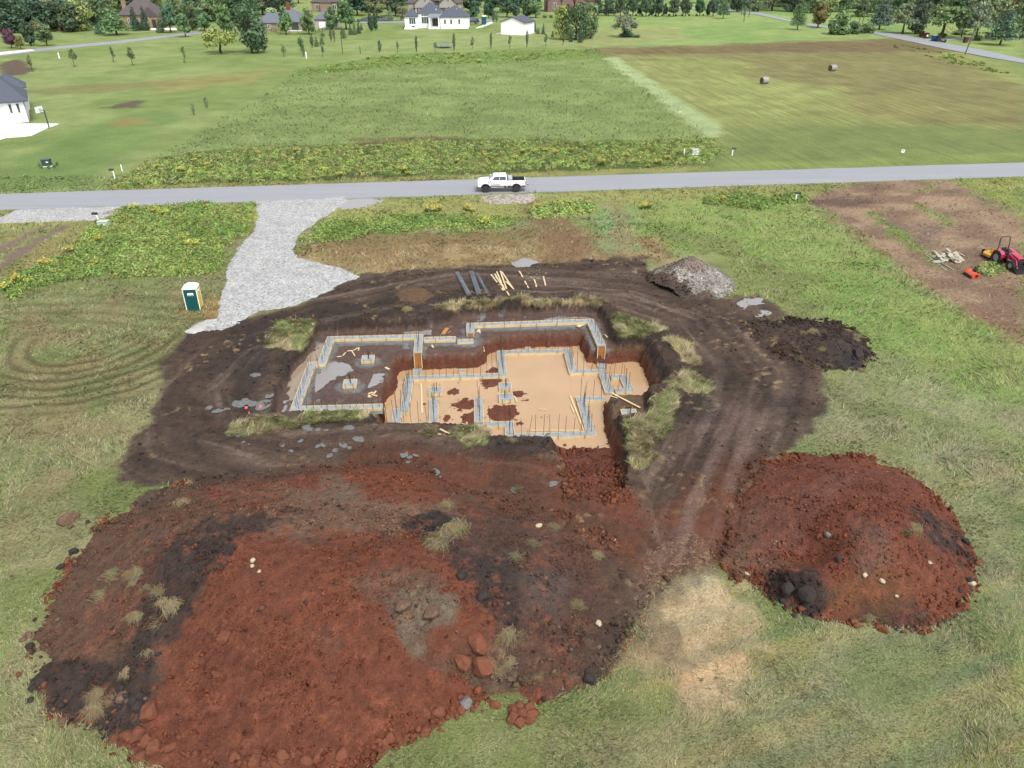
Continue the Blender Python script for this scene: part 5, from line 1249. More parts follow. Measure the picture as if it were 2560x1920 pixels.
# straw lying on the trampled strip
STRAW = PV([(1440,1280),(1530,1218),(1560,1300),(1650,1400),(1560,1490),(1490,1530),(1330,1450),(1360,1380),(1400,1320)])
P = np.array(STRAW); n = 26000; x = RNG.uniform(P[:, 0].min() - 1, P[:, 0].max() + 1, n); y = RNG.uniform(P[:, 1].min() - 1, P[:, 1].max() + 1, n)
k = (sdpoly(x, y, STRAW) + fbm(x * .6, y * .6, 3, 61) * 1.4 < RNG.uniform(-1, 1.5, n)) & (fbm(x * .9, y * .9, 3, 330) > -.35) & free_ground(x, y); x, y = x[k], y[k]
blades('straw', 'loose yellow straw trampled beside the huge mound', x, y, np.full(len(x), .34), np.full(len(x), .022), .12, np.array(C(206,182,136))[None] * RNG.uniform(.55, 1.2, (len(x), 1)), None, 1.2)
def litter(name, label, poly, n, cs, L=.34, W=.035, extra=None):
    P = np.array(PV(poly)); A = np.array(poly) * S; px = RNG.uniform(A[:, 0].min(), A[:, 0].max(), n * 2); py = RNG.uniform(A[:, 1].min(), A[:, 1].max(), n * 2)
    x, y = px_ground(px, py); k = (sdpoly(x, y, P) + fbm(x * .5, y * .5, 3, 340) * .8 < 0) & free_ground(x, y) & (fbm(x * .35, y * .35, 3, 341) > RNG.uniform(-.6, .3, len(x))); x, y = x[k][:n], y[k][:n]; m = len(x)
    c = np.array(cs)[RNG.integers(0, len(cs), m)] * RNG.uniform(.65, 1.3, (m, 1))
    return blades(name, label, x, y, np.full(m, L), np.full(m, W), .1, c, np.full(m, -.5), .9)
litter('straw', 'dead grass litter lying over the bare lot by the tractor', [(1738,430),(1800,408),(1870,393),(2045,388),(2260,472),(2260,765),(2120,690),(1990,610),(1860,500),(1770,446)], 17000, [C(196,164,128), C(150,118,92), C(184,158,132), C(122,100,86)], .5, .07)
litter('straw', 'dead tan grass flattened between weeds and dark yard', [(640,555),(720,525),(1050,510),(1250,505),(1420,510),(1450,560),(1390,566),(1000,582),(790,598),(690,575)], 7000, [C(200,170,124), C(160,128,92), C(150,140,92)], .45, .06)

litter('straw', 'straw trodden into the wheel track at the end of the yard', [(1375,1190),(1500,1150),(1530,1225),(1450,1300),(1390,1330)], 2600, [C(206,182,140), C(184,160,124)], .34, .025)
litter('wood_shavings', 'pale wood shavings spattered beside the lumber row', [(1126,588),(1150,582),(1172,584),(1180,600),(1150,610),(1130,606)], 260, [C(236,224,190), C(214,196,160)], .4, .06)
# ------------------------------------------------------------------ vehicles and roadside things
M_WHITE = mat('white_paint', (.82, .82, .82), .25, 0, .03, 2.0, 0, .5, None, .6); M_BLACKP = mat('black_plastic', (.02, .02, .022), .5, 0, .2, 6); M_TYRE = mat('tyre_rubber', (.022, .022, .024), .85, 0, .25, 8, .005); M_BROWN = mat('brown_trim', C(78,68,56), .5, .1, .1, 4); M_CHROME = mat('chrome', (.6, .62, .64), .2, .9, .08, 4); M_ALU = mat('aluminium', (.55, .58, .6), .35, .7, .1, 5); M_DGREY = mat('dark_rim', (.05, .05, .055), .4, .6, .2, 6); M_REDL = mat('tail_lamp', (.35, .02, .03), .2, 0, .1, 6); M_AMBER = mat('head_lamp', (.75, .7, .5), .15, 0, .1, 6); M_INK = mat('sign_ink', (.06, .12, .16), .6)
def glass_mat(name, c):
    m, nt, bs = new_mat(name); bs.inputs['Base Color'].default_value = (*c, 1); bs.inputs['Roughness'].default_value = .06; bs.inputs['Specular IOR Level'].default_value = .8
    tc = N(nt, 'ShaderNodeTexCoord'); nt.links.new(mixc(nt, noise(nt, tc.outputs['Object'], 1.2, 2), tuple(v * .7 for v in c), tuple(v * 1.3 for v in c)), bs.inputs['Base Color']); return m
M_GLASS = glass_mat('tinted_glass', (.03, .04, .06)); M_WSHIELD = glass_mat('windscreen', (.16, .2, .26))
def wheel(t, loc, r, w, rim_m, name='wheel', lugs=0, rr_=.6):
    h = bpy.data.objects.new(name, None); col.objects.link(h); h.parent = t; h.location = loc; h.empty_display_size = .1
    MB().lathe([(r * rr_, -w / 2), (r * .92, -w / 2), (r, -w * .36), (r, w * .36), (r * .92, w / 2), (r * rr_, w / 2), (r * rr_ * .95, w * .2), (r * rr_ * .95, -w * .2)], (0, 0, 0), 'Y', 24, True).build('tyre', M_TYRE, h, True)
    b = MB().lathe([(r * rr_ * .98, -w * .42), (r * rr_ * .55, -w * .18), (r * .2, -w * .22), (r * .2, w * .22), (r * rr_ * .55, w * .18), (r * rr_ * .98, w * .42)], (0, 0, 0), 'Y', 20); b.build('rim', rim_m, h, True)
    if lugs:
        lb = MB()
        for i in range(lugs):
            a = 2 * PI * i / lugs
            for s in (-1, 1):
                M_ = Matrix.Rotation(-a - s * .12, 3, 'Y'); lb.box(M_ @ Vector((0, s * w * .26, r * 1.0)), (.05, w * .46, .05), M=M_ @ Matrix.Rotation(s * .6, 3, 'Z'))
        lb.build('tread', M_TYRE, h)
    return h
def arch(cx, cz, r, a0, a1, n=9): return [(cx + r * math.cos(a0 + (a1 - a0) * i / n), cz + r * math.sin(a0 + (a1 - a0) * i / n)) for i in range(n + 1)]
def text_mesh(body, size, m, ext=.004):
    cu = bpy.data.curves.new('lettering', 'FONT'); cu.body = body; cu.size = size; cu.extrude = ext; cu.align_x = 'LEFT'; cu.offset = size * .018
    o = bpy.data.objects.new('tmp_text', cu); col.objects.link(o); dg = bpy.context.evaluated_depsgraph_get()
    me = bpy.data.meshes.new_from_object(o.evaluated_get(dg)); bpy.data.objects.remove(o); bpy.data.curves.remove(cu); me.materials.clear(); me.materials.append(m); return me
def truck():
    a = G(1214, 481.2, .035); b = G(1290.8, 480.2, .035); yaw = math.atan2(b.y - a.y, b.x - a.x)
    k = (b - a).length / 4.1
    n = Vector((-math.sin(yaw), math.cos(yaw), 0))
    o = a + n * .86 * k
    t = thing('pickup_truck', 'white crew cab pickup truck with dark wheels driving on the road', 'truck', (o.x, o.y, .035), yaw); t.scale = (k,) * 3
    hw = 1.0
    # lower body from nose to the back of the cab
    prof = [(-.98, .78), (-1.02, 1.0), (-1.0, 1.34), (-.9, 1.47), (-.3, 1.55), (.45, 1.62), (2.9, 1.6), (2.9, .66), (.6, .66)] + arch(0, .52, .6, .25, PI - .25)[1:-1] + [(-.62, .7)]
    MB().extrude_y(prof, -hw, hw).build('body', M_WHITE, t, True, .05)
    for s in (-1, 1):
        pr = [(2.93, .66), (2.93, 1.58), (5.3, 1.58), (5.33, .8), (4.78, .7)] + arch(4.1, .52, .62, .28, PI - .28)[1:-1] + [(3.4, .66)]
        MB().extrude_y(pr, s * hw - (.09 if s > 0 else 0), s * hw + (.09 if s < 0 else 0)).build('bed_side', M_WHITE, t, True, .02)
        MB().box((4.12, s * .93, 1.6), (2.3, .12, .03)).build('bed_rail', M_BLACKP, t)
        MB().box((1.72, s * (hw + .016), .79), (2.2, .03, .29)).build('rocker_panel', M_BROWN, t); MB().box((3.2, s * (hw + .016), .79), (.55, .03, .29)).build('rocker_panel', M_BROWN, t); MB().box((5.02, s * (hw + .012), .84), (.55, .02, .2)).build('rocker_panel', M_BROWN, t)
        for cx in (0, 4.1):
            fl = MB(); p0 = arch(cx, .52, .6, .1, PI - .1, 12); p1 = arch(cx, .52, .68, .1, PI - .1, 12)
            fl.extrude_y(p0 + p1[::-1], s * hw - .02, s * hw + .07); fl.build('wheel_flare', M_BROWN, t)
        for x0, x1 in ((.72, 1.8), (1.82, 2.84)):
            d = MB().box(((x0 + x1) / 2, s * (hw + .006), 1.22), (x1 - x0, .014, .68)).build('door', M_WHITE, t); MB().box((x1 - .16, s * (hw + .03), 1.45), (.2, .04, .035)).build('door_handle', M_WHITE, d)
        m = MB().box((.78, s * 1.16, 1.72), (.14, .2, .34)).build('mirror', M_WHITE, t, False, .03); MB().box((.86, s * 1.16, 1.72), (.015, .17, .28)).build('mirror_glass', M_GLASS, m); MB().box((.78, s * 1.02, 1.62), (.06, .12, .05)).build('mirror_arm', M_BLACKP, m)
        MB().box((-.98, s * .78, 1.2), (.1, .4, .3)).build('headlight', M_AMBER, t, False, .02); MB().box((5.31, s * .93, 1.22), (.1, .16, .48)).build('taillight', M_REDL, t)
        MB().box((.46, s * (hw + .008), 1.28), (.09, .02, .26)).build('fender_vent', M_BLACKP, t)
        for x in (0, 4.1): wheel(t, (x, s * .86, .455), .455, .32, M_DGREY)
        MB().tube((-.05, s * .5, .45), (.05, s * .5, .45), .06).build('axle_hub', M_BLACKP, t)
        # cab glass, just proud of the pillars
        def side(x, z): return (x, s * (.985 - (z - 1.6) / .6 * .17 + .008), z)
        q = [side(.84, 1.62), side(1.86, 1.62), side(1.86, 2.1), side(1.26, 2.1)]; w1 = MB().add(q, [(0, 1, 2, 3)] if s < 0 else [(3, 2, 1, 0)]).build('side_window', M_GLASS, t)
        q = [side(1.9, 1.62), side(2.74, 1.62), side(2.7, 2.1), side(1.9, 2.1)]; MB().add(q, [(0, 1, 2, 3)] if s < 0 else [(3, 2, 1, 0)]).build('side_window', M_GLASS, t)
    c = MB(); bt = [(.62, 1.6, .98), (2.68, 1.6, .98)]; tp = [(1.34, 2.16, .8), (2.58, 2.16, .8)]
    vs_ = [(.36, -.98, 1.59), (2.9, -.98, 1.59), (2.9, .98, 1.59), (.36, .98, 1.59), (1.18, -.81, 2.2), (2.78, -.81, 2.2), (2.78, .81, 2.2), (1.18, .81, 2.2)]
    c.add(vs_, [(4, 5, 6, 7), (0, 1, 5, 4), (1, 2, 6, 5), (2, 3, 7, 6), (3, 0, 4, 7), (3, 2, 1, 0)]).build('cab', M_WHITE, t, True, .06)
    MB().add([(.44, -.86, 1.665), (.44, .86, 1.665), (1.09, .74, 2.15), (1.09, -.74, 2.15)], [(3, 2, 1, 0)]).build('windscreen', M_WSHIELD, t)
    MB().add([(2.895, -.8, 1.7), (2.895, .8, 1.7), (2.815, .7, 2.1), (2.815, -.7, 2.1)], [(0, 1, 2, 3)]).build('rear_window', M_GLASS, t)
    MB().box((2.0, 0, 2.213), (1.2, 1.0, .012)).build('sunroof', mat('sunroof_glass', (.5, .56, .62), .15), t)
    MB().box((4.12, 0, .98), (2.3, 1.8, .06)).build('bed_floor', M_BLACKP, t); MB().box((2.97, 0, 1.27), (.06, 1.8, .58)).build('bed_headboard', M_BLACKP, t)
    MB().box((5.28, 0, 1.24), (.08, 1.7, .64)).build('tailgate', M_WHITE, t)
    for s in (-1, 1): MB().box((4.12, s * .895, 1.28), (2.26, .02, .56)).build('bed_liner', M_BLACKP, t)
    tb = MB().box((3.3, 0, 1.62), (.52, 1.86, .34)).build('toolbox', M_ALU, t, False, .02); MB().box((3.3, 0, 1.8), (.54, 1.88, .03)).build('toolbox_lid', M_ALU, tb)
    MB().box((-1.02, 0, .84), (.2, 1.95, .24)).build('front_bumper', M_CHROME, t, False, .04); MB().box((-1.06, 0, .66), (.14, 1.7, .14)).build('air_dam', M_BLACKP, t); MB().box((-1.0, 0, 1.2), (.08, 1.15, .34)).build('grille', M_CHROME, t)
    MB().box((5.42, 0, .78), (.18, 1.9, .2)).build('rear_bumper', M_CHROME, t, False, .03); MB().box((5.62, 0, .72), (.3, .1, .1)).build('tow_hitch', M_BLACKP, t)
    MB().box((2.1, 0, .56), (5.4, .9, .16)).build('chassis', M_BLACKP, t)
    for s_, sz, x, z in (('Quinn', .5, .72, .97), ('Real Estate Company', .2, .74, .7)):
        link_mesh('lettering', text_mesh(s_, sz, M_INK if sz > .3 else mat('pale_lettering', (.7, .7, .7), .5)), t, (x, -hw - (.02 if sz > .3 else .036), z), (PI / 2, 0, 0))
    link_mesh('lettering', text_mesh('4x4', .17, M_BLACKP), t, (4.85, -hw - .006, 1.36), (PI / 2, 0, 0))
truck()

# portable toilet
def toilet():
    a = G(467.1, 778); b = G(502, 776.2); yaw = math.atan2(b.y - a.y, b.x - a.x); w = (b - a).length; dpt = 1.12
    n = Vector((-math.sin(yaw), math.cos(yaw), 0)); o = (a + b) / 2 + n * dpt / 2
    t = thing('portable_toilet', 'dark green and yellow portable toilet with white roof beside the gravel driveway', 'portable toilet', (o.x, o.y, gz(o.x, o.y)), yaw)
    MG = mat('teal_plastic', C(20,96,98), .4, 0, .1, 3); MY = mat('yellow_plastic', C(250,224,84), .45, 0, .06, 3); MWp = mat('white_plastic', (.8, .8, .8), .4, 0, .04, 3); MBl = mat('blue_plastic', C(52,78,120), .45)
    h = 2.08; hx = w / 2; hy = dpt / 2
    MB().box((0, 0, .06), (w, dpt, .12)).build('skid_base', MG, t)
    for s in (-1, 1):
        for r in (-1, 1): MB().box((s * (hx - .025), r * (hy - .025), h / 2 + .06), (.055, .055, h - .1)).build('corner_post', MWp, t)
    d = MB().box((0, -hy + .03, h / 2 + .08), (w - .12, .035, h - .12)).build('door', MG, t)
    for z0, z1 in ((.35, .6), (.6, .35)): MB().beam((-.42, -hy + .008, z0), (.42, -hy + .008, z1), .018, .035, (0, 1, 0)).build('door_rib', MG, d)
    for s in (-1, 1): MB().beam((s * .45, -hy + .008, 1.95), (s * .15, -hy + .008, 1.8), .018, .03, (0, 1, 0)).build('door_rib', MG, d)
    for i in range(4): MB().box((-.27 + i * .18, -hy + .008, 1.05), (.03, .018, .72)).build('door_rib', MG, d)
    MB().box((.4, -hy, 1.1), (.05, .05, .14)).build('door_handle', M_BLACKP, d)
    sg = MB().box((.02, -hy - .002, 1.62), (.5, .02, .27)).build('sign', MWp, t); MB().box((.02, -hy - .014, 1.54), (.44, .006, .08)).build('sign_band', mat('sign_green', C(70,150,104), .5), sg)
    for i, x in enumerate((-.05, .03, .1, .17)): MB().box((x, -hy - .014, 1.68), (.04, .006, .06)).build('sign_mark', M_INK, sg)
    for s, m in ((1, MY), (-1, MY)): MB().box((s * (hx - .02), 0, h / 2 + .08), (.03, dpt - .12, h - .1)).build('side_wall', m, t)
    MB().box((0, hy - .02, h / 2 + .08), (w - .12, .03, h - .1)).build('back_wall', MG, t)
    s2 = MB().box((hx + .002, -.02, 1.72), (.014, .36, .34)).build('side_sign', MWp, t); MB().box((hx + .011, -.02, 1.63), (.006, .3, .1)).build('sign_band', mat('sign_green', C(70,150,104), .5), s2)
    for z in (.35, 1.15, 1.95): MB().box((hx + .01, -hy + .1, z), (.03, .07, .1)).build('hinge', mat('hinge_ochre', C(160,130,40), .6), t)
    pr = [(-hx - .03, h), (-hx - .03, h + .1), (-hx * .8, h + .2), (-hx * .3, h + .27), (hx * .3, h + .27), (hx * .8, h + .2), (hx + .03, h + .1), (hx + .03, h)]
    MB().extrude_y(pr, -hy - .03, hy + .03).build('roof', MWp, t, False, .03); MB().tube((-hx + .1, hy - .08, h), (-hx + .1, hy - .08, h + .42), .05, 10).build('vent_pipe', MBl, t)
toilet()

# tractor with loader, rotary mower hitched behind, flail mower, timber scraps
M_TRED = mat('tractor_red', C(196,48,84), .3, 0, .06, 3, 0, .5, None, .4); M_RIMS = mat('silver_rim', C(190,196,204), .4, .4, .08, 4); M_YEL = mat('mower_yellow', C(246,186,64), .4, 0, .08, 3); M_ORG = mat('flail_orange', C(240,96,56), .35, 0, .08, 3, 0, .5, None, .3); M_DSTEEL = mat('dark_steel', C(64,66,70), .5, .5, .15, 5)
def tractor():
    a = G(2488, 657.5); b = G(2522.6, 674.4); d = (b - a); yaw = math.atan2(d.y, d.x); L = d.length; k = L / 1.75
    n = Vector((-math.sin(yaw), math.cos(yaw), 0)); o = a + n * .62 * k
    t = thing('tractor', 'compact red tractor with black roll bar and front loader', 'tractor', (o.x, o.y, gz(o.x, o.y)), yaw); t.scale = (k,) * 3
    for s in (-1, 1):
        wheel(t, (0, s * .62, .6), .6, .36, M_RIMS, 'rear_wheel', 20, .55); wheel(t, (1.75, s * .58, .42), .42, .27, M_RIMS, 'front_wheel', 16, .55)
        f = [(-.5, .9), (-.42, 1.16), (-.1, 1.32), (.35, 1.28), (.62, 1.05), (.66, .7), (.58, .7), (.54, 1.0), (.3, 1.2), (-.08, 1.24), (-.36, 1.1), (-.43, .9)]
        MB().extrude_y(f, s * .62 - .2, s * .62 + .2).build('fender', M_TRED, t, False, .02)
        MB().beam((1.0, s * .44, 1.25), (1.95, s * .44, .95), .09, .14).build('loader_arm', M_TRED, t); MB().beam((1.95, s * .44, .98), (2.35, s * .44, .3), .09, .14).build('loader_arm', M_TRED, t); MB().box((1.02, s * .4, .95), (.16, .1, .7)).build('loader_post', M_TRED, t); MB().tube((1.1, s * .44, .75), (1.85, s * .44, .8), .035).build('loader_ram', M_ALU, t)
    MB().extrude_y([(.75, .75), (.75, 1.3), (1.0, 1.36), (2.0, 1.2), (2.1, 1.1), (2.12, .7)], -.3, .3).build('hood', M_TRED, t, True, .05)
    MB().box((2.13, 0, .95), (.04, .5, .4)).build('grille', M_BLACKP, t); MB().box((1.0, 0, .58), (2.3, .42, .34)).build('chassis', M_DSTEEL, t); MB().box((.25, 0, .72), (.8, .9, .08)).build('platform', M_BLACKP, t)
    MB().box((.75, 0, 1.24), (.16, .5, .2)).build('dashboard', M_BLACKP, t)
    st = thing('tmp', None, None); bpy.data.objects.remove(st)
    MB().box((.02, 0, 1.02), (.46, .5, .12)).build('seat', M_BLACKP, t, False, .03); MB().box((-.2, 0, 1.26), (.1, .48, .4)).build('seat_back', M_BLACKP, t, False, .03)
    MB().lathe([(.17, -.015), (.2, 0), (.17, .015)], (.55, 0, 1.36), 'Z', 16).build('steering_wheel', M_BLACKP, t); MB().tube((.72, 0, 1.1), (.55, 0, 1.36), .025).build('steering_column', M_BLACKP, t)
    MB().path([(-.3, -.55, .9), (-.3, -.55, 1.7), (-.42, -.5, 2.3), (-.42, -.4, 2.4), (-.42, .4, 2.4), (-.42, .5, 2.3), (-.3, .55, 1.7), (-.3, .55, .9)], .045, 8).build('roll_bar', M_BLACKP, t)
    MB().tube((1.75, -.6, .42), (1.75, .6, .42), .06).build('front_axle', M_DSTEEL, t); MB().tube((0, -.6, .6), (0, .6, .6), .1).build('rear_axle', M_DSTEEL, t)
    MB().add([(2.3, -.85, .08), (2.95, -.85, .03), (2.3, -.85, .55), (2.3, .85, .08), (2.95, .85, .03), (2.3, .85, .55)], [(0, 1, 4, 3), (0, 3, 5, 2), (0, 2, 1), (3, 4, 5)]).build('bucket', M_DSTEEL, t); MB().beam((2.32, -.86, .55), (2.32, .86, .55), .06, .06).build('bucket_lip', M_BLACKP, t)
    # mower behind
    m = thing('rotary_mower', 'yellow rotary mower hitched behind the red tractor', 'mower', (o.x, o.y, gz(o.x, o.y)), yaw); m.scale = (k,) * 3
    MB().prism([(-.75, -.72), (-.75, .72), (-1.7, .72), (-2.0, .35), (-2.0, -.35), (-1.7, -.72)], .22, .5).build('deck', M_YEL, m, False, .05); MB().box((-1.3, -.73, .16), (1.0, .03, .16)).build('skid', M_DSTEEL, m); MB().box((-1.3, .73, .16), (1.0, .03, .16)).build('skid', M_DSTEEL, m)
    for s in (-1, 1): MB().beam((-.7, s * .35, .5), (-.75, s * .06, 1.1), .05, .06).build('hitch_frame', M_YEL, m); MB().beam((-.78, s * .06, 1.08), (-1.95, s * .3, .55), .05, .06).build('brace', M_YEL, m)
    MB().lathe([(.22, -.2), (.26, 0), (.14, .2)], (-1.25, 0, .68), 'Z', 12).build('gearbox', M_YEL, m); MB().beam((-2.0, 0, .55), (-2.3, 0, .4), .1, .1).build('tail_arm', M_YEL, m); wheel(m, (-2.35, 0, .26), .26, .14, M_DSTEEL, 'tail_wheel')
tractor()
def flail():
    a = G(2370 + 940 / 24.58, 660 + 610 / 24.58); b = G(2370 + 1440 / 24.58, 660 + 930 / 24.58); d = b - a; yaw = math.atan2(d.y, d.x); w = d.length
    n = Vector((-math.sin(yaw), math.cos(yaw), 0)); o = (a + b) / 2 + n * .35
    t = thing('flail_mower', 'orange flail mower standing on the bare lot', 'mower', (o.x, o.y, gz(o.x, o.y)), yaw)
    def ex(prof, x0, x1): return MB().add([(x, y, z) for x in (x0, x1) for y, z in prof], [tuple(range(len(prof) - 1, -1, -1)), tuple(range(len(prof), 2 * len(prof)))] + [(i, (i + 1) % len(prof), len(prof) + (i + 1) % len(prof), len(prof) + i) for i in range(len(prof))])
    hood = [(-.34, .12), (-.36, .28), (-.22, .46), (.05, .56), (.3, .5), (.34, .3), (.34, .12)]
    ex(hood, -w / 2 + .05, w / 2 - .05).build('hood', M_ORG, t, True, .02)
    for s in (-1, 1): ex([(-.36, .04), (-.36, .34), (-.2, .52), (.1, .62), (.42, .5), (.42, .04)], s * w / 2 - .02, s * w / 2 + .02).build('side_plate', M_ORG, t)
    MB().tube((-w / 2 + .04, -.36, .1), (w / 2 - .04, -.36, .1), .09, 12).build('roller', M_DSTEEL, t); MB().box((0, -.38, .24), (w - .1, .02, .1)).build('rubber_flap', M_BLACKP, t)
    for s in (-1, 1): MB().beam((s * .25, .2, .5), (s * .12, .3, 1.0), .06, .12).build('hitch_post', M_DSTEEL, t)
    MB().lathe([(.14, -.14), (.16, 0), (.12, .14)], (0, .2, .66), 'X', 12).build('gearbox', M_BLACKP, t); MB().lathe([(.16, -.02), (.16, .02)], (w / 2 + .04, .1, .3), 'X', 14).build('belt_cover', M_BLACKP, t)
flail()
M_GBOARD = mat('weathered_board', C(186,180,160), .85, 0, .2, 4, .01); M_STRIP = mat('metal_strip', C(206,202,198), .5, .3, .1, 4)
R7 = lambda a, b: (2270 + a / 7.628, 560 + b / 7.628)
for i in range(42):
    u = rr.random(); px, py = R7(570 + 420 * u + rr.gauss(0, 28), 640 + 40 * u + rr.gauss(0, 42)); q = G(px, py); L = rr.uniform(.5, 1.3); a = rr.uniform(0, 3.1); h = max(0, .55 - abs(u - .5) * 1.0) * rr.random()
    tag(MB().box((0, 0, 0), (L, rr.uniform(.2, .48), .04)).build('scrap_board', M_GBOARD, None, loc=(q.x, q.y, gz(q.x, q.y) + .05 + h), rot=(rr.gauss(0, .35), rr.gauss(0, .3), a)), 'weathered grey board in the jumbled scrap heap near the tractor', 'board', 'scrap heap near the tractor')
for a, b, lab in ((R7(312,540), R7(535,668), 'pale metal strip running up to the scrap heap'), (R7(318,568), R7(732,892), 'longest pale metal strip lying beside the scrap heap'), (R7(622,730), R7(868,884), 'pale metal strip lying between scrap heap and flail mower')):
    A = G(*a); B = G(*b); A.z = gz(A.x, A.y) + .04; B.z = gz(B.x, B.y) + .04; tag(MB().beam(A, B, .09, .05).build('metal_strip', M_STRIP), lab, 'metal strip')

# mailboxes, cabinets, signs
def mailbox(px, py, label, rz=0.0, hgt=1.15, flip=1):
    q = G(px, py); t = thing('mailbox', label, 'mailbox', (q.x, q.y, gz(q.x, q.y)), TH + rz)
    MB().box((0, 0, hgt * .48), (.11, .11, hgt)).build('post', M_WHITE, t); MB().beam((0, 0, hgt * .72), (.3 * flip, 0, hgt * .88), .06, .06).build('brace', M_WHITE, t)
    pr = [(-.12, 0), (-.12, .16), (-.08, .24), (.08, .24), (.12, .16), (.12, 0)]
    b = MB().add([(x, y, z) for x in (-.1 * flip, .5 * flip) for y, z in pr], [tuple(range(5, -1, -1)), tuple(range(6, 12))] + [(i, (i + 1) % 6, 6 + (i + 1) % 6, 6 + i) for i in range(6)]).build('box', M_BLACKP, t, loc=(0, 0, hgt * .88)); MB().box((.52 * flip, 0, .1), (.02, .22, .2)).build('box_door', M_BLACKP, b); MB().box((.3 * flip, .13, .2), (.03, .015, .16)).build('flag', M_REDL, b)
mailbox(1988, 503, 'white post mailbox with black box beside the bare lot'); mailbox(1830, 389, 'mailbox across the road near the pale cabinet', 0, 1.1); mailbox(287.5, 446, 'white post mailbox at the edge of the lawn across the road', 0, 1.3, -1); mailbox(249, 562, 'mailbox rising from weeds beside the stone apron', 0, 1.45, -1)
M_PALEG = mat('pale_green_metal', C(206,222,210), .45, 0, .06, 3); M_DKG = mat('dark_green_metal', C(70,92,88), .45, 0, .08, 3)
def cabinet(px, py, w, d, h, m, label):
    q = G(px, py); t = thing('utility_cabinet', label, 'utility box', (q.x, q.y, gz(q.x, q.y)), TH)
    MB().box((0, 0, .04), (w + .2, d + .2, .1)).build('plinth', M_PAD, t); MB().box((0, 0, h / 2 + .08), (w, d, h)).build('housing', m, t, False, .03); MB().box((0, 0, h + .1), (w + .06, d + .06, .05)).build('lid', m, t, False, .02); MB().box((0, -d / 2 - .01, h * .5 + .08), (.03, .02, h * .7)).build('door_seam', M_DKG, t); MB().box((w * .25, -d / 2 - .012, h * .72), (w * .3, .015, h * .16)).build('label_plate', M_WHITE, t)
cabinet(262, 570, 1.15, .8, .75, M_PALEG, 'pale green utility cabinet in the weeds by the stone apron'); cabinet(1737, 386, 1.1, .8, .7, M_PALEG, 'pale utility cabinet in the weeds across the road'); cabinet(119, 415, 1.15, .9, .95, M_DKG, 'dark green transformer cabinet ringed by small shrubs on the lawn')
def post(px, py, h, label, m=None, w=.1, name='marker_post', cat='post'):
    q = G(px, py); tag(MB().prism([(-w / 2, -w / 2), (w / 2, -w / 2), (w / 2, w / 2), (-w / 2, w / 2)], -.1, h).add([(-w / 2, -w / 2, h), (w / 2, -w / 2, h), (w / 2, w / 2, h), (-w / 2, w / 2, h), (0, 0, h + w * .6)], [(0, 1, 4), (1, 2, 4), (2, 3, 4), (3, 0, 4)]).build(name, m or M_WHITE, None, loc=(q.x, q.y, gz(q.x, q.y)), rot=(0, 0, .1)), label, cat)
post(306, 428, .95, 'thin white marker post behind the lawn mailbox'); post(1710, 386, .9, 'white marker post beside the pale cabinet across the road'); post(149, 146.5, 1.6, 'white marker post on the far lawn', None, .25); post(766.5, 146, 1.7, 'white marker post at the corner of the meadow', None, .25); post(857, 135, 4.6, 'dark utility post rising behind the meadow', mat('old_wood', C(96,86,76), .85), .2, 'wooden_post'); post(901, 134, 2.0, 'short wooden post behind the meadow', mat('old_wood', C(96,86,76), .85), .2, 'wooden_post')
q = G(2254, 388); t = thing('yard_sign', 'small white and red yard sign leaning in the hay field verge', 'sign', (q.x, q.y, gz(q.x, q.y)), .2)
MB().box((0, 0, .62), (.6, .03, .45)).build('panel', M_WHITE, t, rot=(0, .12, 0)); MB().box((0, -.02, .66), (.4, .01, .14)).build('printed_band', mat('sign_red', C(120,40,60), .6), t, rot=(0, .12, 0))
for s in (-1, 1): MB().tube((s * .22, 0, 0), (s * .22, 0, .5), .012, 5).build('wire_leg', M_STEEL, t)
# hay bales
M_HAY = mat('hay_wrap', C(172,170,168), .7, 0, .15, 5, .02); M_HAYE = mat('hay_end', C(132,104,76), .95, 0, .25, 9, .03)
for px, py, yaw, lab in ((1910, 210, .35, 'grey round hay bale on the yellow stubble'), (2080, 178, .35, 'round hay bale on the brown stubble with grass at its foot')):
    q = G(px, py); s = mpp(px, py) * 19 / 1.5; t = thing('hay_bale', lab, 'hay bale', (q.x, q.y, gz(q.x, q.y)), yaw); R_ = .82
    MB().lathe([(R_ * .97, -.8), (R_, -.7), (R_, .7), (R_ * .97, .8)], (0, 0, R_ * .96), 'X', 28).build('wrap', M_HAY, t, True)
    for s_ in (-1, 1): MB().lathe([(R_ * .93, -.02), (R_ * .9, .02)], (s_ * .81, 0, R_ * .96), 'X', 28).build('end_face', M_HAYE, t)
    for i in range(5): MB().lathe([(R_ + .004, -.02), (R_ + .008, 0), (R_ + .004, .02)], ((i - 2) * .28, 0, R_ * .96), 'X', 28).build('twine', mat('twine', C(150,146,140), .8), t)
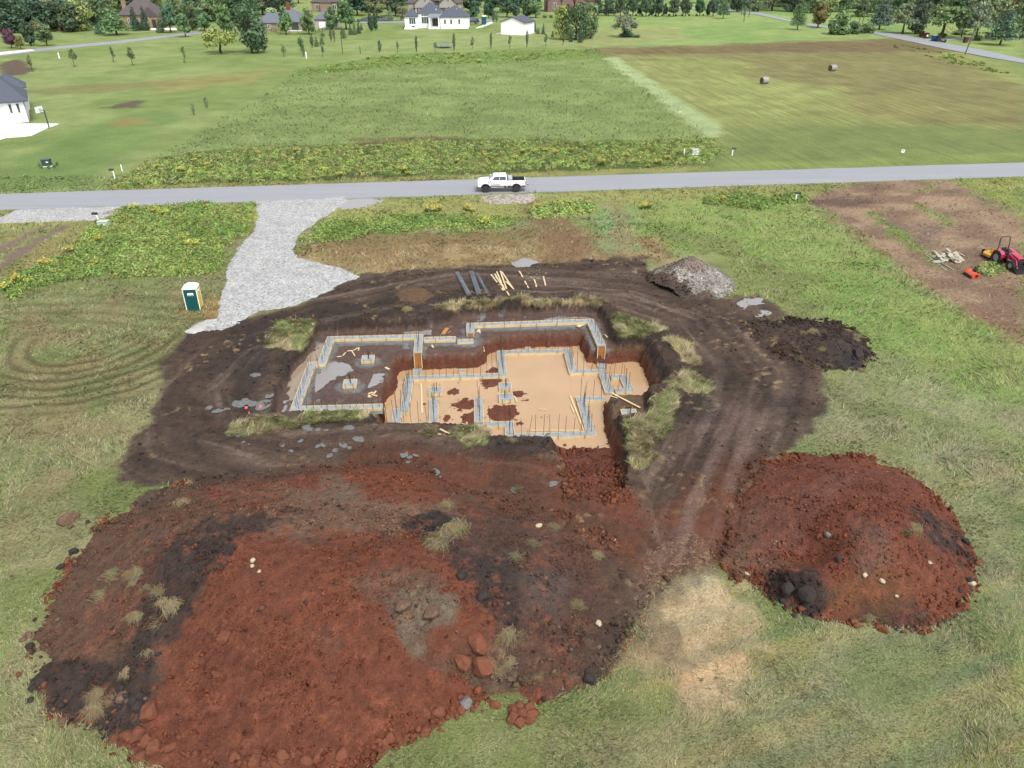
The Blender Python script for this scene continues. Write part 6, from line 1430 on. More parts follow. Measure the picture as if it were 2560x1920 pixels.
# basketball hoop
q = G(123.6, 321); t = thing('basketball_hoop', 'dark pole basketball hoop at the edge of the concrete court', 'basketball hoop', (q.x, q.y, .12), 0)
MB().box((0, 0, 1.5), (.16, .16, 3.0)).build('pole', M_DKG, t); MB().beam((0, 0, 2.9), (-.95, .25, 3.15), .08, .1).build('arm', M_BLACKP, t); MB().beam((0, 0, 2.4), (-.95, .25, 2.75), .06, .08).build('arm', M_BLACKP, t)
bd = MB().box((0, 0, 0), (.05, 1.5, .95)).build('backboard', mat('backboard_glass', (.55, .6, .6), .1), t, loc=(-1.05, .3, 3.1), rot=(0, 0, -.3))
for s in (-1, 1): MB().box((0, s * .75, 0), (.08, .05, 1.0)).build('frame', M_WHITE, bd); MB().box((0, 0, s * .49), (.08, 1.55, .05)).build('frame', M_WHITE, bd)
MB().path([(-1.1 - .28 * (1 - math.cos(a * PI / 6)), .3 + .24 * math.sin(a * PI / 6), 2.72) for a in range(13)], .02, 6).build('rim', M_BLACKP, t); MB().box((0, 0, .05), (.5, .5, .06)).build('base_plate', M_ALU, t)
# ------------------------------------------------------------------ trees
def tree_mat(name, transl=.2):
    m, nt, bs = new_mat(name)
    a = N(nt, 'ShaderNodeAttribute', attribute_name='Col'); oi = N(nt, 'ShaderNodeObjectInfo')
    c = mixc(nt, 1.0, a.outputs['Color'], oi.outputs['Color'], 'MULTIPLY')
    nt.links.new(c, bs.inputs['Base Color']); bs.inputs['Roughness'].default_value = .75; bs.inputs['Specular IOR Level'].default_value = .2
    tr = N(nt, 'ShaderNodeBsdfTranslucent'); nt.links.new(c, tr.inputs['Color']); mx = N(nt, 'ShaderNodeMixShader'); mx.inputs[0].default_value = transl
    nt.links.new(bs.outputs[0], mx.inputs[1]); nt.links.new(tr.outputs[0], mx.inputs[2]); nt.links.new(mx.outputs[0], nt.nodes['Material Output'].inputs['Surface'])
    return m
M_LEAF = tree_mat('foliage'); M_BARK = mat('bark', C(92,78,66), .9, 0, .25, 3, .02)
def leaves(cent, rad, n, leaf, rng, down=0.0, fill=.35):
    """leaf quads through a set of blobs: centre (k,3), radius (k,3)"""
    k = len(cent); vol = (rad.prod(1)) ** .7; idx = rng.choice(k, n, p=vol / vol.sum())
    u = rng.normal(0, 1, (n, 3)); u /= np.linalg.norm(u, axis=1, keepdims=True)
    r = np.where(rng.random(n) < fill, rng.uniform(.3, .85, n), rng.uniform(.85, 1.12, n))[:, None]
    p = cent[idx] + u * r * rad[idx]
    nor = u + rng.normal(0, .5, (n, 3)); nor[:, 2] += .35; nor /= np.linalg.norm(nor, axis=1, keepdims=True)
    t = np.cross(nor, rng.normal(0, 1, (n, 3))); t /= np.linalg.norm(t, axis=1, keepdims=True); b = np.cross(nor, t); b[:, 2] -= down
    s = (leaf * rng.uniform(.6, 1.35, n))[:, None]
    V = np.stack([p - t * s * .5 - b * s * .5, p + t * s * .6 - b * s * .2, p + t * s * .3 + b * s * .6, p - t * s * .5 + b * s * .35], 1).reshape(-1, 3)
    blob = rng.uniform(.78, 1.22, k)[idx]; g = (blob * rng.uniform(.7, 1.3, n))[:, None] * np.ones((1, 3)); g *= 1 + rng.normal(0, .06, (n, 3))
    return V, np.repeat(g, 4, 0)
def crown_mesh(kind, seed):
    """canonical tree 1 m tall, 1 m wide"""
    rng = np.random.default_rng(seed); C_, R_ = [], []
    if kind == 'round':
        for i in range(26):
            a = rng.uniform(0, 6.28); z = rng.uniform(.28, .93); w = .40 * math.sqrt(max(.03, 1 - ((z - .56) / .44) ** 2)); d = w * rng.uniform(.35, .95); r = rng.uniform(.12, .19); C_.append((d * math.cos(a), d * math.sin(a), z)); R_.append((r * 1.1, r * 1.1, r * .75))
        n, leaf = 2300, .06
    elif kind == 'oval':
        for i in range(28):
            a = rng.uniform(0, 6.28); z = rng.uniform(.2, .96); w = .5 * math.sin(PI * min(1, max(.02, (z - .14) / .9)) ** .75) ** .8; d = w * rng.uniform(.3, .9); r = rng.uniform(.11, .17) * (1.1 - .4 * z); C_.append((d * math.cos(a), d * math.sin(a), z)); R_.append((r * 1.2, r * 1.2, r * .8))
        n, leaf = 2300, .06
    elif kind == 'broad':
        for i in range(22):
            a = rng.uniform(0, 6.28); d = .45 * math.sqrt(rng.random()); z = .95 - .5 * (d / .45) ** 2 - rng.uniform(0, .22); r = rng.uniform(.08, .15); C_.append((d * math.cos(a), d * math.sin(a), max(.3, z))); R_.append((r * 1.3, r * 1.3, r * .7))
        n, leaf = 1300, .05
    elif kind == 'big':
        for i in range(40):
            a = rng.uniform(0, 6.28); z = rng.uniform(.12, .95); w = .42 * math.sqrt(max(.03, 1 - ((z - .5) / .5) ** 2)); d = w * rng.uniform(.4, 1); r = rng.uniform(.1, .18); C_.append((d * math.cos(a), d * math.sin(a), z)); R_.append((r * 1.1, r * 1.1, r * .8))
        n, leaf = 2000, .048
    elif kind in ('conifer', 'pine'):
        L = 11 if kind == 'conifer' else 9
        for i in range(L):
            z = .08 + .88 * i / L if kind == 'conifer' else .2 + .75 * i / L; w = (.46 * (1 - (z - .05) / .97) ** .85 if kind == 'conifer' else .48 * (1 - ((z - .2) / .85)) ** .6)
            for j in range(max(3, int(9 * w / .46))):
                a = j * 6.28 / max(3, int(9 * w / .46)) + rng.uniform(0, 1); d = w * rng.uniform(.45, .8); C_.append((d * math.cos(a), d * math.sin(a), z + rng.uniform(-.02, .03))); R_.append((.13 * (w + .2) / .4, .13 * (w + .2) / .4, .05 if kind == 'conifer' else .04))
        C_.append((0, 0, .93)); R_.append((.05, .05, .08)); n, leaf = 1600, .045
    elif kind == 'sapling':
        for i in range(9):
            z = rng.uniform(.4, .97); d = .34 * rng.random() * (1.15 - z); a = rng.uniform(0, 6.28); C_.append((d * math.cos(a) * 1.3, d * math.sin(a) * 1.3, z)); R_.append((.2, .2, .08))
        n, leaf = 240, .11
    elif kind == 'column':
        for i in range(12):
            z = .18 + .8 * i / 12; w = .32 * math.sin(PI * (z - .1) / .95) + .08; a = rng.uniform(0, 6.28); C_.append((.15 * math.cos(a), .15 * math.sin(a), z)); R_.append((w, w, .07))
        n, leaf = 320, .09
    else:  # bush
        for i in range(18):
            a = rng.uniform(0, 6.28); d = .36 * math.sqrt(rng.random()); z = rng.uniform(.12, .85) * (1 - d * .9); r = rng.uniform(.12, .2); C_.append((d * math.cos(a), d * math.sin(a), z)); R_.append((r, r, r * .9))
        n, leaf = 900, .07
    V, g = leaves(np.array(C_), np.array(R_), n, leaf, rng)
    return np_mesh('crown', V, np.arange(len(V)).reshape(-1, 4), M_LEAF, {'Col': g})
def trunk_mesh(kind, seed):
    r = random.Random(seed); b = MB()
    top = {'conifer': .9, 'pine': .9, 'column': .85, 'sapling': .9}.get(kind, .55); r0 = {'conifer': .03, 'pine': .035, 'column': .05, 'sapling': .04, 'broad': .045, 'bush': .05}.get(kind, .04)
    p = Vector((0, 0, -.02)); n = 5
    for i in range(n):
        q = Vector((r.gauss(0, .012), r.gauss(0, .012), top * (i + 1) / n)); b.tube(p, q, r0 * (1 - .14 * i), 7, r0 * (1 - .14 * (i + 1)), False); p = q
    if kind not in ('conifer', 'column'):
        for i in range(6):
            z = top * r.uniform(.45, 1.0); a = r.uniform(0, 6.28); d = r.uniform(.18, .36); z2 = min(.9, z + r.uniform(.12, .32)); b.tube((0, 0, z), (d * .5 * math.cos(a), d * .5 * math.sin(a), (z + z2) / 2 + .02), r0 * .55, 5, r0 * .4, False); b.tube((d * .5 * math.cos(a), d * .5 * math.sin(a), (z + z2) / 2 + .02), (d * math.cos(a), d * math.sin(a), z2), r0 * .4, 5, r0 * .15, False)
    return b.mesh('trunk', M_BARK, True)
KINDS = {k: [(crown_mesh(k, 500 + 17 * i + 3 * j), trunk_mesh(k, 600 + 11 * i + j)) for j in range(v)] for i, (k, v) in enumerate((('round', 3), ('oval', 2), ('broad', 3), ('big', 4), ('conifer', 2), ('pine', 2), ('sapling', 3), ('column', 2), ('bush', 3)))}
GRNS = dict(mid=(106,130,88), dark=(82,104,80), deep=(70,92,74), light=(138,154,100), yellow=(140,148,88), blue=(88,114,92), grey=(120,132,104), olive=(112,124,86), brown=(118,112,78), purple=(98,74,88), pale=(158,168,124))
TREE_K = .55
def tree(px, py, hpx, wpx, kind, colr, label, group=None, name='tree', cat='tree', stakes=False):
    q = G(px, py); s = mpp(px, py); h = hpx * s * 1.03; w = wpx * s
    t = thing(name, label, cat, (q.x, q.y, gz(q.x, q.y)), rr.uniform(0, 6.28), group)
    cm, tm = rr.choice(KINDS[kind])
    o = link_mesh('crown', cm, t, scale=(w, w, h)); c = tuple(v * TREE_K * 1.7 * rr.uniform(.88, 1.12) for v in s2l(GRNS[colr])); o.color = (*c, 1)
    if kind != 'bush': link_mesh('trunk', tm, t, scale=(max(w, h * .55),) * 2 + (h,))
    if stakes:
        for k_ in range(3): a = k_ * 2.1; MB().tube((.7 * math.cos(a), .7 * math.sin(a), 0), (.62 * math.cos(a), .62 * math.sin(a), 1.1), .025, 5).build('stake', M_STEEL, t)
    return t
R1 = lambda a, b: (a / 3.456, b / 3.456)
R2 = lambda a, b: (640 + a / 3.456, b / 3.456)
R3 = lambda a, b: (1280 + a / 3.456, b / 3.456)
R4 = lambda a, b: (1920 + a / 3.456, b / 3.456)
T = [  # base point, height px, width px, kind, tone, label
    (R1(105,420),43,34,'round','purple','purple leaved tree beside the white path'),(R1(185,425),29,24,'round','brown','small brownish tree beside the purple tree'),(R1(270,395),57,38,'oval','dark','dark oval tree in the pair by the narrow drive'),(R1(410,398),50,46,'round','olive','round olive tree in the pair by the narrow drive'),(R1(345,330),38,34,'round','brown','reddish tree behind the pair by the narrow drive'),
    (R1(860,295),27,30,'conifer','blue','small blue spruce by the wooden pine group'),(R1(1010,303),56,78,'pine','mid','wide spreading pine before the stone house'),(R1(1180,266),56,32,'conifer','deep','left one of the two dark cedars by the stone house'),(R1(1265,263),56,28,'conifer','deep','right one of the two dark cedars by the stone house'),(R1(1390,284),34,26,'conifer','dark','small cone shaped cedar beside the stone house'),
    (R1(1480,284),62,44,'round','blue','blue green round tree right of the stone house'),(R1(1605,323),50,38,'round','mid','round lollipop tree at the end of the narrow drive'),(R1(1665,262),56,52,'big','dark','dark leafy tree behind the lollipop tree'),(R1(1770,268),51,38,'oval','mid','oval green tree behind the drive end'),(R1(1965,292),61,42,'oval','mid','taller oval green tree behind the yellow tree'),(R1(1915,461),73,80,'broad','yellow','yellow green open crowned tree on the big lawn'),(R1(2185,460),109,94,'big','dark','largest dark green tree on the big lawn'),
    (R2(262,301),63,36,'oval','mid','oval tree left of two before the brick ranch house'),(R2(460,299),58,38,'oval','mid','oval tree right of two before the brick ranch house'),(R2(660,255),50,36,'oval','mid','oval tree before the grey garage'),(R2(780,255),62,54,'round','mid','broad green tree behind the spruce group'),(R2(995,271),41,18,'oval','dark','left slim tree of two by the far pond'),(R2(1035,262),39,15,'oval','dark','right slim tree of two by the far pond'),
    (R2(818,301),27,13,'conifer','blue','blue spruce in the spruce group'),(R2(855,301),33,14,'conifer','mid','tall green spruce in the spruce group'),(R2(890,291),28,14,'conifer','dark','dark spruce in the spruce group'),(R2(912,262),18,9,'conifer','blue','small blue spruce behind the spruce group'),(R2(650,356),29,9,'column','blue','thin blue spruce next to a rusty one'),(R2(677,363),31,10,'column','olive','thin rusty green conifer next to a blue one'),(R2(760,333),24,17,'conifer','mid','squat bright cone conifer on the striped lawn'),(R2(742,300),20,10,'conifer','blue','bluish conifer behind the squat cone'),
    (R2(390,443),33,16,'column','dark','dark column conifer by the meadow corner'),(R2(415,490),30,10,'column','mid','slim conifer in front of the dark column'),(R2(485,413),29,12,'column','dark','dark slim conifer between cones'),(R2(525,402),24,14,'conifer','mid','left cone conifer of two on the striped lawn'),(R2(572,383),19,16,'conifer','mid','right cone conifer of two on the striped lawn'),(R2(575,335),17,14,'broad','mid','little broadleaf tree behind the two cones'),
    (R3(430,341),73,52,'big','yellow','yellowish tree in the big clump right of the shed'),(R3(555,346),79,62,'big','dark','dark middle tree in the big clump right of the shed'),(R3(680,332),77,54,'big','mid','grey green tree in the big clump right of the shed'),(R3(970,318),58,58,'broad','grey','lone grey green open tree in the field'),(R3(1822,161),47,34,'pine','mid','spiky pine by the road bend'),(R3(2003,188),36,13,'sapling','mid','thin young tree near the road bend'),
    (R4(252,259),66,42,'pine','mid','dark pine left of the bush cluster'),(R4(430,241),54,46,'round','brown','brown tinged tree behind the bush cluster'),(R4(960,256),66,62,'pine','blue','blue green pine past the utility poles'),(R4(1160,291),72,66,'broad','grey','grey green spreading tree past the pine'),(R4(1270,292),66,60,'big','dark','dark tree between two spreading trees'),(R4(1495,326),90,98,'broad','olive','large spreading tree by the brick pillars'),(R4(1670,321),62,34,'broad','grey','storm broken tree with leaning trunk'),(R4(1790,351),92,58,'broad','grey','second storm broken tree behind the leaning pole'),(R4(1950,345),98,72,'broad','grey','tall pale tree behind the gate posts'),(R4(2000,391),84,74,'pine','blue','blue green pine nearest the side drive'),(R4(2180,330),105,70,'big','grey','tall pale tree at the far end of the side drive'),
    (R3(325,60),30,18,'conifer','deep','dark conifer before the brick gabled house'),(R3(485,80),22,16,'conifer','deep','dark small conifer at the brick porch'),(R2(1160,185),36,22,'conifer','grey','pale conifer beside the brown roof house'),(R2(1255,178),30,26,'round','grey','grey round tree beside the brown roof house'),(R2(1290,160),26,24,'round','yellow','bright yellow green tree beside the brown roof house'),(R2(1742,120),24,30,'round','light','bright round tree behind the white ranch house'),
    (R2(1880,168),40,30,'oval','dark','dark oval tree right of the white ranch house'),(R2(2010,160),46,30,'oval','deep','tall dark conifer like tree right of the white ranch house'),(R2(2080,190),26,14,'column','mid','slim tree beside the shed path'),(R2(2050,200),28,12,'column','dark','slim dark tree left of the shed'),(R2(2170,150),50,48,'round','dark','round dark tree behind the shed'),(R3(40,150),46,30,'oval','blue','blue green tree behind the shed roof'),(R3(130,150),42,30,'oval','dark','dark tree right of the shed roof'),(R3(205,155),40,40,'round','mid','round green tree near the rust coloured bushes'),(R2(230,135),62,64,'big','deep','tall dark tree behind the brick ranch house'),(R2(60,130),44,60,'round','grey','grey green tree left of the tall dark tree'),(R2(130,150),28,46,'bush','pale','pale leafy mass behind the brick ranch roof')]
for (p, h, w, k, c, lab) in T: tree(p[0], p[1], h, w, k, c, lab)
ORD = ['first', 'second', 'third', 'fourth', 'fifth', 'sixth', 'seventh', 'eighth', 'ninth', 'tenth', 'eleventh', 'twelfth']
YS = [(R1(280,618),38,14),(R1(645,576),43,24),(R1(985,538),36,13),(R1(1145,566),40,24),(R1(1600,544),36,14)]
for p, h, w in YS: tree(p[0], p[1], h, w, 'sapling', 'olive', 'staked thin young tree, %s from the dark earth patch on the far lawn' % ORD[YS.index((p, h, w))], 'staked young trees', 'young_tree', stakes=True)
for p, lab in (((486, 288), 'tiny young tree near the meadow edge, with the rounder crown'), ((517, 271), 'tiny young tree near the meadow edge, beside the rounder one')): tree(p[0], p[1], 27, 12, 'column', 'grey', lab, None, 'young_tree')
for i_, (p, h, w, k) in enumerate([(R2(243,491),28,16,'sapling'),(R2(578,489),28,12,'sapling'),(R2(1225,456),27,12,'sapling'),(R2(1548,448),23,12,'sapling'),(R2(1873,421),25,13,'sapling'),(R2(2195,419),29,12,'sapling'),(R3(293,403),28,15,'sapling')]): tree(p[0], p[1], h, w, k, 'mid', 'bushy young tree, %s from the meadow corner post in the planted row' % ORD[i_], 'bushy row saplings', 'young_tree')
for i_, (p, h, w) in enumerate([(R2(1070,451),27,12),(R2(1390,449),37,9),(R2(1712,434),39,9),(R2(2030,419),37,8),(R3(128,406),38,9),(R3(440,391),34,7)]): tree(p[0], p[1], h, w, 'column', 'dark', 'slim columnar young tree, %s from the meadow corner post in the planted row' % ORD[i_], 'slim row saplings', 'young_tree')
for p, h, w, c in [(R3(197,276),28,10,'blue'),(R3(225,291),15,13,'mid'),(R3(270,296),26,11,'blue'),(R3(350,319),15,10,'mid'),(R3(510,363),34,14,'dark'),(R3(590,371),35,15,'dark')]: tree(p[0], p[1], h, w, 'conifer', c, {'blue': 'blue spruce beside the white shed', 'mid': 'squat green conifer beside the white shed', 'dark': 'dark cedar standing before the big clump'}[c], 'conifers near shed ' + c, 'conifer_tree')
for i_, x in enumerate((735, 830, 940, 1045, 1155, 1265, 1390, 1500, 1620, 1730)): p = R3(x + rr.uniform(-6, 6), 141 + rr.uniform(-2, 3)); tree(p[0], p[1], rr.uniform(37, 42), rr.uniform(28, 32), 'round', 'dark', 'round dark lollipop tree, %s from the brick gabled house in the regular row' % ORD[i_], 'row of lollipop trees')
for x in (985, 1100, 1205, 1690, 1320): p = R3(x, 138); tree(p[0], p[1], rr.uniform(22, 30), 14, 'oval', 'dark', 'smaller tree standing between the row of lollipop trees', 'small trees in the row')
for x in (1018, 1070, 1125, 1185, 1240, 1300, 1357, 1415, 1470, 1530, 1595, 1650): p = R3(x, 139); tree(p[0], p[1], 6.5, 7, 'bush', 'olive', 'little clipped shrub under the row of lollipop trees', 'shrubs under tree row', 'shrub', 'shrub')
for p, h, w, c, lab in [(R4(600,297),58,66,'mid','big round bush in the cluster by the right road'),(R4(720,292),32,44,'dark','dark bush in the cluster by the right road'),(R4(800,290),29,40,'mid','mid green bush in the cluster by the right road'),(R4(870,288),28,32,'olive','olive bush at the end of the cluster by the right road'),(R3(975,318),24,46,'dark','dark bush at the foot of the lone field tree'),(R3(1085,322),8,30,'olive','low brush beside the lone field tree'),(R3(278,157),8,13,'brown','left rust coloured bush by the brick gabled house'),(R3(332,155),9,13,'brown','right rust coloured bush by the brick gabled house'),(R2(1290,245),9,10,'dark','shrub at the left corner of the white ranch house'),(R2(1455,238),20,18,'mid','small green tree on the white ranch patio'),(R4(1690,300),14,60,'mid','brush under the storm broken trees'),(R4(1500,322),12,26,'mid','leafy suckers round the large spreading trunk'),(R4(1800,348),16,28,'mid','leafy suckers round the second broken trunk')]: tree(p[0], p[1], h, w, 'bush', c, lab, None, 'bush', 'bush')
for i, (dx, dy) in enumerate(((-20, 3), (-14, 8), (3, 9), (17, 5), (25, 0))): tree(119 + dx, 413 + dy, 10, 9, 'bush', 'olive', 'little round shrub ringing the dark transformer cabinet', 'transformer shrubs', 'shrub', 'shrub')
# woods behind: every trunk its own tree
HOUSES_PX = [(275,408,78),(640,850,84),(1005,1180,80),(1355,1500,44),(1236,1335,84),(770,850,36)]
cnt = 0
for row, (y, step, hh) in enumerate([(79, 34, 64), (67, 40, 62), (54, 42, 56), (42, 46, 50), (30, 48, 46), (19, 50, 42), (9, 52, 40), (-4, 56, 40), (-16, 60, 40)]):
    x = -30 + 17 * (row % 2)
    while x < 2600:
        xx = x + rr.uniform(-12, 12); yy = y + rr.uniform(-4, 4); x += step * rr.uniform(.8, 1.2)
        if any(a - 8 < xx < b + 8 and yy > c - 45 for a, b, c in HOUSES_PX): continue
        if row == 0 and not (xx < 230): continue
        if row == 1 and not (xx < 260 or 2240 < xx < 2600 and rr.random() < .0): continue
        if row == 2 and not (xx < 300 or 410 < xx < 600 or (1190 < xx < 1240) or 2400 < xx): continue
        if row == 3 and not (xx < 300 or 410 < xx < 640 or 860 < xx < 1000 or 2150 < xx): continue
        if row == 4 and (690 < xx < 770 or 1500 < xx < 1840 or 855 < xx < 905): continue
        if row == 5 and (690 < xx < 775 and True or 1560 < xx < 1800 and rr.random() < .5): continue
        if row == 6 and (1160 < xx < 1215): continue
        if row >= 6 and (300 < xx < 400 or 2060 < xx < 2100): continue
        cl = rr.choices(['mid', 'dark', 'deep', 'grey', 'olive', 'light'], [4, 4, 2, 2, 2, 1])[0]; kd = rr.choices(['big', 'round', 'broad', 'pine', 'oval'], [6, 3, 1, 1, 1])[0]
        side = 'left' if xx < 640 else 'middle' if xx < 1500 else 'right'
        lab = {'left': '%s tree massed in the wood behind the stone house', 'middle': '%s tree in the belt behind the white ranch house', 'right': '%s tree in the far wood beyond the row of lollipop trees'}[side] % {'mid': 'green', 'dark': 'dark green', 'deep': 'deep green', 'grey': 'grey green', 'olive': 'olive green', 'light': 'pale green'}[cl]
        tree(xx, yy, hh * rr.uniform(.95, 1.3), hh * rr.uniform(1.0, 1.4), kd, cl, lab, 'woods ' + side + ' ' + cl); cnt += 1
print('wood trees', cnt)

# ------------------------------------------------------------------ houses
M_SIDING = mat('white_siding', (.8, .8, .8), .6, 0, .03, 2); M_SHINGLE = mat('slate_shingles', C(92,98,112), .85, 0, .14, 2.5, .03); M_SHBR = mat('brown_shingles', C(104,94,94), .85, 0, .14, 2.5, .03); M_SHBL = mat('blue_grey_shingles', C(116,122,134), .85, 0, .12, 2.5, .03); M_BRICK = mat('buff_brick', C(168,146,128), .85, 0, .2, 2.0, .02); M_STONE = mat('buff_stone', C(176,152,118), .85, 0, .25, 1.2, .03); M_TRIM = mat('white_trim', (.75, .75, .74), .5); M_PANE = glass_mat('window_pane', (.05, .07, .075)); M_METALR = mat('metal_roof', C(160,170,180), .35, .3, .08, 2); M_REDROOF = mat('red_roof', C(128,72,66), .8, 0, .12, 2); M_DOORD = mat('dark_door', (.03, .035, .035), .4)
def hip(b, x0, x1, y0, y1, z, h, ov=.4, gl=False, gr=False):
    x0 -= ov; x1 += ov; y0 -= ov; y1 += ov; w, d = x1 - x0, y1 - y0
    if w >= d: a, c = (x0 + (0 if gl else d / 2 * .9), (y0 + y1) / 2), (x1 - (0 if gr else d / 2 * .9), (y0 + y1) / 2)
    else: a, c = ((x0 + x1) / 2, y0 + (0 if gl else w / 2 * .9)), ((x0 + x1) / 2, y1 - (0 if gr else w / 2 * .9))
    v = [(x0, y0, z), (x1, y0, z), (x1, y1, z), (x0, y1, z), (a[0], a[1], z + h), (c[0], c[1], z + h), (x0, y0, z - .18), (x1, y0, z - .18), (x1, y1, z - .18), (x0, y1, z - .18)]
    f = [(0, 1, 5, 4), (1, 2, 5), (2, 3, 4, 5), (3, 0, 4)] if w >= d else [(0, 1, 4), (1, 2, 5, 4), (2, 3, 5), (3, 0, 4, 5)]
    return b.add(v, f + [(6, 7, 1, 0), (7, 8, 2, 1), (8, 9, 3, 2), (9, 6, 0, 3), (9, 8, 7, 6)])
def block(t, x0, x1, y0, y1, h, rh, wm, rm, z0=0.0, ov=.4, gl=False, gr=False):
    w = MB().box(((x0 + x1) / 2, (y0 + y1) / 2, z0 + h / 2 - .15), (x1 - x0, y1 - y0, h + .3)).build('wall', wm, t); r = hip(MB(), x0, x1, y0, y1, z0 + h, rh, ov, gl, gr).build('roof', rm, t); return w, r
def window(t, x, y, z, w, h, mull=0, rz=0.0):
    f = bpy.data.objects.new('window', None); col.objects.link(f); f.parent = t; f.location = (x, y, z); f.rotation_euler = (0, 0, rz); f.empty_display_size = .2
    MB().box((0, -.03, 0), (w, .06, h)).build('pane', M_PANE, f)
    b = MB(); tk = .09
    for s in (-1, 1): b.box((s * (w / 2 + tk / 2), -.05, 0), (tk, .1, h + 2 * tk)); b.box((0, -.05, s * (h / 2 + tk / 2)), (w, .1, tk))
    for i in range(mull): b.box((-w / 2 + w * (i + 1) / (mull + 1), -.06, 0), (tk, .08, h))
    b.build('frame', M_TRIM, f)
def house_at(px, py, label, name='house', rz=0.0, cat='house'):
    q = G(px, py); return thing(name, label, cat, (q.x, q.y, gz(q.x, q.y)), rz), mpp(px, py)
# white ranch house: pixel columns -> metres about its middle
t, s = house_at(1092, 71.5, 'white ranch house with slate hip roofs and a dark recessed patio')
X = lambda a: (1000 + a / 11.06 - 1092) * s
block(t, X(145), X(490), 0, 9, 4.6, 2.6, M_SIDING, M_SHINGLE); block(t, X(480), X(1130), 2.4, 13, 5.6, 3.8, M_SIDING, M_SHINGLE); block(t, X(1120), X(1890), 0, 12, 4.4, 3.9, M_SIDING, M_SHINGLE); block(t, X(1130), X(1560), -.6, 7, 4.38, 3.5, M_SIDING, M_SHINGLE); block(t, X(230), X(470), -.5, 6, 4.55, 1.7, M_SIDING, M_SHINGLE)
window(t, X(360), -.52, 2.9, (X(445) - X(275)), 2.2, 2); window(t, X(375), -.52, .7, 1.2, .9); window(t, X(690), 2.38, 3.0, X(790) - X(600), 2.4, 2); window(t, X(690), 2.38, 4.8, X(790) - X(600), .6, 2)
for a in (1255, 1425): window(t, X(a), -.62, 2.6, .75, 1.7)
window(t, X(1643), -.02, 2.6, .75, 1.7)
MB().box(((X(870) + X(1100)) / 2, 2.3, 2.2), (X(1095) - X(905), .3, 2.6)).build('patio_doors', M_DOORD, t)
MB().add([(X(790), -.8, 4.3), (X(1200), -.8, 4.3), (X(1160), 3.4, 6.0), (X(840), 3.4, 6.0), (X(790), -.8, 4.15), (X(1200), -.8, 4.15), (X(1160), 3.4, 5.85), (X(840), 3.4, 5.85)], [(0, 1, 2, 3), (4, 5, 1, 0), (5, 6, 2, 1), (6, 7, 3, 2), (7, 4, 0, 3), (7, 6, 5, 4)]).build('porch_roof', M_METALR, t)
for a in (830, 1085): MB().box((X(a), -.5, 2.1), (.5, .5, 4.2)).build('porch_column', M_SIDING, t)
MB().box(((X(780) + X(1120)) / 2, .4, .35), (X(1110) - X(790), 3.6, .7)).build('patio', M_PAD, t); MB().box((X(290), -2.2, .3), (4.2, 2.2, .6)).build('patio_steps', M_PAD, t)
for a in (450, 530, 1000, 1268, 1570): MB().tube((X(a), 3.2, 5.0), (X(a), 3.2, 7.2), .1, 6).build('vent_pipe', M_TRIM, t)
# white shed
t, s = house_at(1281, 87, 'white shed with dark gable roof on the striped lawn', 'shed', -.42, 'shed')
MB().box((0, 5, 2.1), (9.5, 10, 4.5)).build('wall', M_SIDING, t)
pr = [(-4.75, 4.35), (0, 6.0), (4.75, 4.35)]
MB().extrude_y(pr, 0, 10).build('gable', M_SIDING, t); MB().extrude_y([(-5.2, 4.15), (-5.2, 4.35), (0, 6.2), (5.2, 4.35), (5.2, 4.15), (0, 5.98)], -.35, 10.35).build('roof', M_SHINGLE, t)
MB().box((0, -.04, .95), (9.52, .05, .06)).build('skirt_line', M_TRIM, t); MB().lathe([(.25, -.02), (.25, .02)], (0, -.03, 4.9), 'Y', 14).build('gable_vent', M_TRIM, t)
for y in (3, 6.5): window(t, -4.78, y, 2.0, .6, 1.2, 0, -PI / 2)
MB().box((-6.2, 4, .05), (2.6, 5, .12)).build('concrete_apron', M_PAD, t)
# brick ranch with its garage, stone house, others
t, s = house_at(700, 77, 'low brick ranch house with long blue grey roof and red chimney'); W = 60 * s
block(t, -W, W * .05, 0, 10, 2.9, 3.4, M_BRICK, M_SHBL); block(t, -W * .5, W * .98, 1.5, 13, 3.1, 4.4, M_BRICK, M_SHBL); r = MB().box((W * .28, 7, 8.2), (1.4, 1.0, 2.2)).build('chimney', mat('red_brick', C(150,78,58), .9, 0, .2, 3), t)
for x in (-W * .42, -W * .9): window(t, x, -.02, 1.6, 1.1, 1.4, 1)
window(t, W * .3, 1.48, 1.6, 1.4, 1.4, 1); MB().box((W * .62, 1.4, 1.3), (2.6, .3, 2.5)).build('porch_opening', M_DOORD, t); MB().box((W * .62, -.4, .08), (5.5, 3, .16)).build('patio', M_PAD, t); MB().box((-W * .7, -.8, .5), (.9, .7, .9)).build('air_conditioner', M_DKG, t)
t, s = house_at(815, 71, 'small pale garage with blue grey hip roof', 'garage', 0, 'garage'); block(t, -27 * s, 27 * s, 0, 9, 3.4, 3.6, mat('pale_siding', C(200,196,190), .7), M_SHBL); window(t, 2, -.02, 1.6, .8, 1.0)
MB().box((-8 * s, -.03, 1.3), (2.6, .06, 2.4)).build('garage_door', M_TRIM, t)
t, s = house_at(348, 70, 'buff stone house with steep mauve roof and chimney among trees'); W = 56 * s
block(t, -W, W * .75, 3, 16, 4.6, 5.4, M_STONE, M_SHBR); block(t, W * .2, W * .95, 0, 8, 4.4, 3.4, M_STONE, M_SHBR, 0, .3, True, False); MB().box((-W * .85, 8, 7.4), (1.4, 1.4, 4.4)).build('chimney', M_STONE, t)
for x in (-W * .5, -W * .15): window(t, x, 2.98, 2.2, 1.2, 1.8, 1)
window(t, W * .45, -.02, 3.6, 1.0, 1.2); MB().box((W * .72, -.05, 1.6), (1.6, .2, 3.0)).build('entrance', M_DOORD, t)
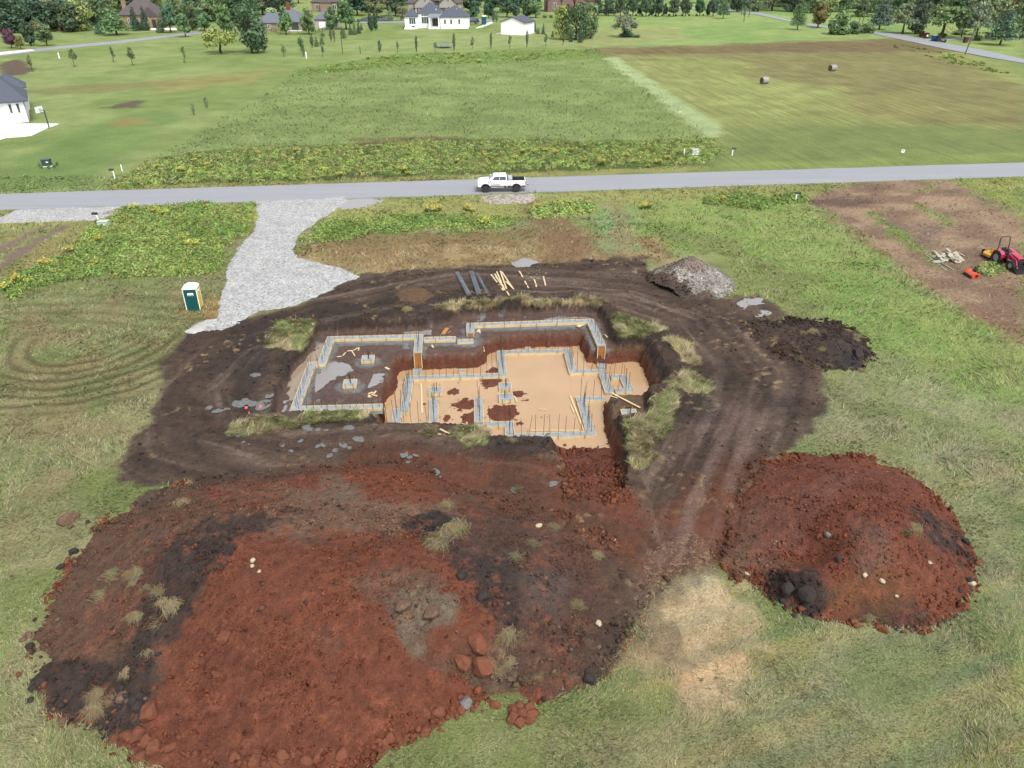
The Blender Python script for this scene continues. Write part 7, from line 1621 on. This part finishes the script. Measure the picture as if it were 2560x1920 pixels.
t, s = house_at(812, 30, 'mauve roofed house with chimney behind the garage'); W = 34 * s
block(t, -W, W, 2, 16, 4.6, 5.6, M_BRICK, M_SHBR); block(t, -W * .3, W * .5, 0, 8, 4.4, 4.2, M_BRICK, M_SHBR, 0, .3); MB().box((-W * .9, 6, 7.5), (1.6, 1.6, 5)).build('chimney', M_STONE, t)
for x in (-W * .6, W * .7): window(t, x, 1.98, 2.2, 1.6, 2.0, 1)
t, s = house_at(1085, 40, 'tall brown roofed house with pale gables behind the white ranch house'); W = 68 * s
block(t, -W, W, 3, 17, 5.5, 7.5, mat('pale_stucco', C(190,180,172), .8), M_SHBR); MPS = MATS['pale_stucco']
for x, ww, hh in ((-W * .32, 5.0, 4.4), (W * .52, 4.2, 3.6)):
    g = MB().extrude_y([(x - ww, 3.5), (x - ww, 5.2), (x, 5.2 + hh), (x + ww, 5.2), (x + ww, 3.5)], 1.2, 8).build('gable', MPS, t); MB().extrude_y([(x - ww - .5, 4.9), (x, 5.3 + hh), (x + ww + .5, 4.9), (x + ww + .5, 5.2), (x, 5.7 + hh), (x - ww - .5, 5.2)], .8, 8).build('gable_roof', M_SHBR, t); window(t, x, 1.18, 6.6, 1.2, 1.5, 1)
d = MB().box((W * .12, 3.2, 7.6), (2.6, 2.4, 2.0)).build('dormer', MPS, t); window(t, W * .12, 1.98, 7.6, 1.8, 1.2, 2); MB().add([(W * .12 - 1.7, 1.7, 8.7), (W * .12 + 1.7, 1.7, 8.7), (W * .12 + 1.7, 5.2, 10.2), (W * .12 - 1.7, 5.2, 10.2)], [(0, 1, 2, 3)]).build('dormer_roof', M_SHBR, t)
for x in (-W * .75, W * .85): window(t, x, 2.98, 2.4, 1.4, 1.8, 1)
t, s = house_at(1425, 30, 'brick gabled house with arched porch behind the big clump'); W = 62 * s; MRB = mat('mauve_brick', C(150,120,112), .85, 0, .2, 2)
block(t, -W, W, 3, 16, 5.2, 6.6, MRB, M_SHBR)
for x, ww, hh in ((-W * .62, 3.6, 3.4), (-W * .1, 3.2, 3.6), (W * .42, 2.8, 2.8)):
    MB().extrude_y([(x - ww, -.2), (x - ww, 5.0), (x, 5.0 + hh), (x + ww, 5.0), (x + ww, -.2)], .6, 8).build('gable', MRB, t); MB().extrude_y([(x - ww - .4, 4.8), (x, 5.15 + hh), (x + ww + .4, 4.8), (x + ww + .4, 5.1), (x, 5.5 + hh), (x - ww - .4, 5.1)], .2, 8).build('gable_roof', M_SHBR, t)
window(t, -W * .62, .58, 2.8, 1.6, 2.6, 1); MB().box((-W * .1, .5, 1.8), (2.0, .3, 3.6)).build('porch_arch', M_DOORD, t); window(t, W * .42, .58, 2.6, 1.2, 1.8, 1)
t, s = house_at(157, 78, 'little hut with a dull red roof beside the wood', 'hut', .1, 'hut'); block(t, -10 * s, 10 * s, 0, 4, 1.7, 1.6, M_STONE, M_REDROOF, 0, .3, True, True); MB().box((0, -.04, .9), (.8, .08, 1.6)).build('door', M_DOORD, t)
# gabled white house by the court
Rr_ = G(75, 305); Ll = G(22.2, 309.6); dv = Rr_ - Ll; yaw = math.atan2(dv.y, dv.x); L = dv.length
t = thing('house', 'white boarded house with dark roof beside the concrete court', 'house', (Ll.x, Ll.y, 0), yaw)
H1 = 4.1
MB().box((L / 2, 6, H1 / 2), (L, 12, H1)).build('wall', M_SIDING, t)
for i in range(14): MB().box((L / 2, -.012, .85 + i * .23), (L - .02, .02, .02)).build('board_line', M_TRIM, t)
MB().box((L / 2, -.02, .4), (L + .02, .04, .75)).build('foundation', M_PAD, t)
for x in (L * .3, L * .66): window(t, x, -.03, 2.6, .42, 1.6)
MB().add([(-9, -.7, H1 - .15), (L + .7, -.7, H1 - .15), (L + .7, 12.7, H1 - .15), (-9, 12.7, H1 - .15), (-9, 6, H1 + 3.4), (L * .1, 6, H1 + 3.4), (-9, -.7, H1 - .4), (L + .7, -.7, H1 - .4), (L + .7, 12.7, H1 - .4), (-9, 12.7, H1 - .4)], [(0, 1, 5, 4), (1, 2, 5), (2, 3, 4, 5), (3, 0, 4), (6, 7, 1, 0), (7, 8, 2, 1), (8, 9, 3, 2), (9, 8, 7, 6)]).build('roof', M_SHINGLE, t)
MB().tube((L - .05, -.12, .1), (L - .05, -.12, H1 - .4), .06, 6).build('downpipe', M_DGREY, t); MB().box((-4.5, 6.2, H1 / 2), (9, 11.2, H1 - .02)).build('wall', M_SIDING, t)
MB().box((-3.2, 14.0, 3.6), (5.2, 6, 7.2)).build('upper_wall', M_SIDING, t); hip(MB(), -6, -.6, 11, 17, 7.2, 2.2, .6).build('upper_roof', M_SHINGLE, t); window(t, -1.9, 10.98, 5.6, .6, 2.0)
MB().box((1.2, 17, 2.2), (5, 6, 4.4)).build('wall', M_SIDING, t); hip(MB(), -1.3, 3.7, 14, 20, 4.4, 2.4, .5).build('side_roof', M_SHINGLE, t)
for x, z in ((.9, 1.3), (L - .7, 1.5)): MB().box((x, -.08, z), (.22, .14, .34)).build('meter_box', M_ALU, t)

# ------------------------------------------------------------------ small far things
M_POLE = mat('pole_wood', C(120,112,104), .85, 0, .15, 3)
def pole(base, top_px, label, arms=1):
    q = G(*base); h = abs(base[1] - top_px[1]) * mpp(*base) * 1.02; lean = (top_px[0] - base[0]) * mpp(*base)
    t = thing('utility_pole', label, 'utility pole', (q.x, q.y, gz(q.x, q.y)), 0)
    zc = CAMH; # perspective already tilts tall things; keep only the extra lean
    MB().tube((0, 0, -.3), (lean * .35, 0, h), .2, 8, .14).build('pole', M_POLE, t)
    for i in range(arms): MB().box((lean * .35, 0, h - .5 - i * .9), (2.2, .14, .16)).build('crossarm', M_POLE, t)
    for s in (-1, 0, 1): MB().tube((lean * .35 + s * .9, 0, h - .45), (lean * .35 + s * .9, 0, h - .15), .07, 6).build('insulator', M_GREYR, t)
pole(R4(1700,470), R4(1825,158), 'leaning wooden utility pole on the verge of the right road'); pole(R4(783,202), R4(818,55), 'left wooden utility pole behind the bush cluster'); pole(R4(815,198), R4(842,58), 'right wooden utility pole behind the bush cluster'); pole(R3(2045,145), R3(2068,0), 'wooden utility pole by the road bend'); pole(R3(1980,130), R3(1995,40), 'thin utility pole near the road bend', 0)
M_PILLAR = mat('pillar_brick', C(104,66,60), .9, 0, .25, 3, .02)
for p, lab in ((R4(1322,316), 'left brick pillar of the gate pair by the right road'), (R4(1362,332), 'brick pillar with a white plaque by the right road'), (R4(1702,369), 'single brick pillar in the grass by the leaning pole'), (R4(1890,326), 'brick pillar half hidden by brush on the side drive'), (R4(1940,330), 'brick pillar wrapped in dark leaves on the side drive')):
    q = G(*p); k = mpp(*p); t = thing('brick_pillar', lab, 'pillar', (q.x, q.y, gz(q.x, q.y)), .2); w = 8 * k; h = 12 * k
    MB().box((0, 0, h / 2 - .1), (w, w, h)).build('shaft', M_PILLAR, t); MB().box((0, 0, h + .02), (w * 1.15, w * 1.15, .2)).build('cap', M_PILLAR, t)
    if 'plaque' in lab: MB().lathe([(.35, -.02), (.35, .02)], (0, -w / 2 - .03, h * .55), 'Y', 14).build('plaque', M_WHITE, t)
for p, c, lab in ((R4(1428,358), C(30,110,170), 'blue wheeled bin with a pale bag on top at the road edge'), (R4(1464,363), C(60,66,80), 'dark wheeled bin leaning open at the road edge')):
    q = G(*p); t = thing('wheeled_bin', lab, 'bin', (q.x, q.y, .15), .3); m = mat('bin_' + lab[:4].strip(), c, .5); k = 1.6
    MB().add([(x * (.42 if z else .34) * k, y * (.42 if z else .34) * k, z * 1.1 * k) for z in (0, 1) for x, y in ((-1, -1), (1, -1), (1, 1), (-1, 1))], [(3, 2, 1, 0), (4, 5, 6, 7), (0, 1, 5, 4), (1, 2, 6, 5), (2, 3, 7, 6), (3, 0, 4, 7)]).build('tub', m, t); MB().box((0, 0, 1.14 * k), (.9 * k, .95 * k, .08)).build('lid', m if 'dark' in lab else M_PALEG, t)
    for s in (-1, 1): MB().lathe([(.16, -.05), (.16, .05)], (s * .36 * k, .36 * k, .16), 'X', 10).build('bin_wheel', M_TYRE, t)
for i, (dx, s) in enumerate(((0, 1.0), (5, .85))):
    q = G(R4(1508, 367)[0] + dx, R4(1508, 367)[1]); tag(link_mesh('rubbish_bag', rock_mesh('rubbish_bag', M_BLACKP, 777 + i), None, (q.x, q.y, .55), (0, 0, i), (s, s * .8, s * .7)), ['larger black rubbish bag at the road edge', 'smaller black rubbish bag at the road edge'][i], 'bag')
q = G(*R2(1630,412)); t = thing('trampoline', 'round grey trampoline behind the meadow', 'trampoline', (q.x, q.y, 0), 0)
MB().lathe([(2.2, .88), (2.2, .94)], (0, 0, 0), 'Z', 28).build('mat', mat('trampoline_mat', C(120,134,150), .6), t); MB().lathe([(2.2, .9), (2.55, .93), (2.55, .97), (2.2, .96)], (0, 0, 0), 'Z', 28, True).build('frame_pad', mat('trampoline_pad', C(150,166,190), .6), t)
for i in range(6): a = i * PI / 3; MB().tube((2.45 * math.cos(a), 2.45 * math.sin(a), 0), (2.45 * math.cos(a), 2.45 * math.sin(a), .92), .04, 6).build('leg', M_STEEL, t)
def car(px, py, rz, c, label, k=1.0, name='car'):
    q = G(px, py); t = thing(name, label, 'car', (q.x, q.y, .2), rz); t.scale = (k,) * 3; m = mat('paint_' + label[:9], c, .3, .2, .05, 2)
    MB().extrude_y([(-2.3, .4), (-2.35, .8), (-2.2, 1.0), (-1.2, 1.1), (2.2, 1.12), (2.35, .8), (2.3, .4)], -.95, .95).build('body', m, t, True, .06); MB().add([(-1.2, -.9, 1.08), (2.2, -.9, 1.08), (2.2, .9, 1.08), (-1.2, .9, 1.08), (-.4, -.72, 1.75), (1.9, -.72, 1.75), (1.9, .72, 1.75), (-.4, .72, 1.75)], [(4, 5, 6, 7), (0, 1, 5, 4), (1, 2, 6, 5), (2, 3, 7, 6), (3, 0, 4, 7)]).build('cab', m, t, True, .05)
    for s in (-1, 1):
        MB().add([(-.8, s * .87, 1.18), (1.95, s * .87, 1.18), (1.75, s * .765, 1.65), (-.3, s * .765, 1.65)], [(0, 1, 2, 3)] if s < 0 else [(3, 2, 1, 0)]).build('side_window', M_GLASS, t)
        for x in (-1.45, 1.45): wheel(t, (x, s * .85, .36), .36, .24, M_RIMS)
car(*R2(1865,210), .35, (.05, .06, .08), 'dark blue estate car parked beside the white ranch house', 1.3); car(*R3(775,128), .1, (.03, .03, .035), 'black car parked under the lollipop tree row', 1.2); car(*R3(850,130), 0, (.02, .025, .04), 'dark van parked beside the black car', 1.2)
q = G(*R2(1970,216)); t = thing('portable_toilet', 'far dark green portable toilet beside the white drive', 'portable toilet', (q.x, q.y, .1), .2); MB().box((0, 0, 1.6), (1.7, 1.7, 3.2)).build('cabin', MATS['teal_plastic'], t); MB().box((0, 0, 3.35), (1.8, 1.8, .35)).build('roof', MATS['white_plastic'], t, False, .08); MB().box((0, -.87, 1.5), (1.1, .05, 2.7)).build('door', MATS['teal_plastic'], t)
# fence round the brick ranch garden
t = thing('garden_fence', 'dark metal garden fence round the brick ranch house', 'fence')
FP = [(640 + a / 10.05, b / 10.05) for a, b in ((390,800),(630,835),(850,845),(1060,848),(1290,850),(1500,838),(1680,790),(1860,730),(1990,690))]
for a, b in zip(FP[:-1], FP[1:]):
    A = G(*a); B = G(*b); n = max(1, int((B - A).length / 3.5))
    for z in (.15, 1.15): MB().beam((A.x, A.y, z), (B.x, B.y, z), .05, .06).build('rail', M_DGREY, t)
    for i in range(n): p = A + (B - A) * (i / n); MB().box((p.x, p.y, .65), (.14, .14, 1.4)).build('post', M_DGREY, t)
    for i in range(int((B - A).length / .9)): p = A + (B - A) * ((i + .5) / int((B - A).length / .9)); MB().box((p.x, p.y, .65), (.04, .04, 1.0)).build('picket', M_DGREY, t)
# brush heap by the broken trees
q = G(*R4(1600,290)); 
for i in range(7): A = Vector((q.x + rr.gauss(0, 2.5), q.y + rr.gauss(0, 1.5), .3)); B = A + Vector((rr.uniform(-4, 4), rr.uniform(-2, 2), rr.uniform(.2, 2.4))); tag(MB().tube(A, B, .16, 6, .06).build('fallen_branch', mat('torn_wood', C(150,120,98), .9), None), 'fallen branch in the heap under the storm broken trees', 'branch', 'fallen branches')
